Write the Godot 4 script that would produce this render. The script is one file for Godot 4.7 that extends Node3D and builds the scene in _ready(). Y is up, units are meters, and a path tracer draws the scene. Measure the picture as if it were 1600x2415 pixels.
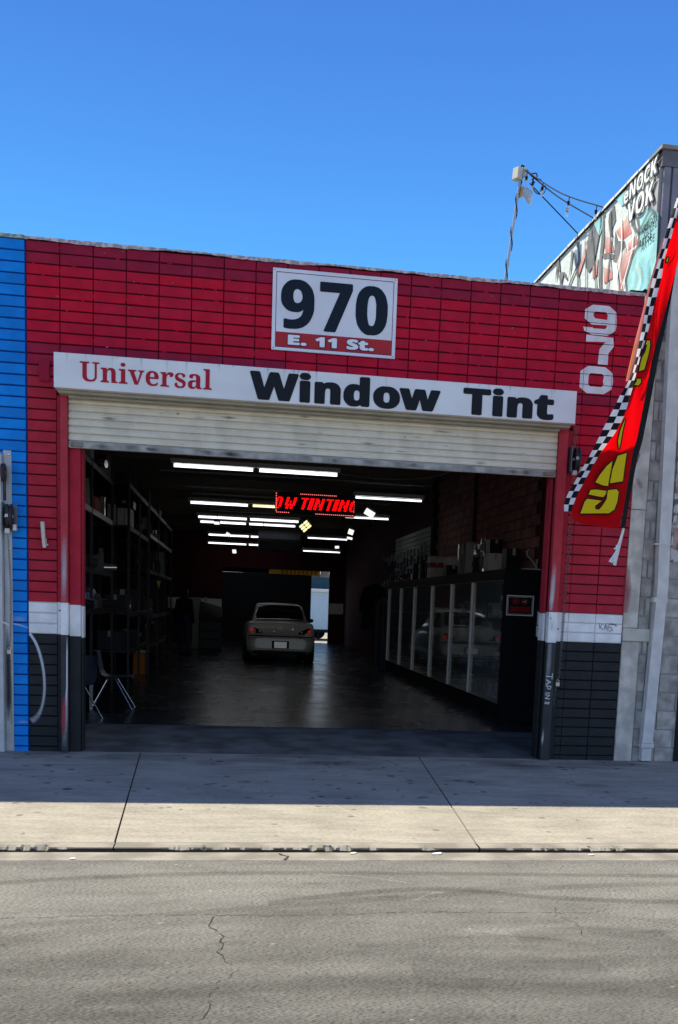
extends Node3D

# ---------------------------------------------------------------- everything
func _ready() -> void:
	var cam := Camera3D.new()
	cam.name = "camera"
	cam.projection = Camera3D.PROJECTION_FRUSTUM
	cam.near = 0.1
	cam.far = 900.0
	cam.size = 0.103062
	cam.frustum_offset = Vector2(-0.004835, 0.022696)
	add_child(cam)
	cam.transform = Transform3D(CAM_BASIS, Vector3(1.99385, 1.56129, 10.20157))
	cam.current = true
	var to_sun := Vector3(-1.2, 1.917, -1.0).normalized()
	var env := Environment.new()
	env.background_mode = Environment.BG_SKY
	var sky := Sky.new()
	var sm := PanoramaSkyMaterial.new()
	sm.panorama = ImageTexture.create_from_image(sky_image(to_sun))
	sky.sky_material = sm
	env.sky = sky
	env.tonemap_mode = Environment.TONE_MAPPER_LINEAR
	env.tonemap_exposure = 1.5
	env.sdfgi_enabled = true
	env.ssao_enabled = true
	env.ssil_enabled = true
	var we := WorldEnvironment.new()
	we.name = "world"
	we.environment = env
	add_child(we)
	var sun := DirectionalLight3D.new()
	sun.name = "sun"
	sun.light_energy = 1.6
	sun.light_color = Color(1.0, 0.955, 0.85)
	sun.light_angular_distance = 0.5
	sun.shadow_enabled = true
	add_child(sun)
	sun.transform = Transform3D(Basis.looking_at(-to_sun), Vector3(0, 20, 0))
	build_ground()
	build_shop()
	build_neighbours()
	build_front()
	build_chains()
	build_flag()
	build_roof_pole()
	build_lights()
	build_cabinet()
	build_left_side()
	build_car()
	build_person()
	build_rear()

const CAM_BASIS := Basis(Vector3(0.987947, 0.039297, 0.149723), Vector3(-0.018993, 0.990704, -0.134699), Vector3(-0.153625, 0.130232, 0.979510))

# flag edge curves, metres, from the hem upwards
const FLAG_OUTER := [Vector3(5.083, 2.532, 0.865), Vector3(5.077, 2.595, 0.866), Vector3(5.092, 2.659, 0.869), Vector3(5.119, 2.723, 0.874), Vector3(5.154, 2.788, 0.880), Vector3(5.185, 2.852, 0.887), Vector3(5.214, 2.915, 0.895), Vector3(5.246, 2.979, 0.903), Vector3(5.277, 3.042, 0.911), Vector3(5.306, 3.106, 0.918), Vector3(5.334, 3.169, 0.924), Vector3(5.360, 3.232, 0.929), Vector3(5.386, 3.295, 0.933), Vector3(5.415, 3.359, 0.935), Vector3(5.447, 3.423, 0.935), Vector3(5.479, 3.489, 0.933), Vector3(5.510, 3.556, 0.929), Vector3(5.542, 3.625, 0.924), Vector3(5.585, 3.696, 0.917), Vector3(5.626, 3.769, 0.909), Vector3(5.659, 3.842, 0.900), Vector3(5.677, 3.916, 0.891), Vector3(5.689, 3.991, 0.882), Vector3(5.703, 4.067, 0.875), Vector3(5.717, 4.144, 0.869), Vector3(5.730, 4.222, 0.866), Vector3(5.741, 4.301, 0.865), Vector3(5.751, 4.379, 0.868), Vector3(5.760, 4.459, 0.873), Vector3(5.768, 4.539, 0.881), Vector3(5.780, 4.619, 0.891), Vector3(5.792, 4.701, 0.902), Vector3(5.811, 4.785, 0.913), Vector3(5.829, 4.870, 0.923), Vector3(5.847, 4.957, 0.930), Vector3(5.864, 5.047, 0.934), Vector3(5.885, 5.138, 0.935), Vector3(5.910, 5.231, 0.931), Vector3(5.938, 5.325, 0.923), Vector3(5.967, 5.421, 0.913), Vector3(5.996, 5.517, 0.902), Vector3(6.026, 5.613, 0.890), Vector3(6.056, 5.709, 0.879), Vector3(6.085, 5.804, 0.871), Vector3(6.113, 5.897, 0.866), Vector3(6.143, 5.989, 0.865), Vector3(6.171, 6.078, 0.868), Vector3(6.198, 6.166, 0.875)]
const FLAG_CHECK := [Vector3(5.143, 2.532, 0.903), Vector3(5.159, 2.597, 0.900), Vector3(5.181, 2.661, 0.899), Vector3(5.208, 2.726, 0.900), Vector3(5.239, 2.790, 0.903), Vector3(5.269, 2.854, 0.907), Vector3(5.299, 2.918, 0.913), Vector3(5.329, 2.982, 0.920), Vector3(5.361, 3.045, 0.927), Vector3(5.399, 3.109, 0.935), Vector3(5.441, 3.173, 0.943), Vector3(5.485, 3.237, 0.951), Vector3(5.521, 3.300, 0.957), Vector3(5.551, 3.363, 0.963), Vector3(5.577, 3.426, 0.966), Vector3(5.594, 3.490, 0.969), Vector3(5.610, 3.555, 0.969), Vector3(5.626, 3.622, 0.967), Vector3(5.644, 3.691, 0.964), Vector3(5.661, 3.761, 0.958), Vector3(5.675, 3.832, 0.951), Vector3(5.693, 3.906, 0.942), Vector3(5.712, 3.981, 0.933), Vector3(5.735, 4.058, 0.923), Vector3(5.761, 4.137, 0.915), Vector3(5.779, 4.216, 0.907), Vector3(5.796, 4.295, 0.902), Vector3(5.809, 4.376, 0.899), Vector3(5.823, 4.456, 0.900), Vector3(5.841, 4.538, 0.903), Vector3(5.857, 4.620, 0.910), Vector3(5.870, 4.703, 0.919), Vector3(5.873, 4.785, 0.930), Vector3(5.875, 4.868, 0.941), Vector3(5.894, 4.954, 0.952), Vector3(5.914, 5.042, 0.961), Vector3(5.931, 5.131, 0.967), Vector3(5.950, 5.221, 0.969), Vector3(5.967, 5.312, 0.967), Vector3(5.987, 5.405, 0.961), Vector3(6.016, 5.499, 0.952), Vector3(6.045, 5.595, 0.941), Vector3(6.075, 5.691, 0.929), Vector3(6.105, 5.786, 0.918), Vector3(6.135, 5.881, 0.908), Vector3(6.167, 5.975, 0.902), Vector3(6.196, 6.067, 0.899), Vector3(6.224, 6.157, 0.901)]
const FLAG_SLEEVE := [Vector3(5.649, 2.557, 0.928), Vector3(5.658, 2.622, 0.920), Vector3(5.668, 2.686, 0.912), Vector3(5.677, 2.751, 0.904), Vector3(5.685, 2.816, 0.898), Vector3(5.694, 2.880, 0.893), Vector3(5.702, 2.945, 0.889), Vector3(5.710, 3.009, 0.887), Vector3(5.717, 3.072, 0.886), Vector3(5.724, 3.136, 0.888), Vector3(5.741, 3.199, 0.891), Vector3(5.753, 3.262, 0.896), Vector3(5.758, 3.324, 0.902), Vector3(5.764, 3.386, 0.909), Vector3(5.769, 3.447, 0.917), Vector3(5.773, 3.510, 0.925), Vector3(5.779, 3.573, 0.933), Vector3(5.785, 3.638, 0.941), Vector3(5.791, 3.704, 0.947), Vector3(5.797, 3.772, 0.952), Vector3(5.803, 3.841, 0.956), Vector3(5.811, 3.911, 0.956), Vector3(5.823, 3.984, 0.955), Vector3(5.839, 4.060, 0.951), Vector3(5.857, 4.137, 0.944), Vector3(5.879, 4.216, 0.936), Vector3(5.901, 4.297, 0.926), Vector3(5.924, 4.380, 0.916), Vector3(5.946, 4.465, 0.906), Vector3(5.967, 4.550, 0.897), Vector3(5.987, 4.637, 0.891), Vector3(6.005, 4.724, 0.887), Vector3(6.019, 4.811, 0.887), Vector3(6.032, 4.898, 0.890), Vector3(6.042, 4.986, 0.897), Vector3(6.050, 5.073, 0.907), Vector3(6.060, 5.160, 0.919), Vector3(6.072, 5.246, 0.931), Vector3(6.085, 5.333, 0.941), Vector3(6.100, 5.420, 0.950), Vector3(6.122, 5.508, 0.955), Vector3(6.145, 5.599, 0.956), Vector3(6.170, 5.690, 0.953), Vector3(6.197, 5.784, 0.947), Vector3(6.225, 5.879, 0.937), Vector3(6.256, 5.974, 0.926), Vector3(6.287, 6.071, 0.914), Vector3(6.315, 6.166, 0.903)]
const FLAG_POLE := [Vector3(5.698, 2.560, 0.920), Vector3(5.707, 2.625, 0.912), Vector3(5.717, 2.690, 0.904), Vector3(5.728, 2.755, 0.896), Vector3(5.738, 2.820, 0.889), Vector3(5.749, 2.885, 0.883), Vector3(5.760, 2.950, 0.878), Vector3(5.771, 3.014, 0.874), Vector3(5.781, 3.078, 0.872), Vector3(5.795, 3.142, 0.872), Vector3(5.810, 3.206, 0.874), Vector3(5.820, 3.269, 0.877), Vector3(5.826, 3.332, 0.882), Vector3(5.832, 3.394, 0.889), Vector3(5.838, 3.456, 0.896), Vector3(5.843, 3.519, 0.904), Vector3(5.849, 3.582, 0.912), Vector3(5.854, 3.647, 0.921), Vector3(5.859, 3.713, 0.928), Vector3(5.865, 3.780, 0.934), Vector3(5.872, 3.849, 0.939), Vector3(5.880, 3.920, 0.942), Vector3(5.889, 3.992, 0.942), Vector3(5.902, 4.067, 0.940), Vector3(5.917, 4.144, 0.935), Vector3(5.934, 4.222, 0.928), Vector3(5.950, 4.303, 0.919), Vector3(5.964, 4.386, 0.909), Vector3(5.980, 4.470, 0.898), Vector3(5.995, 4.555, 0.888), Vector3(6.007, 4.642, 0.880), Vector3(6.018, 4.729, 0.875), Vector3(6.028, 4.816, 0.872), Vector3(6.040, 4.904, 0.873), Vector3(6.050, 4.993, 0.878), Vector3(6.062, 5.081, 0.887), Vector3(6.074, 5.168, 0.898), Vector3(6.091, 5.255, 0.909), Vector3(6.112, 5.343, 0.921), Vector3(6.133, 5.430, 0.931), Vector3(6.154, 5.518, 0.938), Vector3(6.177, 5.607, 0.942), Vector3(6.201, 5.698, 0.941), Vector3(6.226, 5.791, 0.937), Vector3(6.254, 5.885, 0.929), Vector3(6.284, 5.981, 0.918), Vector3(6.315, 6.077, 0.907), Vector3(6.350, 6.173, 0.895)]
const FLAG_SLEEVE_LOW := Vector3(5.625, 2.399, 0.945)
const FLAG_POLE_LOW := Vector3(5.678, 2.398, 0.936)
const FLAG_HEM := [Vector3(5.139, 2.484, 0.905), Vector3(5.172, 2.449, 0.915), Vector3(5.264, 2.415, 0.936), Vector3(5.433, 2.396, 0.954), Vector3(5.616, 2.399, 0.945)]
const FLAG_BACK := [Vector3(5.895, 5.092, 0.840), Vector3(5.831, 4.861, 0.840), Vector3(5.778, 4.621, 0.840), Vector3(5.730, 4.370, 0.840), Vector3(5.684, 4.147, 0.840), Vector3(5.651, 3.967, 0.840), Vector3(5.619, 3.775, 0.840)]
const FLAG_BACK_IN := [Vector3(5.923, 5.088, 0.860), Vector3(5.871, 4.858, 0.860), Vector3(5.815, 4.618, 0.860), Vector3(5.777, 4.368, 0.860), Vector3(5.745, 4.146, 0.860), Vector3(5.719, 3.967, 0.860), Vector3(5.666, 3.774, 0.860)]
const FLAG_YELLOW_EDGE := [Vector3(5.682, 4.121, 0.835), Vector3(5.665, 4.027, 0.835), Vector3(5.648, 3.921, 0.835), Vector3(5.626, 3.815, 0.835)]
const FLAG_LETTERS := [
	[Vector3(5.500, 3.013, 0.930), Vector3(5.492, 2.927, 0.923), Vector3(5.482, 2.846, 0.921), Vector3(5.476, 2.782, 0.921), Vector3(5.418, 2.788, 0.921), Vector3(5.350, 2.812, 0.916), Vector3(5.391, 2.886, 0.921), Vector3(5.451, 2.969, 0.928)],
	[Vector3(5.640, 3.099, 0.917), Vector3(5.635, 3.010, 0.909), Vector3(5.623, 2.837, 0.909), Vector3(5.494, 2.810, 0.920), Vector3(5.508, 2.937, 0.923), Vector3(5.539, 3.029, 0.928), Vector3(5.549, 3.065, 0.930)],
	[Vector3(5.308, 2.737, 0.913), Vector3(5.363, 2.744, 0.918), Vector3(5.464, 2.736, 0.923), Vector3(5.456, 2.703, 0.925), Vector3(5.433, 2.677, 0.927), Vector3(5.366, 2.683, 0.922), Vector3(5.292, 2.696, 0.912)],
	[Vector3(5.478, 2.744, 0.923), Vector3(5.562, 2.758, 0.919), Vector3(5.586, 2.734, 0.919), Vector3(5.576, 2.642, 0.928), Vector3(5.549, 2.566, 0.938), Vector3(5.495, 2.528, 0.944), Vector3(5.224, 2.515, 0.909), Vector3(5.258, 2.626, 0.911), Vector3(5.280, 2.654, 0.913), Vector3(5.420, 2.642, 0.929), Vector3(5.356, 2.589, 0.929), Vector3(5.362, 2.559, 0.932), Vector3(5.399, 2.558, 0.936), Vector3(5.437, 2.606, 0.934), Vector3(5.470, 2.663, 0.929), Vector3(5.472, 2.709, 0.925)],
	[Vector3(5.782, 4.126, 0.946), Vector3(5.784, 4.079, 0.958), Vector3(5.762, 3.968, 0.972), Vector3(5.735, 3.857, 0.980), Vector3(5.692, 3.840, 0.952), Vector3(5.707, 3.922, 0.939), Vector3(5.736, 4.054, 0.929), Vector3(5.758, 4.129, 0.927)],
	[Vector3(5.665, 3.768, 0.959), Vector3(5.703, 3.769, 0.983), Vector3(5.706, 3.735, 0.989), Vector3(5.684, 3.707, 0.988), Vector3(5.650, 3.709, 0.972)],
	[Vector3(5.581, 3.403, 0.978), Vector3(5.567, 3.298, 0.965), Vector3(5.561, 3.202, 0.951), Vector3(5.552, 3.122, 0.938), Vector3(5.533, 3.200, 0.953), Vector3(5.545, 3.296, 0.966)],
	[Vector3(5.893, 4.873, 0.950), Vector3(5.903, 4.874, 0.949), Vector3(5.901, 4.843, 0.944), Vector3(5.891, 4.827, 0.943), Vector3(5.886, 4.841, 0.946)]]
# painted shapes on the side wall: paint, outline (depth, height)
const MURAL := [
	[Color(0.36, 0.72, 0.74), [Vector2(-0.499, 5.767), Vector2(-0.277, 5.786), Vector2(-0.084, 5.716), Vector2(0.011, 5.626), Vector2(0.037, 5.335), Vector2(0.039, 5.127), Vector2(-0.129, 4.968), Vector2(-0.156, 4.862), Vector2(-0.658, 5.027), Vector2(-0.734, 5.221), Vector2(-0.620, 5.364), Vector2(-0.444, 5.467), Vector2(-0.437, 5.637)]],
	[Color(0.21, 0.22, 0.23), [Vector2(-0.889, 6.069), Vector2(-0.717, 5.896), Vector2(-0.587, 5.827), Vector2(-0.499, 5.767), Vector2(-0.433, 5.636), Vector2(-0.444, 5.467), Vector2(-0.620, 5.364), Vector2(-0.734, 5.221), Vector2(-0.658, 5.027), Vector2(-0.733, 5.049), Vector2(-0.799, 5.241), Vector2(-0.695, 5.395), Vector2(-0.507, 5.495), Vector2(-0.497, 5.651), Vector2(-0.578, 5.780), Vector2(-0.755, 5.888), Vector2(-0.940, 6.066)]],
	[Color(0.62, 0.20, 0.17), [Vector2(-0.863, 5.926), Vector2(-0.677, 5.676), Vector2(-0.976, 5.696), Vector2(-1.111, 5.803), Vector2(-1.217, 5.908)]],
	[Color(0.78, 0.80, 0.79), [Vector2(-1.217, 5.908), Vector2(-0.863, 5.926), Vector2(-0.917, 5.886), Vector2(-1.143, 5.859)]],
	[Color(0.62, 0.20, 0.17), [Vector2(-0.809, 5.633), Vector2(-0.549, 5.618), Vector2(-0.499, 5.507), Vector2(-0.769, 5.523)]],
	[Color(0.78, 0.80, 0.79), [Vector2(-0.809, 5.633), Vector2(-0.549, 5.618), Vector2(-0.565, 5.602), Vector2(-0.763, 5.602), Vector2(-0.750, 5.531), Vector2(-0.769, 5.523)]],
	[Color(0.21, 0.22, 0.23), [Vector2(-1.189, 5.875), Vector2(-1.077, 5.730), Vector2(-0.876, 5.662), Vector2(-0.814, 5.545), Vector2(-0.982, 5.562), Vector2(-1.030, 5.479), Vector2(-1.193, 5.546), Vector2(-1.171, 5.662), Vector2(-1.190, 5.760)]],
	[Color(0.62, 0.20, 0.17), [Vector2(-1.076, 5.493), Vector2(-0.984, 5.570), Vector2(-0.819, 5.576), Vector2(-0.786, 5.506), Vector2(-0.562, 5.477), Vector2(-0.741, 5.372), Vector2(-0.842, 5.254), Vector2(-0.857, 5.107), Vector2(-0.938, 5.207), Vector2(-0.968, 5.368)]],
	[Color(0.78, 0.80, 0.79), [Vector2(-0.997, 5.529), Vector2(-0.901, 5.573), Vector2(-0.854, 5.543), Vector2(-0.944, 5.466), Vector2(-0.945, 5.361), Vector2(-0.879, 5.227), Vector2(-0.909, 5.221), Vector2(-0.989, 5.389)]],
	[Color(0.62, 0.20, 0.17), [Vector2(-1.498, 5.927), Vector2(-1.341, 5.865), Vector2(-1.168, 5.646), Vector2(-1.447, 5.713), Vector2(-1.497, 5.800)]],
	[Color(0.78, 0.80, 0.79), [Vector2(-1.548, 6.133), Vector2(-1.443, 6.119), Vector2(-1.339, 5.857), Vector2(-1.495, 5.910)]],
	[Color(0.21, 0.22, 0.23), [Vector2(-1.424, 6.135), Vector2(-1.268, 6.187), Vector2(-1.189, 5.990), Vector2(-1.306, 5.915), Vector2(-1.222, 5.817), Vector2(-1.342, 5.873), Vector2(-1.433, 6.061)]],
	[Color(0.62, 0.20, 0.17), [Vector2(-1.517, 5.601), Vector2(-1.198, 5.454), Vector2(-1.170, 5.361), Vector2(-1.430, 5.376)]],
	[Color(0.78, 0.80, 0.79), [Vector2(-1.530, 5.668), Vector2(-1.270, 5.601), Vector2(-1.210, 5.458), Vector2(-1.516, 5.592)]],
	[Color(0.21, 0.22, 0.23), [Vector2(-1.570, 5.761), Vector2(-1.162, 5.613), Vector2(-1.176, 5.571), Vector2(-1.509, 5.677)]],
	[Color(0.36, 0.72, 0.74), [Vector2(-1.914, 6.206), Vector2(-1.631, 6.210), Vector2(-1.583, 6.074), Vector2(-1.695, 5.994)]],
	[Color(0.21, 0.22, 0.23), [Vector2(-1.609, 6.218), Vector2(-1.559, 6.192), Vector2(-1.507, 5.851), Vector2(-1.561, 5.710), Vector2(-1.494, 5.291), Vector2(-1.630, 5.331), Vector2(-1.652, 5.699), Vector2(-1.616, 6.006)]],
	[Color(0.62, 0.20, 0.17), [Vector2(-1.868, 5.703), Vector2(-1.698, 5.754), Vector2(-1.695, 5.552), Vector2(-1.839, 5.547)]],
	[Color(0.78, 0.80, 0.79), [Vector2(-1.187, 5.513), Vector2(-1.052, 5.478), Vector2(-0.904, 5.136), Vector2(-1.110, 5.211)]],
	[Color(0.36, 0.72, 0.74), [Vector2(-1.211, 6.227), Vector2(-0.914, 6.205), Vector2(-0.896, 6.050), Vector2(-1.037, 6.087)]],
	[Color(0.21, 0.22, 0.23), [Vector2(-2.029, 6.229), Vector2(-1.934, 6.211), Vector2(-1.693, 6.006), Vector2(-1.772, 5.835), Vector2(-1.838, 5.703), Vector2(-1.995, 5.674), Vector2(-2.135, 5.788), Vector2(-2.129, 6.006)]],
	[Color(0.62, 0.20, 0.17), [Vector2(-2.143, 6.081), Vector2(-2.098, 6.097), Vector2(-2.100, 5.981), Vector2(-2.199, 5.872), Vector2(-2.369, 5.733), Vector2(-2.425, 5.766)]],
	[Color(0.36, 0.72, 0.74), [Vector2(-1.909, 6.202), Vector2(-1.639, 6.190), Vector2(-1.665, 6.094), Vector2(-1.716, 6.014)]],
	[Color(0.21, 0.22, 0.23), [Vector2(-2.522, 6.208), Vector2(-2.482, 6.195), Vector2(-2.355, 5.921), Vector2(-2.514, 5.834), Vector2(-2.699, 5.726), Vector2(-2.757, 5.751), Vector2(-2.568, 5.851), Vector2(-2.408, 5.938)]],
	[Color(0.21, 0.22, 0.23), [Vector2(-2.703, 6.155), Vector2(-2.636, 6.141), Vector2(-2.686, 5.928), Vector2(-2.767, 5.804), Vector2(-2.734, 5.976)]],
	[Color(0.21, 0.22, 0.23), [Vector2(-3.149, 6.029), Vector2(-2.933, 5.971), Vector2(-2.802, 5.848), Vector2(-2.855, 5.847), Vector2(-2.983, 5.953), Vector2(-3.072, 5.845), Vector2(-3.116, 5.858)]],
	[Color(0.21, 0.22, 0.23), [Vector2(-3.314, 6.226), Vector2(-3.216, 6.229), Vector2(-3.136, 6.034), Vector2(-3.192, 6.034), Vector2(-3.225, 6.129), Vector2(-3.312, 5.925), Vector2(-3.320, 6.039)]]]

# ---------------------------------------------------------------- helpers
var mats := {}
var texs := {}
var taken := {}
var rng := RandomNumberGenerator.new()
const H := 0.1016          # one course of the block facade
const W := 0.3048          # one block of the facade

func lc(r: float, g: float, b: float) -> Color:   # a real-world base colour
	return Color(r, g, b).linear_to_srgb()

func numbered(called: String) -> String:
	var k: int = taken.get(called, 0)
	taken[called] = k + 1
	return called if k == 0 else "%s_%03d" % [called, k]

func tag(o: Node3D, label: String, category: String, group := "") -> Node3D:
	o.set_meta("label", label)
	o.set_meta("category", category)
	if group != "":
		o.set_meta("group", group)
	return o

func thing(called: String, label: String, category: String, at := Vector3.ZERO, turn := 0.0, group := "") -> Node3D:
	var o := Node3D.new()
	o.name = numbered(called)
	add_child(o)
	o.position = at
	o.rotation.y = turn
	tag(o, label, category, group)
	return o

func put_mesh(called: String, mesh: Mesh, m: Material, parent: Node3D = null) -> MeshInstance3D:
	var o := MeshInstance3D.new()
	o.mesh = mesh
	o.material_override = m
	if parent == null:
		o.name = numbered(called)
		add_child(o)
	else:
		o.name = called
		parent.add_child(o, true)
	return o

func obj(called: String, st: SurfaceTool, m: Material, parent: Node3D = null) -> MeshInstance3D:
	st.generate_normals()
	return put_mesh(called, st.commit(), m, parent)

func struct(called: String, st: SurfaceTool, m: Material) -> MeshInstance3D:
	var o := obj(called, st, m)
	o.set_meta("kind", "structure")
	return o

func dup(o: Node3D, at: Vector3, turn := 0.0, label := "", group := "") -> Node3D:
	var base := String(o.name)
	base = base.get_slice("_0", 0) if base.contains("_0") else base
	var c: Node3D = o.duplicate()
	c.name = numbered(base)
	add_child(c)
	c.position = at
	c.rotation.y = turn
	if label != "":
		c.set_meta("label", label)
	if group != "":
		c.set_meta("group", group)
	return c

func new_st() -> SurfaceTool:
	var st := SurfaceTool.new()
	st.begin(Mesh.PRIMITIVE_TRIANGLES)
	st.set_smooth_group(-1)
	return st

func tri(st: SurfaceTool, a: Vector3, b: Vector3, c: Vector3, away: Vector3) -> void:
	var n := (c - a).cross(b - a)
	if n.dot((a + b + c) / 3.0 - away) < 0.0:
		var t := b
		b = c
		c = t
	st.add_vertex(a)
	st.add_vertex(b)
	st.add_vertex(c)

func quad(st: SurfaceTool, a: Vector3, b: Vector3, c: Vector3, d: Vector3, away: Vector3) -> void:
	tri(st, a, b, c, away)
	tri(st, a, c, d, away)

func kk(a: int, x: int, y: int, z: int) -> int:
	return a * 27 + (x + 1) * 9 + (y + 1) * 3 + z + 1

# a box with chamfered edges
func bx(st: SurfaceTool, at: Vector3, size: Vector3, bevel := 0.0, turn := Basis()) -> void:
	var h := size * 0.5
	if bevel <= 0.0:
		for a in 3:
			var u := (a + 1) % 3
			var v := (a + 2) % 3
			for s in [-1.0, 1.0]:
				var q := []
				for k in [[-1, -1], [1, -1], [1, 1], [-1, 1]]:
					var p := Vector3.ZERO
					p[a] = s * h[a]
					p[u] = k[0] * h[u]
					p[v] = k[1] * h[v]
					q.append(at + turn * p)
				quad(st, q[0], q[1], q[2], q[3], at)
		return
	var P := {}
	for a in 3:
		for sx in [-1, 1]:
			for sy in [-1, 1]:
				for sz in [-1, 1]:
					var s := Vector3(sx, sy, sz)
					var p := Vector3.ZERO
					for k in 3:
						p[k] = s[k] * (h[k] - (0.0 if k == a else bevel))
					P[kk(a, sx, sy, sz)] = at + turn * p
	for a in 3:
		var u := (a + 1) % 3
		var v := (a + 2) % 3
		for s in [-1, 1]:
			var q := []
			for k in [[-1, -1], [1, -1], [1, 1], [-1, 1]]:
				var g := [0, 0, 0]
				g[a] = s
				g[u] = k[0]
				g[v] = k[1]
				q.append(P[kk(a, g[0], g[1], g[2])])
			quad(st, q[0], q[1], q[2], q[3], at)
		for su in [-1, 1]:
			for sv in [-1, 1]:
				var g0 := [0, 0, 0]
				var g1 := [0, 0, 0]
				g0[u] = su
				g0[v] = sv
				g1[u] = su
				g1[v] = sv
				g0[a] = -1
				g1[a] = 1
				quad(st, P[kk(u, g0[0], g0[1], g0[2])], P[kk(u, g1[0], g1[1], g1[2])], P[kk(v, g1[0], g1[1], g1[2])], P[kk(v, g0[0], g0[1], g0[2])], at)
	for sx in [-1, 1]:
		for sy in [-1, 1]:
			for sz in [-1, 1]:
				tri(st, P[kk(0, sx, sy, sz)], P[kk(1, sx, sy, sz)], P[kk(2, sx, sy, sz)], at)

func box_obj(called: String, at: Vector3, size: Vector3, m: Material, parent: Node3D = null, bevel := 0.0, turn := Basis()) -> MeshInstance3D:
	var st := new_st()
	bx(st, at, size, bevel, turn)
	return obj(called, st, m, parent)

# corner to corner
func bx2(st: SurfaceTool, a: Vector3, b: Vector3, bevel := 0.0) -> void:
	bx(st, (a + b) * 0.5, (b - a).abs(), bevel)

func box2(called: String, a: Vector3, b: Vector3, m: Material, parent: Node3D = null, bevel := 0.0) -> MeshInstance3D:
	return box_obj(called, (a + b) * 0.5, (b - a).abs(), m, parent, bevel)

func frame_of(d: Vector3) -> Array:
	var up := Vector3.UP if absf(d.y) < 0.95 else Vector3.RIGHT
	var x := d.cross(up).normalized()
	return [x, x.cross(d).normalized()]

# a round rod along points, radius r0 at the start and r1 at the end
func tube(st: SurfaceTool, pts: Array, r0: float, r1 := -1.0, sides := 8, caps := true) -> void:
	if r1 < 0.0:
		r1 = r0
	st.set_smooth_group(1)
	var rings := []
	for i in pts.size():
		var d: Vector3 = (pts[mini(i + 1, pts.size() - 1)] - pts[maxi(i - 1, 0)])
		d = d.normalized()
		var f := frame_of(d)
		var r := lerpf(r0, r1, float(i) / maxf(1.0, pts.size() - 1.0))
		var ring := []
		for k in sides:
			var an := TAU * k / sides
			ring.append(pts[i] + (f[0] * cos(an) + f[1] * sin(an)) * r)
		rings.append(ring)
	for i in pts.size() - 1:
		var mid: Vector3 = (pts[i] + pts[i + 1]) * 0.5
		for k in sides:
			var l := (k + 1) % sides
			quad(st, rings[i][k], rings[i][l], rings[i + 1][l], rings[i + 1][k], mid)
	st.set_smooth_group(-1)
	if caps:
		for e in [0, pts.size() - 1]:
			var c: Vector3 = pts[e]
			var inward: Vector3 = (pts[1] if e == 0 else pts[e - 1])
			for k in sides:
				tri(st, c, rings[e][k], rings[e][(k + 1) % sides], inward)

# rings of points joined along a row of stations; the sides are smooth
func loft(st: SurfaceTool, rings: Array, closed := true, smooth := true, cap := true) -> void:
	st.set_smooth_group(2 if smooth else -1)
	for i in rings.size() - 1:
		var c := Vector3.ZERO
		for p in rings[i]:
			c += p
		for p in rings[i + 1]:
			c += p
		c /= float(rings[i].size() + rings[i + 1].size())
		var n: int = rings[i].size()
		for k in (n if closed else n - 1):
			var l := (k + 1) % n
			quad(st, rings[i][k], rings[i][l], rings[i + 1][l], rings[i + 1][k], c)
	st.set_smooth_group(-1)
	if cap and closed:
		for e in [0, rings.size() - 1]:
			var c := Vector3.ZERO
			for p in rings[e]:
				c += p
			c /= float(rings[e].size())
			var o := Vector3.ZERO
			var other: Array = rings[1] if e == 0 else rings[rings.size() - 2]
			for p in other:
				o += p
			o /= float(other.size())
			for k in rings[e].size():
				tri(st, c, rings[e][k], rings[e][(k + 1) % rings[e].size()], o)

# a flat outline with thickness: flat(p) places a Vector2 with a height in space
func slab(st: SurfaceTool, outline: PackedVector2Array, t: Transform3D, depth: float) -> void:
	var idx := Geometry2D.triangulate_polygon(outline)
	var lift := Vector3(0, 0, depth)
	var c := Vector2.ZERO
	for p in outline:
		c += p
	c /= float(outline.size())
	for i in range(0, idx.size(), 3):
		var a := outline[idx[i]]
		var b := outline[idx[i + 1]]
		var d := outline[idx[i + 2]]
		var back := t * Vector3(c.x, c.y, -1.0)
		tri(st, t * (Vector3(a.x, a.y, 0) + lift), t * (Vector3(b.x, b.y, 0) + lift), t * (Vector3(d.x, d.y, 0) + lift), back)
	if depth > 0.0:
		var cw := Geometry2D.is_polygon_clockwise(outline)
		for i in outline.size():
			var a := outline[i]
			var b := outline[(i + 1) % outline.size()]
			var n := Vector2(-(b - a).y, (b - a).x) * (1.0 if not cw else -1.0)
			var m := (a + b) * 0.5 + n.normalized() * 0.001
			quad(st, t * Vector3(a.x, a.y, 0), t * Vector3(b.x, b.y, 0), t * (Vector3(b.x, b.y, 0) + lift), t * (Vector3(a.x, a.y, 0) + lift), t * Vector3(m.x, m.y, depth * 0.5))

# ---------------------------------------------------------------- lettering
func font_of(serif: bool) -> SystemFont:
	var f := SystemFont.new()
	f.font_names = PackedStringArray(["Droid Serif" if serif else "Droid Sans"])
	f.font_weight = 700
	return f

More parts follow.
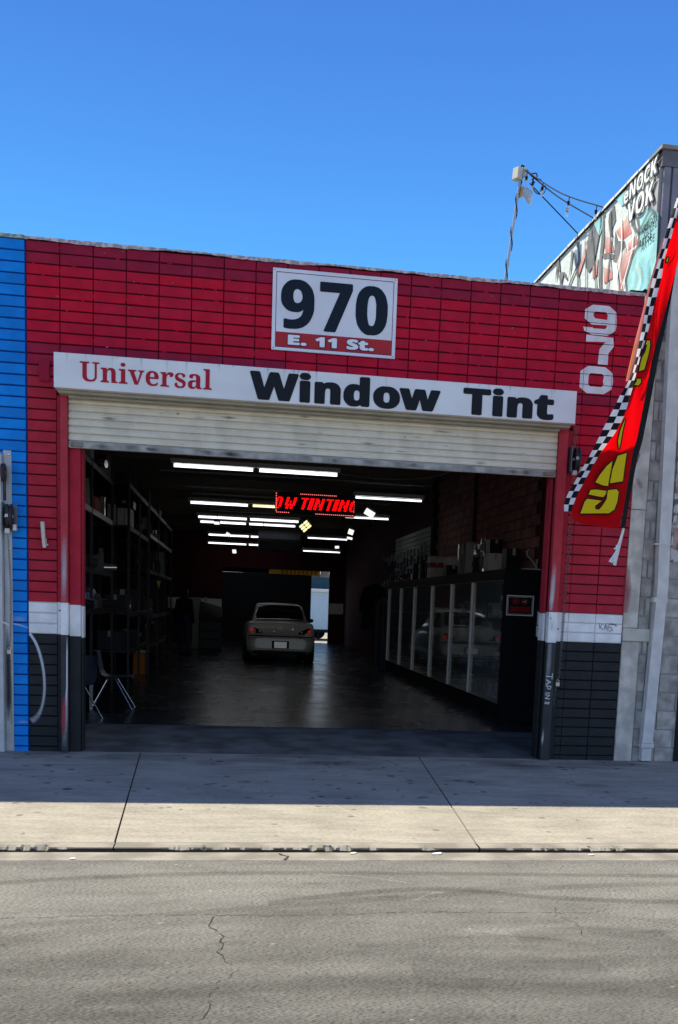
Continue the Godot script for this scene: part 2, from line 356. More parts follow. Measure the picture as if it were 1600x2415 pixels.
# a word as a mesh that fills a box of the given size, its lower left corner at the origin; strikes thicken the strokes
func word(text: String, serif: bool, size: Vector2, depth := 0.004, heavy := 0.0) -> ArrayMesh:
	var tm := TextMesh.new()
	tm.font = font_of(serif)
	tm.font_size = 96
	tm.pixel_size = 0.01
	tm.depth = 0.05
	tm.curve_step = 3.0
	tm.text = text
	var b := tm.get_aabb()
	var sx := (size.x - 2.0 * heavy) / b.size.x
	var sy := (size.y - heavy) / b.size.y
	var st := SurfaceTool.new()
	st.begin(Mesh.PRIMITIVE_TRIANGLES)
	var steps := [[0, 0]] if heavy <= 0.0 else [[0, 0.5], [1, 0.5], [2, 0.5], [0.5, 0], [1.5, 0], [0.5, 1], [1.5, 1]]
	for k in steps.size():
		var t := Transform3D(Basis().scaled(Vector3(sx, sy, depth / 0.05)), Vector3(-b.position.x * sx + heavy * steps[k][0], -b.position.y * sy + heavy * steps[k][1], depth * 0.5 + 0.0003 * k))
		st.append_from(tm, 0, t)
	return st.commit()

# ---------------------------------------------------------------- materials
func noise_tex(key: String, freq: float, lo: float, hi: float, sd: int, oct := 4, normal := false, size := 256, lo_at := 0.25, hi_at := 0.75) -> NoiseTexture2D:
	if texs.has(key):
		return texs[key]
	var n := FastNoiseLite.new()
	n.seed = sd
	n.frequency = freq
	n.fractal_octaves = oct
	n.noise_type = FastNoiseLite.TYPE_SIMPLEX_SMOOTH
	var t := NoiseTexture2D.new()
	t.width = size
	t.height = size
	t.seamless = true
	t.noise = n
	if normal:
		t.as_normal_map = true
		t.bump_strength = hi
	else:
		var g := Gradient.new()
		g.offsets = PackedFloat32Array([lo_at, hi_at])
		g.colors = PackedColorArray([Color(lo, lo, lo), Color(hi, hi, hi)])
		t.color_ramp = g
	texs[key] = t
	return t

func mk(key: String, c: Color, rough := 0.8, metal := 0.0) -> StandardMaterial3D:
	if mats.has(key):
		return mats[key]
	var m := StandardMaterial3D.new()
	m.resource_name = key
	m.albedo_color = c
	m.roughness = rough
	m.metallic = metal
	if rough >= 0.4 and metal == 0.0:
		m.metallic_specular = 0.25
	mats[key] = m
	return m

# the same with a mottle (and a fine relief) laid over it in world coordinates
func worn(key: String, c: Color, rough: float, tex: Texture2D, per_metre: float, metal := 0.0, relief: Texture2D = null, strength := 0.5) -> StandardMaterial3D:
	if mats.has(key):
		return mats[key]
	var m := mk(key, c, rough, metal)
	m.albedo_texture = tex
	m.uv1_triplanar = true
	m.uv1_world_triplanar = true
	m.uv1_scale = Vector3.ONE * per_metre
	if relief:
		m.normal_enabled = true
		m.normal_texture = relief
		m.normal_scale = strength
	return m

func glow(key: String, c: Color, energy: float) -> StandardMaterial3D:
	var m := mk(key, c, 0.4)
	m.emission_enabled = true
	m.emission = c
	m.emission_energy_multiplier = energy
	return m

func pane(key: String, c: Color, alpha: float) -> StandardMaterial3D:
	var m := mk(key, Color(c.r, c.g, c.b, alpha), 0.03)
	m.transparency = BaseMaterial3D.TRANSPARENCY_ALPHA
	return m

# spray paint: a band along points whose edges fade out; flat against the wall, facing n
func spray(called: String, parent: Node3D, pts: Array, widths: Array, c: Color, strength: Array, n := Vector3(0, 0, 1)) -> MeshInstance3D:
	var m: StandardMaterial3D = mk("spray_paint", Color.WHITE, 0.7)
	m.vertex_color_use_as_albedo = true
	m.transparency = BaseMaterial3D.TRANSPARENCY_ALPHA
	var st := SurfaceTool.new()
	st.begin(Mesh.PRIMITIVE_TRIANGLES)
	st.set_smooth_group(-1)
	var prof := [[-1.0, 0.0], [-0.5, 0.75], [0.0, 1.0], [0.5, 0.75], [1.0, 0.0]]
	var rows := []
	for i in pts.size():
		var d: Vector3 = (pts[mini(i + 1, pts.size() - 1)] - pts[maxi(i - 1, 0)])
		var s := d.cross(n).normalized()
		var row := []
		for p in prof:
			row.append([pts[i] + s * (p[0] * widths[i] * 0.5), Color(c.r, c.g, c.b, p[1] * strength[i])])
		rows.append(row)
	for i in rows.size() - 1:
		for k in prof.size() - 1:
			var q := [rows[i][k], rows[i][k + 1], rows[i + 1][k + 1], rows[i + 1][k]]
			var order := [0, 1, 2, 0, 2, 3]
			if ((q[2][0] - q[0][0]) as Vector3).cross(q[1][0] - q[0][0]).dot(n) < 0.0:
				order = [0, 2, 1, 0, 3, 2]
			for o in order:
				st.set_color(q[o][1])
				st.add_vertex(q[o][0])
	return obj(called, st, m, parent)

func curve(pts: Array, steps: int) -> Array:      # a smooth line through points
	var out := []
	for i in pts.size() - 1:
		var a = pts[maxi(i - 1, 0)]
		var b = pts[i]
		var c = pts[i + 1]
		var d = pts[mini(i + 2, pts.size() - 1)]
		for k in steps:
			var t := float(k) / steps
			out.append(b.cubic_interpolate(c, a, d, t))
	out.append(pts[pts.size() - 1])
	return out

# ---------------------------------------------------------------- sky
func sky_image(sun: Vector3) -> Image:
	var w := 512
	var h := 256
	var im := Image.create(w, h, false, Image.FORMAT_RGBF)
	for y in h:
		var el := (0.5 - (y + 0.5) / h) * PI
		for x in w:
			var az := ((x + 0.5) / w - 0.5) * TAU
			var d := Vector3(sin(az) * cos(el), sin(el), -cos(az) * cos(el))
			var e := maxf(0.0, d.y)
			var k := pow(1.0 - e, 4.0)
			var c := Vector3(0.033, 0.105, 0.43).lerp(Vector3(0.23, 0.96, 1.70), k)
			c = c.lerp(Vector3(0.024, 0.058, 0.18), smoothstep(0.5, 0.8, e))
			var low := 1.0 - smoothstep(0.02, 0.28, e)
			c = c.lerp(Vector3(1.22, 1.14, 1.04), 0.82 * low)
			var near := maxf(0.0, d.dot(sun))
			c += Vector3(1.0, 0.95, 0.85) * (0.5 * pow(near, 24.0) + 0.08 * pow(near, 5.0))
			if d.y < 0.0:
				c = Vector3(0.30, 0.29, 0.27)
			im.set_pixel(x, y, Color(c.x, c.y, c.z))
	return im

# ---------------------------------------------------------------- ground
func stretch(sd: int, freq: float, w: int, h: int, sx: int, sy: int, oct := 4) -> PackedByteArray:
	var n := FastNoiseLite.new()
	n.seed = sd
	n.frequency = freq
	n.fractal_octaves = oct
	n.noise_type = FastNoiseLite.TYPE_SIMPLEX_SMOOTH
	var im := n.get_image(w / sx, h / sy, false, false, true)
	im.convert(Image.FORMAT_L8)
	if sx > 1 or sy > 1:
		im.resize(w, h, Image.INTERPOLATE_CUBIC)
	return im.get_data()

func paint_image(w: int, h: int, base: Vector3, layers: Array, spots: Array, bands: Array) -> ImageTexture:
	# layers: [bytes, strength, warm]; spots: [x, y, rx, ry, dark]; bands: [points as Vector2, half width, dark] (pixels)
	var v := PackedFloat32Array()
	v.resize(w * h)
	v.fill(1.0)
	for l in layers:
		var b: PackedByteArray = l[0]
		var s: float = l[1] / 128.0
		for i in w * h:
			v[i] += (b[i] - 128) * s
	for s in spots:
		for y in range(maxi(0, int(s[1] - s[3] * 1.3)), mini(h, int(s[1] + s[3] * 1.3) + 1)):
			for x in range(maxi(0, int(s[0] - s[2] * 1.3)), mini(w, int(s[0] + s[2] * 1.3) + 1)):
				var q := Vector2((x - s[0]) / s[2], (y - s[1]) / s[3]).length()
				v[y * w + x] *= lerpf(s[4], 1.0, smoothstep(0.6, 1.25, q))
	for d in bands:
		var pts: Array = d[0]
		for k in pts.size() - 1:
			var a: Vector2 = pts[k]
			var c: Vector2 = pts[k + 1]
			for x in range(maxi(0, int(minf(a.x, c.x))), mini(w, int(maxf(a.x, c.x)))):
				var yc := lerpf(a.y, c.y, (x - a.x) / (c.x - a.x))
				for y in range(maxi(0, int(yc - d[1] * 1.4)), mini(h, int(yc + d[1] * 1.4))):
					var q := absf(y - yc) / float(d[1])
					v[y * w + x] *= lerpf(d[2], 1.0, smoothstep(0.45, 1.3, q))
	var out := PackedByteArray()
	out.resize(w * h * 3)
	for i in w * h:
		var c := clampf(v[i], 0.05, 2.2)
		out[i * 3] = clampi(int(pow(base.x * c, 0.4545) * 255.0), 0, 255)
		out[i * 3 + 1] = clampi(int(pow(base.y * c, 0.4545) * 255.0), 0, 255)
		out[i * 3 + 2] = clampi(int(pow(base.z * c, 0.4545) * 255.0), 0, 255)
	return ImageTexture.create_from_image(Image.create_from_data(w, h, false, Image.FORMAT_RGB8, out))

func sheet(st: SurfaceTool, x0: float, z0: float, x1: float, z1: float, y: float, uvx: float, uvz: float, ox: float, oz: float) -> void:
	for p in [[x0, z0], [x1, z0], [x1, z1], [x0, z0], [x1, z1], [x0, z1]]:
		st.set_uv(Vector2((p[0] - ox) / uvx, (p[1] - oz) / uvz))
		st.add_vertex(Vector3(p[0], y, p[1]))

func crack(parent: Node3D, pts: Array, width: float, y: float, sd: int) -> void:
	# a jagged dark ribbon along points (x, z)
	rng.seed = sd
	var st := new_st()
	var line := []
	for i in pts.size() - 1:
		var n := maxi(2, int(pts[i].distance_to(pts[i + 1]) / 0.035))
		for k in n:
			var p: Vector2 = pts[i].lerp(pts[i + 1], float(k) / n)
			line.append(p + Vector2(rng.randf_range(-1, 1), rng.randf_range(-1, 1)) * 0.012)
	line.append(pts[pts.size() - 1])
	for i in line.size() - 1:
		if rng.randf() < 0.14:
			continue
		var d: Vector2 = (line[i + 1] - line[i]).normalized()
		var s := Vector2(-d.y, d.x) * width * rng.randf_range(0.05, 0.4)
		var e := Vector2(-d.y, d.x) * width * rng.randf_range(0.05, 0.4)
		quad(st, Vector3(line[i].x - s.x, y, line[i].y - s.y), Vector3(line[i].x + s.x, y, line[i].y + s.y), Vector3(line[i + 1].x + e.x, y, line[i + 1].y + e.y), Vector3(line[i + 1].x - e.x, y, line[i + 1].y - e.y), Vector3(line[i].x, y - 1.0, line[i].y))
	obj("crack", st, mk("crack_dark", lc(0.06, 0.057, 0.052), 0.95), parent)

func build_ground() -> void:
	var fine := noise_tex("grain_normal", 0.2, 0, 5.0, 5, 3, true, 1024)
	# the street
	var w := 2048
	var h := 1024
	var bands := []
	for b in [
		[[[-2, 5.55], [-0.5, 5.05], [1.0, 4.55], [2.4, 4.42], [4.5, 4.5], [8, 4.62]], 0.045, 0.74],
		[[[-2, 5.9], [0.6, 5.45], [2.6, 5.0], [4.1, 4.72], [5.2, 4.7], [8, 4.75]], 0.05, 0.80],
		[[[-2, 6.25], [0.6, 5.95], [2.2, 5.8], [3.6, 5.85], [8, 6.1]], 0.12, 0.9],
		[[[-2, 6.6], [1.0, 6.4], [2.6, 6.2], [4.5, 6.4], [8, 6.5]], 0.16, 0.88],
		[[[2.2, 5.02], [2.75, 4.83], [3.25, 4.78], [3.9, 4.98], [5.0, 5.06], [8, 4.95]], 0.05, 0.70],
		[[[-2, 4.19], [8, 4.19]], 0.04, 0.93],
		[[[2.6, 5.75], [3.2, 5.62], [3.9, 5.72], [5.2, 5.7], [8, 5.6]], 0.06, 0.9],
		[[[-2, 6.05], [0.4, 5.75], [1.6, 5.35], [2.6, 5.2]], 0.09, 0.86], [[[1.4, 6.3], [2.6, 6.15], [3.6, 6.32], [5, 6.5]], 0.07, 0.85], [[[2.8, 6.05], [3.2, 5.98], [3.7, 6.02]], 0.10, 0.82],
		[[[3.4, 5.62], [3.75, 5.55], [4.2, 5.62]], 0.10, 0.83], [[[1.6, 4.9], [2.2, 4.8], [2.6, 4.85]], 0.07, 1.12], [[[2.45, 4.42], [2.8, 4.52], [3.05, 4.66]], 0.008, 1.5], [[[2.9, 4.38], [3.15, 4.45], [3.3, 4.55]], 0.006, 1.45],
		[[[3.0, 4.98], [3.12, 4.86], [3.2, 4.84]], 0.012, 1.5], [[[3.1, 5.55], [3.4, 5.52], [3.8, 5.56]], 0.05, 1.15], [[[-1, 6.45], [0.9, 6.3], [2.0, 6.45]], 0.05, 1.12],
	]:
		var pts := []
		for p in b[0]:
			pts.append(Vector2((p[0] + 2.0) / 10.0 * w, (p[1] - 4.15) / 5.0 * h))
		bands.append([curve(pts, 6), b[1] / 5.0 * h, b[2]])
	rng.seed = 77
	var spots := []
	for i in 34:
		var r := rng.randf_range(1.0, 2.4)
		spots.append([rng.randf_range(380, 1650), pow(rng.randf(), 1.5) * 520.0 + 8.0, r * 1.3, r, rng.randf_range(1.5, 2.4)])
	for i in 30:
		var r := rng.randf_range(3.0, 10.0)
		spots.append([rng.randf_range(380, 1650), rng.randf_range(10, 540), r * 2.6, r, rng.randf_range(0.8, 0.93)])
	for i in 9:
		spots.append([rng.randf_range(1000, 1500), rng.randf_range(220, 420), rng.randf_range(30, 80), rng.randf_range(6, 18), rng.randf_range(1.05, 1.16)])
	var grain := stretch(3, 0.32, w, h, 1, 1, 3)
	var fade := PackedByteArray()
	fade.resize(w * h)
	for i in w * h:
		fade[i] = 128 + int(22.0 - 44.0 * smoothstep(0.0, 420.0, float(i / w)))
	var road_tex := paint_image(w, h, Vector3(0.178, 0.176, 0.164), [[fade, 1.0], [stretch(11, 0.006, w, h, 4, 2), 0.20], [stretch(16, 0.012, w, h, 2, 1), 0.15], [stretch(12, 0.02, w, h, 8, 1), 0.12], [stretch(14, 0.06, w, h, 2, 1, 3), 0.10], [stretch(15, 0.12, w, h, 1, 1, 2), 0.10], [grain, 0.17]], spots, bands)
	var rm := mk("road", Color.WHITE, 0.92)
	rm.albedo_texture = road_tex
	rm.normal_enabled = true
	rm.normal_texture = noise_tex("road_normal", 0.35, 0, 9.0, 8, 3, true, 1024)
	rm.normal_scale = 0.22
	rm.uv1_scale = Vector3.ONE
	var st := new_st()
	sheet(st, -60, 4.15, 60, 60, -0.032, 10.0, 5.0, -2.0, 4.15)
	st.generate_normals()
	st.generate_tangents()
	var road := put_mesh("road", st.commit(), rm)
	road.set_meta("kind", "structure")
	for c in [
		[[[-0.3, 5.2], [0.92, 5.25], [1.48, 5.21], [2.34, 5.25], [3.0, 5.2], [3.9, 5.24]], 0.007],
		[[[3.9, 5.24], [4.6, 5.0], [5.6, 4.9]], 0.004],
		[[[1.92, 5.26], [1.9, 5.42], [1.97, 5.55], [1.95, 5.78], [1.99, 5.9], [2.0, 5.94]], 0.009],
		[[[2.03, 6.0], [1.95, 6.15], [1.92, 6.3], [1.9, 6.6]], 0.006],
		[[[3.75, 5.1], [3.72, 5.3], [3.78, 5.4], [3.74, 5.62]], 0.006],
		[[[3.1, 5.5], [3.35, 5.6], [3.6, 5.68]], 0.004],
		[[[4.05, 5.3], [4.3, 5.45], [4.5, 5.5]], 0.003],
	]:
		var pts := []
		for p in c[0]:
			pts.append(Vector2(p[0], p[1]))
		crack(road, pts, c[1], -0.0295, int(c[1] * 10000) + pts.size())
	# bare ground under everything, out to the horizon
	st = new_st()
	sheet(st, -400, -400, 400, 400, -0.35, 10.0, 10.0, 0, 0)
	struct("ground", st, worn("earth", lc(0.2, 0.18, 0.15), 0.95, noise_tex("mottle", 0.012, 0.75, 1.0, 21), 0.3))
	# gutter of pale concrete along the kerb
	var conc := worn("pale_concrete", lc(0.36, 0.338, 0.293), 0.9, noise_tex("concrete_mottle", 0.012, 0.84, 1.0, 31, 6, false, 512), 0.5, 0.0, fine, 0.2)
	st = new_st()
	bx2(st, Vector3(-60, -0.3, 3.945), Vector3(60, -0.028, 4.15), 0.004)
	struct("gutter", st, conc)
	crack(get_node("gutter"), [Vector2(2.3, 3.97), Vector2(2.35, 4.05), Vector2(2.33, 4.14)], 0.03, -0.0258, 5)
	# pavement in panels with tooled joints
	var pw := 2048
	var ph := 1024
	rng.seed = 4
	spots = []
	for i in 130:
		var r := rng.randf_range(3.5, 9.0)
		var right := rng.randf() < 0.6
		spots.append([rng.randf_range(950, 1700) if right else rng.randf_range(350, 1100), rng.randf_range(0, 700), r * rng.randf_range(0.5, 1.1), r * rng.randf_range(0.8, 1.5), rng.randf_range(0.3, 0.65)])
	for i in 50:
		spots.append([rng.randf_range(380, 1700), rng.randf_range(500, 960), rng.randf_range(2, 7), rng.randf_range(4, 9), rng.randf_range(0.5, 0.85)])
	for i in 46:  # dirt near the shop front, also painted in to deepen the shaded paving
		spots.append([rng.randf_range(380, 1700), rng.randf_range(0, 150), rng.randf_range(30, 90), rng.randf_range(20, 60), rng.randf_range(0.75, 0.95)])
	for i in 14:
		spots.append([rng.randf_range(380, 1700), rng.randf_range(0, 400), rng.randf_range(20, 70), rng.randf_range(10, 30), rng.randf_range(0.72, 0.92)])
	bands = [[[Vector2(940, 500), Vector2(1010, 760)], 5, 1.25], [[Vector2(380, 972), Vector2(1800, 972)], 1.5, 0.8], [[Vector2(1180, 690), Vector2(1330, 790)], 2, 0.75]]
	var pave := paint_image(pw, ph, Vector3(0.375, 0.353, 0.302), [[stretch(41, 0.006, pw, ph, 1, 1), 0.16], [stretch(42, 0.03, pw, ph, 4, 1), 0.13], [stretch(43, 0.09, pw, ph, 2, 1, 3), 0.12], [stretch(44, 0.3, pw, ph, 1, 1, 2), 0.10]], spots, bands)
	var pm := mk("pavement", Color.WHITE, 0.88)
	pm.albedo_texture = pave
	pm.normal_enabled = true
	pm.normal_texture = fine
	pm.normal_scale = 0.2
	var walk := Node3D.new()
	walk.name = "pavement"
	add_child(walk)
	walk.set_meta("kind", "structure")
	var edge := [[-60.0, -60.0], [1.075, 1.262], [3.945, 3.635], [6.9, 6.6], [60.0, 60.0]]
	for i in 4:
		var a: Array = edge[i]
		var b: Array = edge[i + 1]
		var g := 0.006
		st = new_st()
		var top := [Vector3(a[0] + g, 0, -0.02), Vector3(b[0] - g, 0, -0.02), Vector3(b[1] - g, 0, 3.80), Vector3(a[1] + g, 0, 3.80)]
		for k in [0, 1, 2, 0, 2, 3]:
			st.set_uv(Vector2((top[k].x + 2.0) / 10.0, top[k].z / 4.0))
			st.add_vertex(top[k])
		var low := []
		for p in top:
			low.append(p - Vector3(0, 0.12, 0))
		var mid: Vector3 = (top[0] + top[2]) * 0.5 - Vector3(0, 0.06, 0)
		for k in 4:
			quad(st, top[k], top[(k + 1) % 4], low[(k + 1) % 4], low[k], mid)
		st.generate_normals()
		st.generate_tangents()
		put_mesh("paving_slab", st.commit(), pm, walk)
	box2("joint_filler", Vector3(-60, -0.1, 0.0), Vector3(60, -0.016, 3.80), mk("joint_dirt", lc(0.045, 0.04, 0.035), 0.95), walk)
	# low kerb with a chipped lip
	var kerb := conc
	rng.seed = 9
	var chip := FastNoiseLite.new()
	chip.seed = 6
	chip.frequency = 0.9
	for s in [[-8.0, 1.266], [1.272, 3.63], [3.636, 12.0]]:
		st = new_st()
		var face := new_st()
		var x: float = s[0]
		var prev := []
		var hold := 0
		var deep := 0.0
		while x <= s[1] + 0.001:
			var vis := x > -0.6 and x < 6.6
			var rough := 0.0
			if vis:
				var where := clampf(chip.get_noise_1d(x * 1.4) * 2.2 + 0.55, 0.0, 1.0)
				hold -= 1
				if hold <= 0:
					hold = rng.randi_range(1, 4)
					deep = rng.randf_range(0.0, 0.05) * where
				rough = deep * rng.randf_range(0.75, 1.1)
			var row := [Vector3(x, -0.3, 3.803), Vector3(x, 0.0, 3.803), Vector3(x, 0.001, 3.87), Vector3(x, -0.003 - rough * 0.15, 3.925 - rough), Vector3(x, -0.008 - rough * 0.45, 3.938 - rough * 0.55), Vector3(x, -0.02 - rough * 0.3, 3.918), Vector3(x, -0.3, 3.905)]
			if prev.size():
				var c := Vector3(x, -0.15, 3.87)
				for k in 6:
					quad(st if k < 3 or (k == 3 and rough > 0.012) else face, prev[k], prev[k + 1], row[k + 1], row[k], c)
			prev = row
			x += 0.014 if vis else 0.5
		obj("kerb_stone", st, kerb, walk)
		obj("kerb_face", face, mk("kerb_shade_tone", lc(0.075, 0.07, 0.062), 0.95), walk)  # near-black face colour paints in the shadow line under the lip
	# entrance apron, rising a little, and the sealed shop floor
	var apron_m := worn("apron_concrete", lc(0.20, 0.195, 0.185), 0.85, noise_tex("apron_stain", 0.010, 0.74, 1.0, 52, 6, false, 512, 0.2, 0.75), 0.35, 0.0, fine, 0.12)
	st = new_st()
	loft(st, [[Vector3(0.0, -0.2, -1.7), Vector3(6.1, -0.2, -1.7), Vector3(6.1, 0.072, -1.7), Vector3(0.0, 0.072, -1.7)], [Vector3(0.0, -0.2, -0.022), Vector3(6.1, -0.2, -0.022), Vector3(6.1, 0.002, -0.022), Vector3(0.0, 0.002, -0.022)]], true, false)
	struct("entrance_apron", st, apron_m)
	st = new_st()
	bx2(st, Vector3(-0.5, -0.2, -28.2), Vector3(6.1, 0.08, -1.704), 0.006)
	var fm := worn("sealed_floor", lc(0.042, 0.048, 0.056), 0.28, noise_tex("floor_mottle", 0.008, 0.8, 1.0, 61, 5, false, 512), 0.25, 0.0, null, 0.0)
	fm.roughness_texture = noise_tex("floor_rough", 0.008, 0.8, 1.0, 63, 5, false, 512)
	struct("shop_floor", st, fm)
	st = new_st()
	bx2(st, Vector3(-12, -0.2, -60), Vector3(18, 0.02, -28.21))
	struct("rear_yard", st, worn("yard_concrete", lc(0.42, 0.4, 0.36), 0.9, noise_tex("concrete_mottle", 0.012, 0.84, 1.0, 31, 6, false, 512), 0.5))
	# scraps in the gutter
	for p in [[3.33, 3.99, 0.05, "white paper scrap in the gutter right of the pavement joint"], [2.78, 3.98, 0.035, "small pale scrap against the kerb left of the pavement joint"], [4.37, 4.02, 0.03, "tiny white scrap at the right end of the gutter"], [1.05, 4.12, 0.03, "tiny pale scrap where gutter meets road at the left"]]:
		rng.seed = int(p[0] * 100)
		st = new_st()
		var o := PackedVector2Array()
		for k in 6:
			o.append(Vector2(cos(TAU * k / 6.0) * rng.randf_range(0.6, 1.0), sin(TAU * k / 6.0) * 0.35) * p[2])
		slab(st, o, Transform3D(Basis.from_euler(Vector3(-1.45, 0.4, 0)), Vector3(p[0], -0.024, p[1])), 0.003)
		tag(obj(numbered("paper_scrap"), st, mk("paper", lc(0.8, 0.8, 0.78), 0.8)), p[3], "litter", "scraps of litter along the kerb")

# ---------------------------------------------------------------- the shop
const BAND_L := [1.168, 1.48]        # white stripe on the left pillar
const BAND_R := [1.27, 1.575]        # and on the right one

func brick_meshes() -> Array:          # a few slumped variants of one block
	var out := []
	for k in 4:
		rng.seed = 100 + k
		var st := new_st()
		var w := W - 0.0095
		var h := H - 0.0135
		var b := 0.0035
		var f := []
		for c in [[-1, -1], [1, -1], [1, 1], [-1, 1]]:
			f.append(Vector3(c[0] * (w * 0.5 - b) + rng.randf_range(-0.0015, 0.0015), c[1] * (h * 0.5 - b) + rng.randf_range(-0.0015, 0.0015), rng.randf_range(-0.0012, 0.0008)))
		var e := []
		for c in [[-1, -1], [1, -1], [1, 1], [-1, 1]]:
			e.append(Vector3(c[0] * w * 0.5 + rng.randf_range(-0.001, 0.001), c[1] * h * 0.5 + rng.randf_range(-0.001, 0.001), -b))
		var r := []
		for p in e:
			r.append(Vector3(p.x, p.y, -0.03))
		var c0 := Vector3(0, 0, -0.02)
		quad(st, f[0], f[1], f[2], f[3], c0)
		for i in 4:
			var j := (i + 1) % 4
			quad(st, f[i], f[j], e[j], e[i], c0)
			quad(st, e[i], e[j], r[j], r[i], c0)
		st.generate_normals()
		out.append(st.commit())
	return out

func build_shop() -> void:
	var shop := thing("shop_building", "single storey red block shop with open roll-up door and white and black pillar stripes", "building")
	var relief := noise_tex("block_relief", 0.05, 0, 5.0, 71, 4, true, 512)
	var wear := noise_tex("paint_wear", 0.012, 0.93, 1.0, 72, 5, false, 512)
	var reds := []
	var tones := [[0.57, 0.009, 0.035], [0.55, 0.010, 0.038], [0.59, 0.008, 0.032], [0.54, 0.010, 0.038]]
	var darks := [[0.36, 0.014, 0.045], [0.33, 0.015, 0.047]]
	for i in 4:
		reds.append(worn("red_paint_%d" % i, lc(tones[i][0], tones[i][1], tones[i][2]), 0.62, wear, 0.7, 0.0, relief, 0.25))
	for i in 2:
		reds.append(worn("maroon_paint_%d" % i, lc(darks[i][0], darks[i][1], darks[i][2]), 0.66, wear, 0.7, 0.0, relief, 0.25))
	for i in 2:
		reds.append(worn("pillar_red_%d" % i, lc(0.46 - 0.04 * i, 0.024, 0.045), 0.6, wear, 0.7, 0.0, relief, 0.25))
	var white := worn("white_wall_paint", lc(0.86, 0.85, 0.83), 0.6, wear, 0.7, 0.0, relief, 0.2)
	var black := worn("black_wall_paint", lc(0.026, 0.028, 0.029), 0.55, wear, 0.7, 0.0, relief, 0.25)
	var mortar := mk("red_joint", lc(0.075, 0.004, 0.012), 0.9)
	# backing walls, joint colour
	box2("wall", Vector3(0, 2.99, -0.2), Vector3(6.095, 4.826, -0.011), mortar, shop)
	box2("wall", Vector3(0, BAND_L[1], -0.2), Vector3(0.49, 2.99, -0.011), mortar, shop)
	box2("wall", Vector3(0, BAND_L[0], -0.2), Vector3(0.49, BAND_L[1], -0.011), mk("white_joint", lc(0.55, 0.55, 0.56), 0.8), shop)
	box2("wall", Vector3(0, -0.1, -0.2), Vector3(0.49, BAND_L[0], -0.011), mk("black_joint", lc(0.008, 0.008, 0.009), 0.9), shop)
	box2("wall", Vector3(5.25, BAND_R[1], -0.2), Vector3(6.095, 2.99, -0.011), mortar, shop)
	box2("wall", Vector3(5.25, BAND_R[0], -0.2), Vector3(6.095, BAND_R[1], -0.011), mk("white_joint", lc(0.55, 0.55, 0.56), 0.8), shop)
	box2("wall", Vector3(5.25, -0.1, -0.2), Vector3(6.095, BAND_R[0], -0.011), mk("black_joint", lc(0.008, 0.008, 0.009), 0.9), shop)
	# blocks
	var shapes := brick_meshes()
	rng.seed = 12
	var spare := new_st()                 # the half hidden and cut ones, joined
	var spare_sets := {}
	for j in 48:
		var top := (47.5 - j) * H
		var y := top - H * 0.5
		if j == 47:
			y = 0.0
		for i in 20:
			var x := (i + 0.5) * W
			if top < 3.75 and i > 0 and i < 18:
				continue
			if top < 4.75 and top - H > 4.03 and i >= 8 and i <= 10:
				continue
			var m: Material
			var pillar := top < 3.8
			if pillar and i == 0 and y < BAND_L[1]:
				m = white if y > BAND_L[0] else black
			elif pillar and i > 0 and y < BAND_R[1]:
				m = white if y > BAND_R[0] else black
			elif pillar:
				m = reds[6 + rng.randi_range(0, 1)] if i == 0 or y < 2.7 else reds[rng.randi_range(0, 3)]
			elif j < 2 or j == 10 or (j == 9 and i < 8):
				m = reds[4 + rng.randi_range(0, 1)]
			else:
				m = reds[rng.randi_range(0, 3)]
			var mesh: ArrayMesh = shapes[rng.randi_range(0, 3)]
			var at := Vector3(x, y, rng.randf_range(-0.0015, 0.0015))
			var turn := Basis.from_euler(Vector3(rng.randf_range(-0.012, 0.012), rng.randf_range(-0.004, 0.004), rng.randf_range(-0.006, 0.006)))
			if pillar and i == 0:
				turn = turn.scaled(Vector3(0.9, 1, 1))
				at.x = 0.137
			if j >= 46 or (j == 10 and i > 0 and i < 18):
				if not spare_sets.has(m):
					spare_sets[m] = SurfaceTool.new()
					spare_sets[m].begin(Mesh.PRIMITIVE_TRIANGLES)
				spare_sets[m].append_from(mesh, 0, Transform3D(turn, at))
				continue
			var o := put_mesh("brick", mesh, m, shop)
			o.transform = Transform3D(turn, at)
		# cut blocks beside the right-hand rail
		if top < 3.8:
			var m2: Material = reds[6] if y > BAND_R[1] else (white if y > BAND_R[0] else black)
			if not spare_sets.has(m2):
				spare_sets[m2] = SurfaceTool.new()
				spare_sets[m2].begin(Mesh.PRIMITIVE_TRIANGLES)
			spare_sets[m2].append_from(shapes[j % 4], 0, Transform3D(Basis().scaled(Vector3(0.24, 1, 1)), Vector3(5.451, y, 0)))
	for m in spare_sets:
		var o := put_mesh("cut_bricks", spare_sets[m].commit(), m, shop)
		o.set_meta("kind", "stuff")
	# mortar squeezed over the joints and painted with them
	rng.seed = 202
	var smear := new_st()
	for k in 90:
		var i := rng.randi_range(0, 19)
		var j := rng.randi_range(1, 9)
		var up := rng.randf() < 0.25
		var at := Vector3((i + (0.0 if up else rng.randf_range(0.1, 0.9))) * W, (47.5 - j + (0.5 if up else 0.0)) * H, -0.005)
		if at.x < 0.05 or (at.x > 2.28 and at.x < 3.53 and at.y > 4.0):
			continue
		var l := rng.randf_range(0.01, 0.05)
		bx(smear, at, Vector3(0.011 if up else l, l if up else 0.011, 0.012), 0.004, Basis.from_euler(Vector3(0, 0, rng.randf_range(-0.12, 0.12))))
	var sm0 := obj("mortar_smears", smear, reds[0], shop)
	sm0.set_meta("kind", "stuff")
	var chips := new_st()
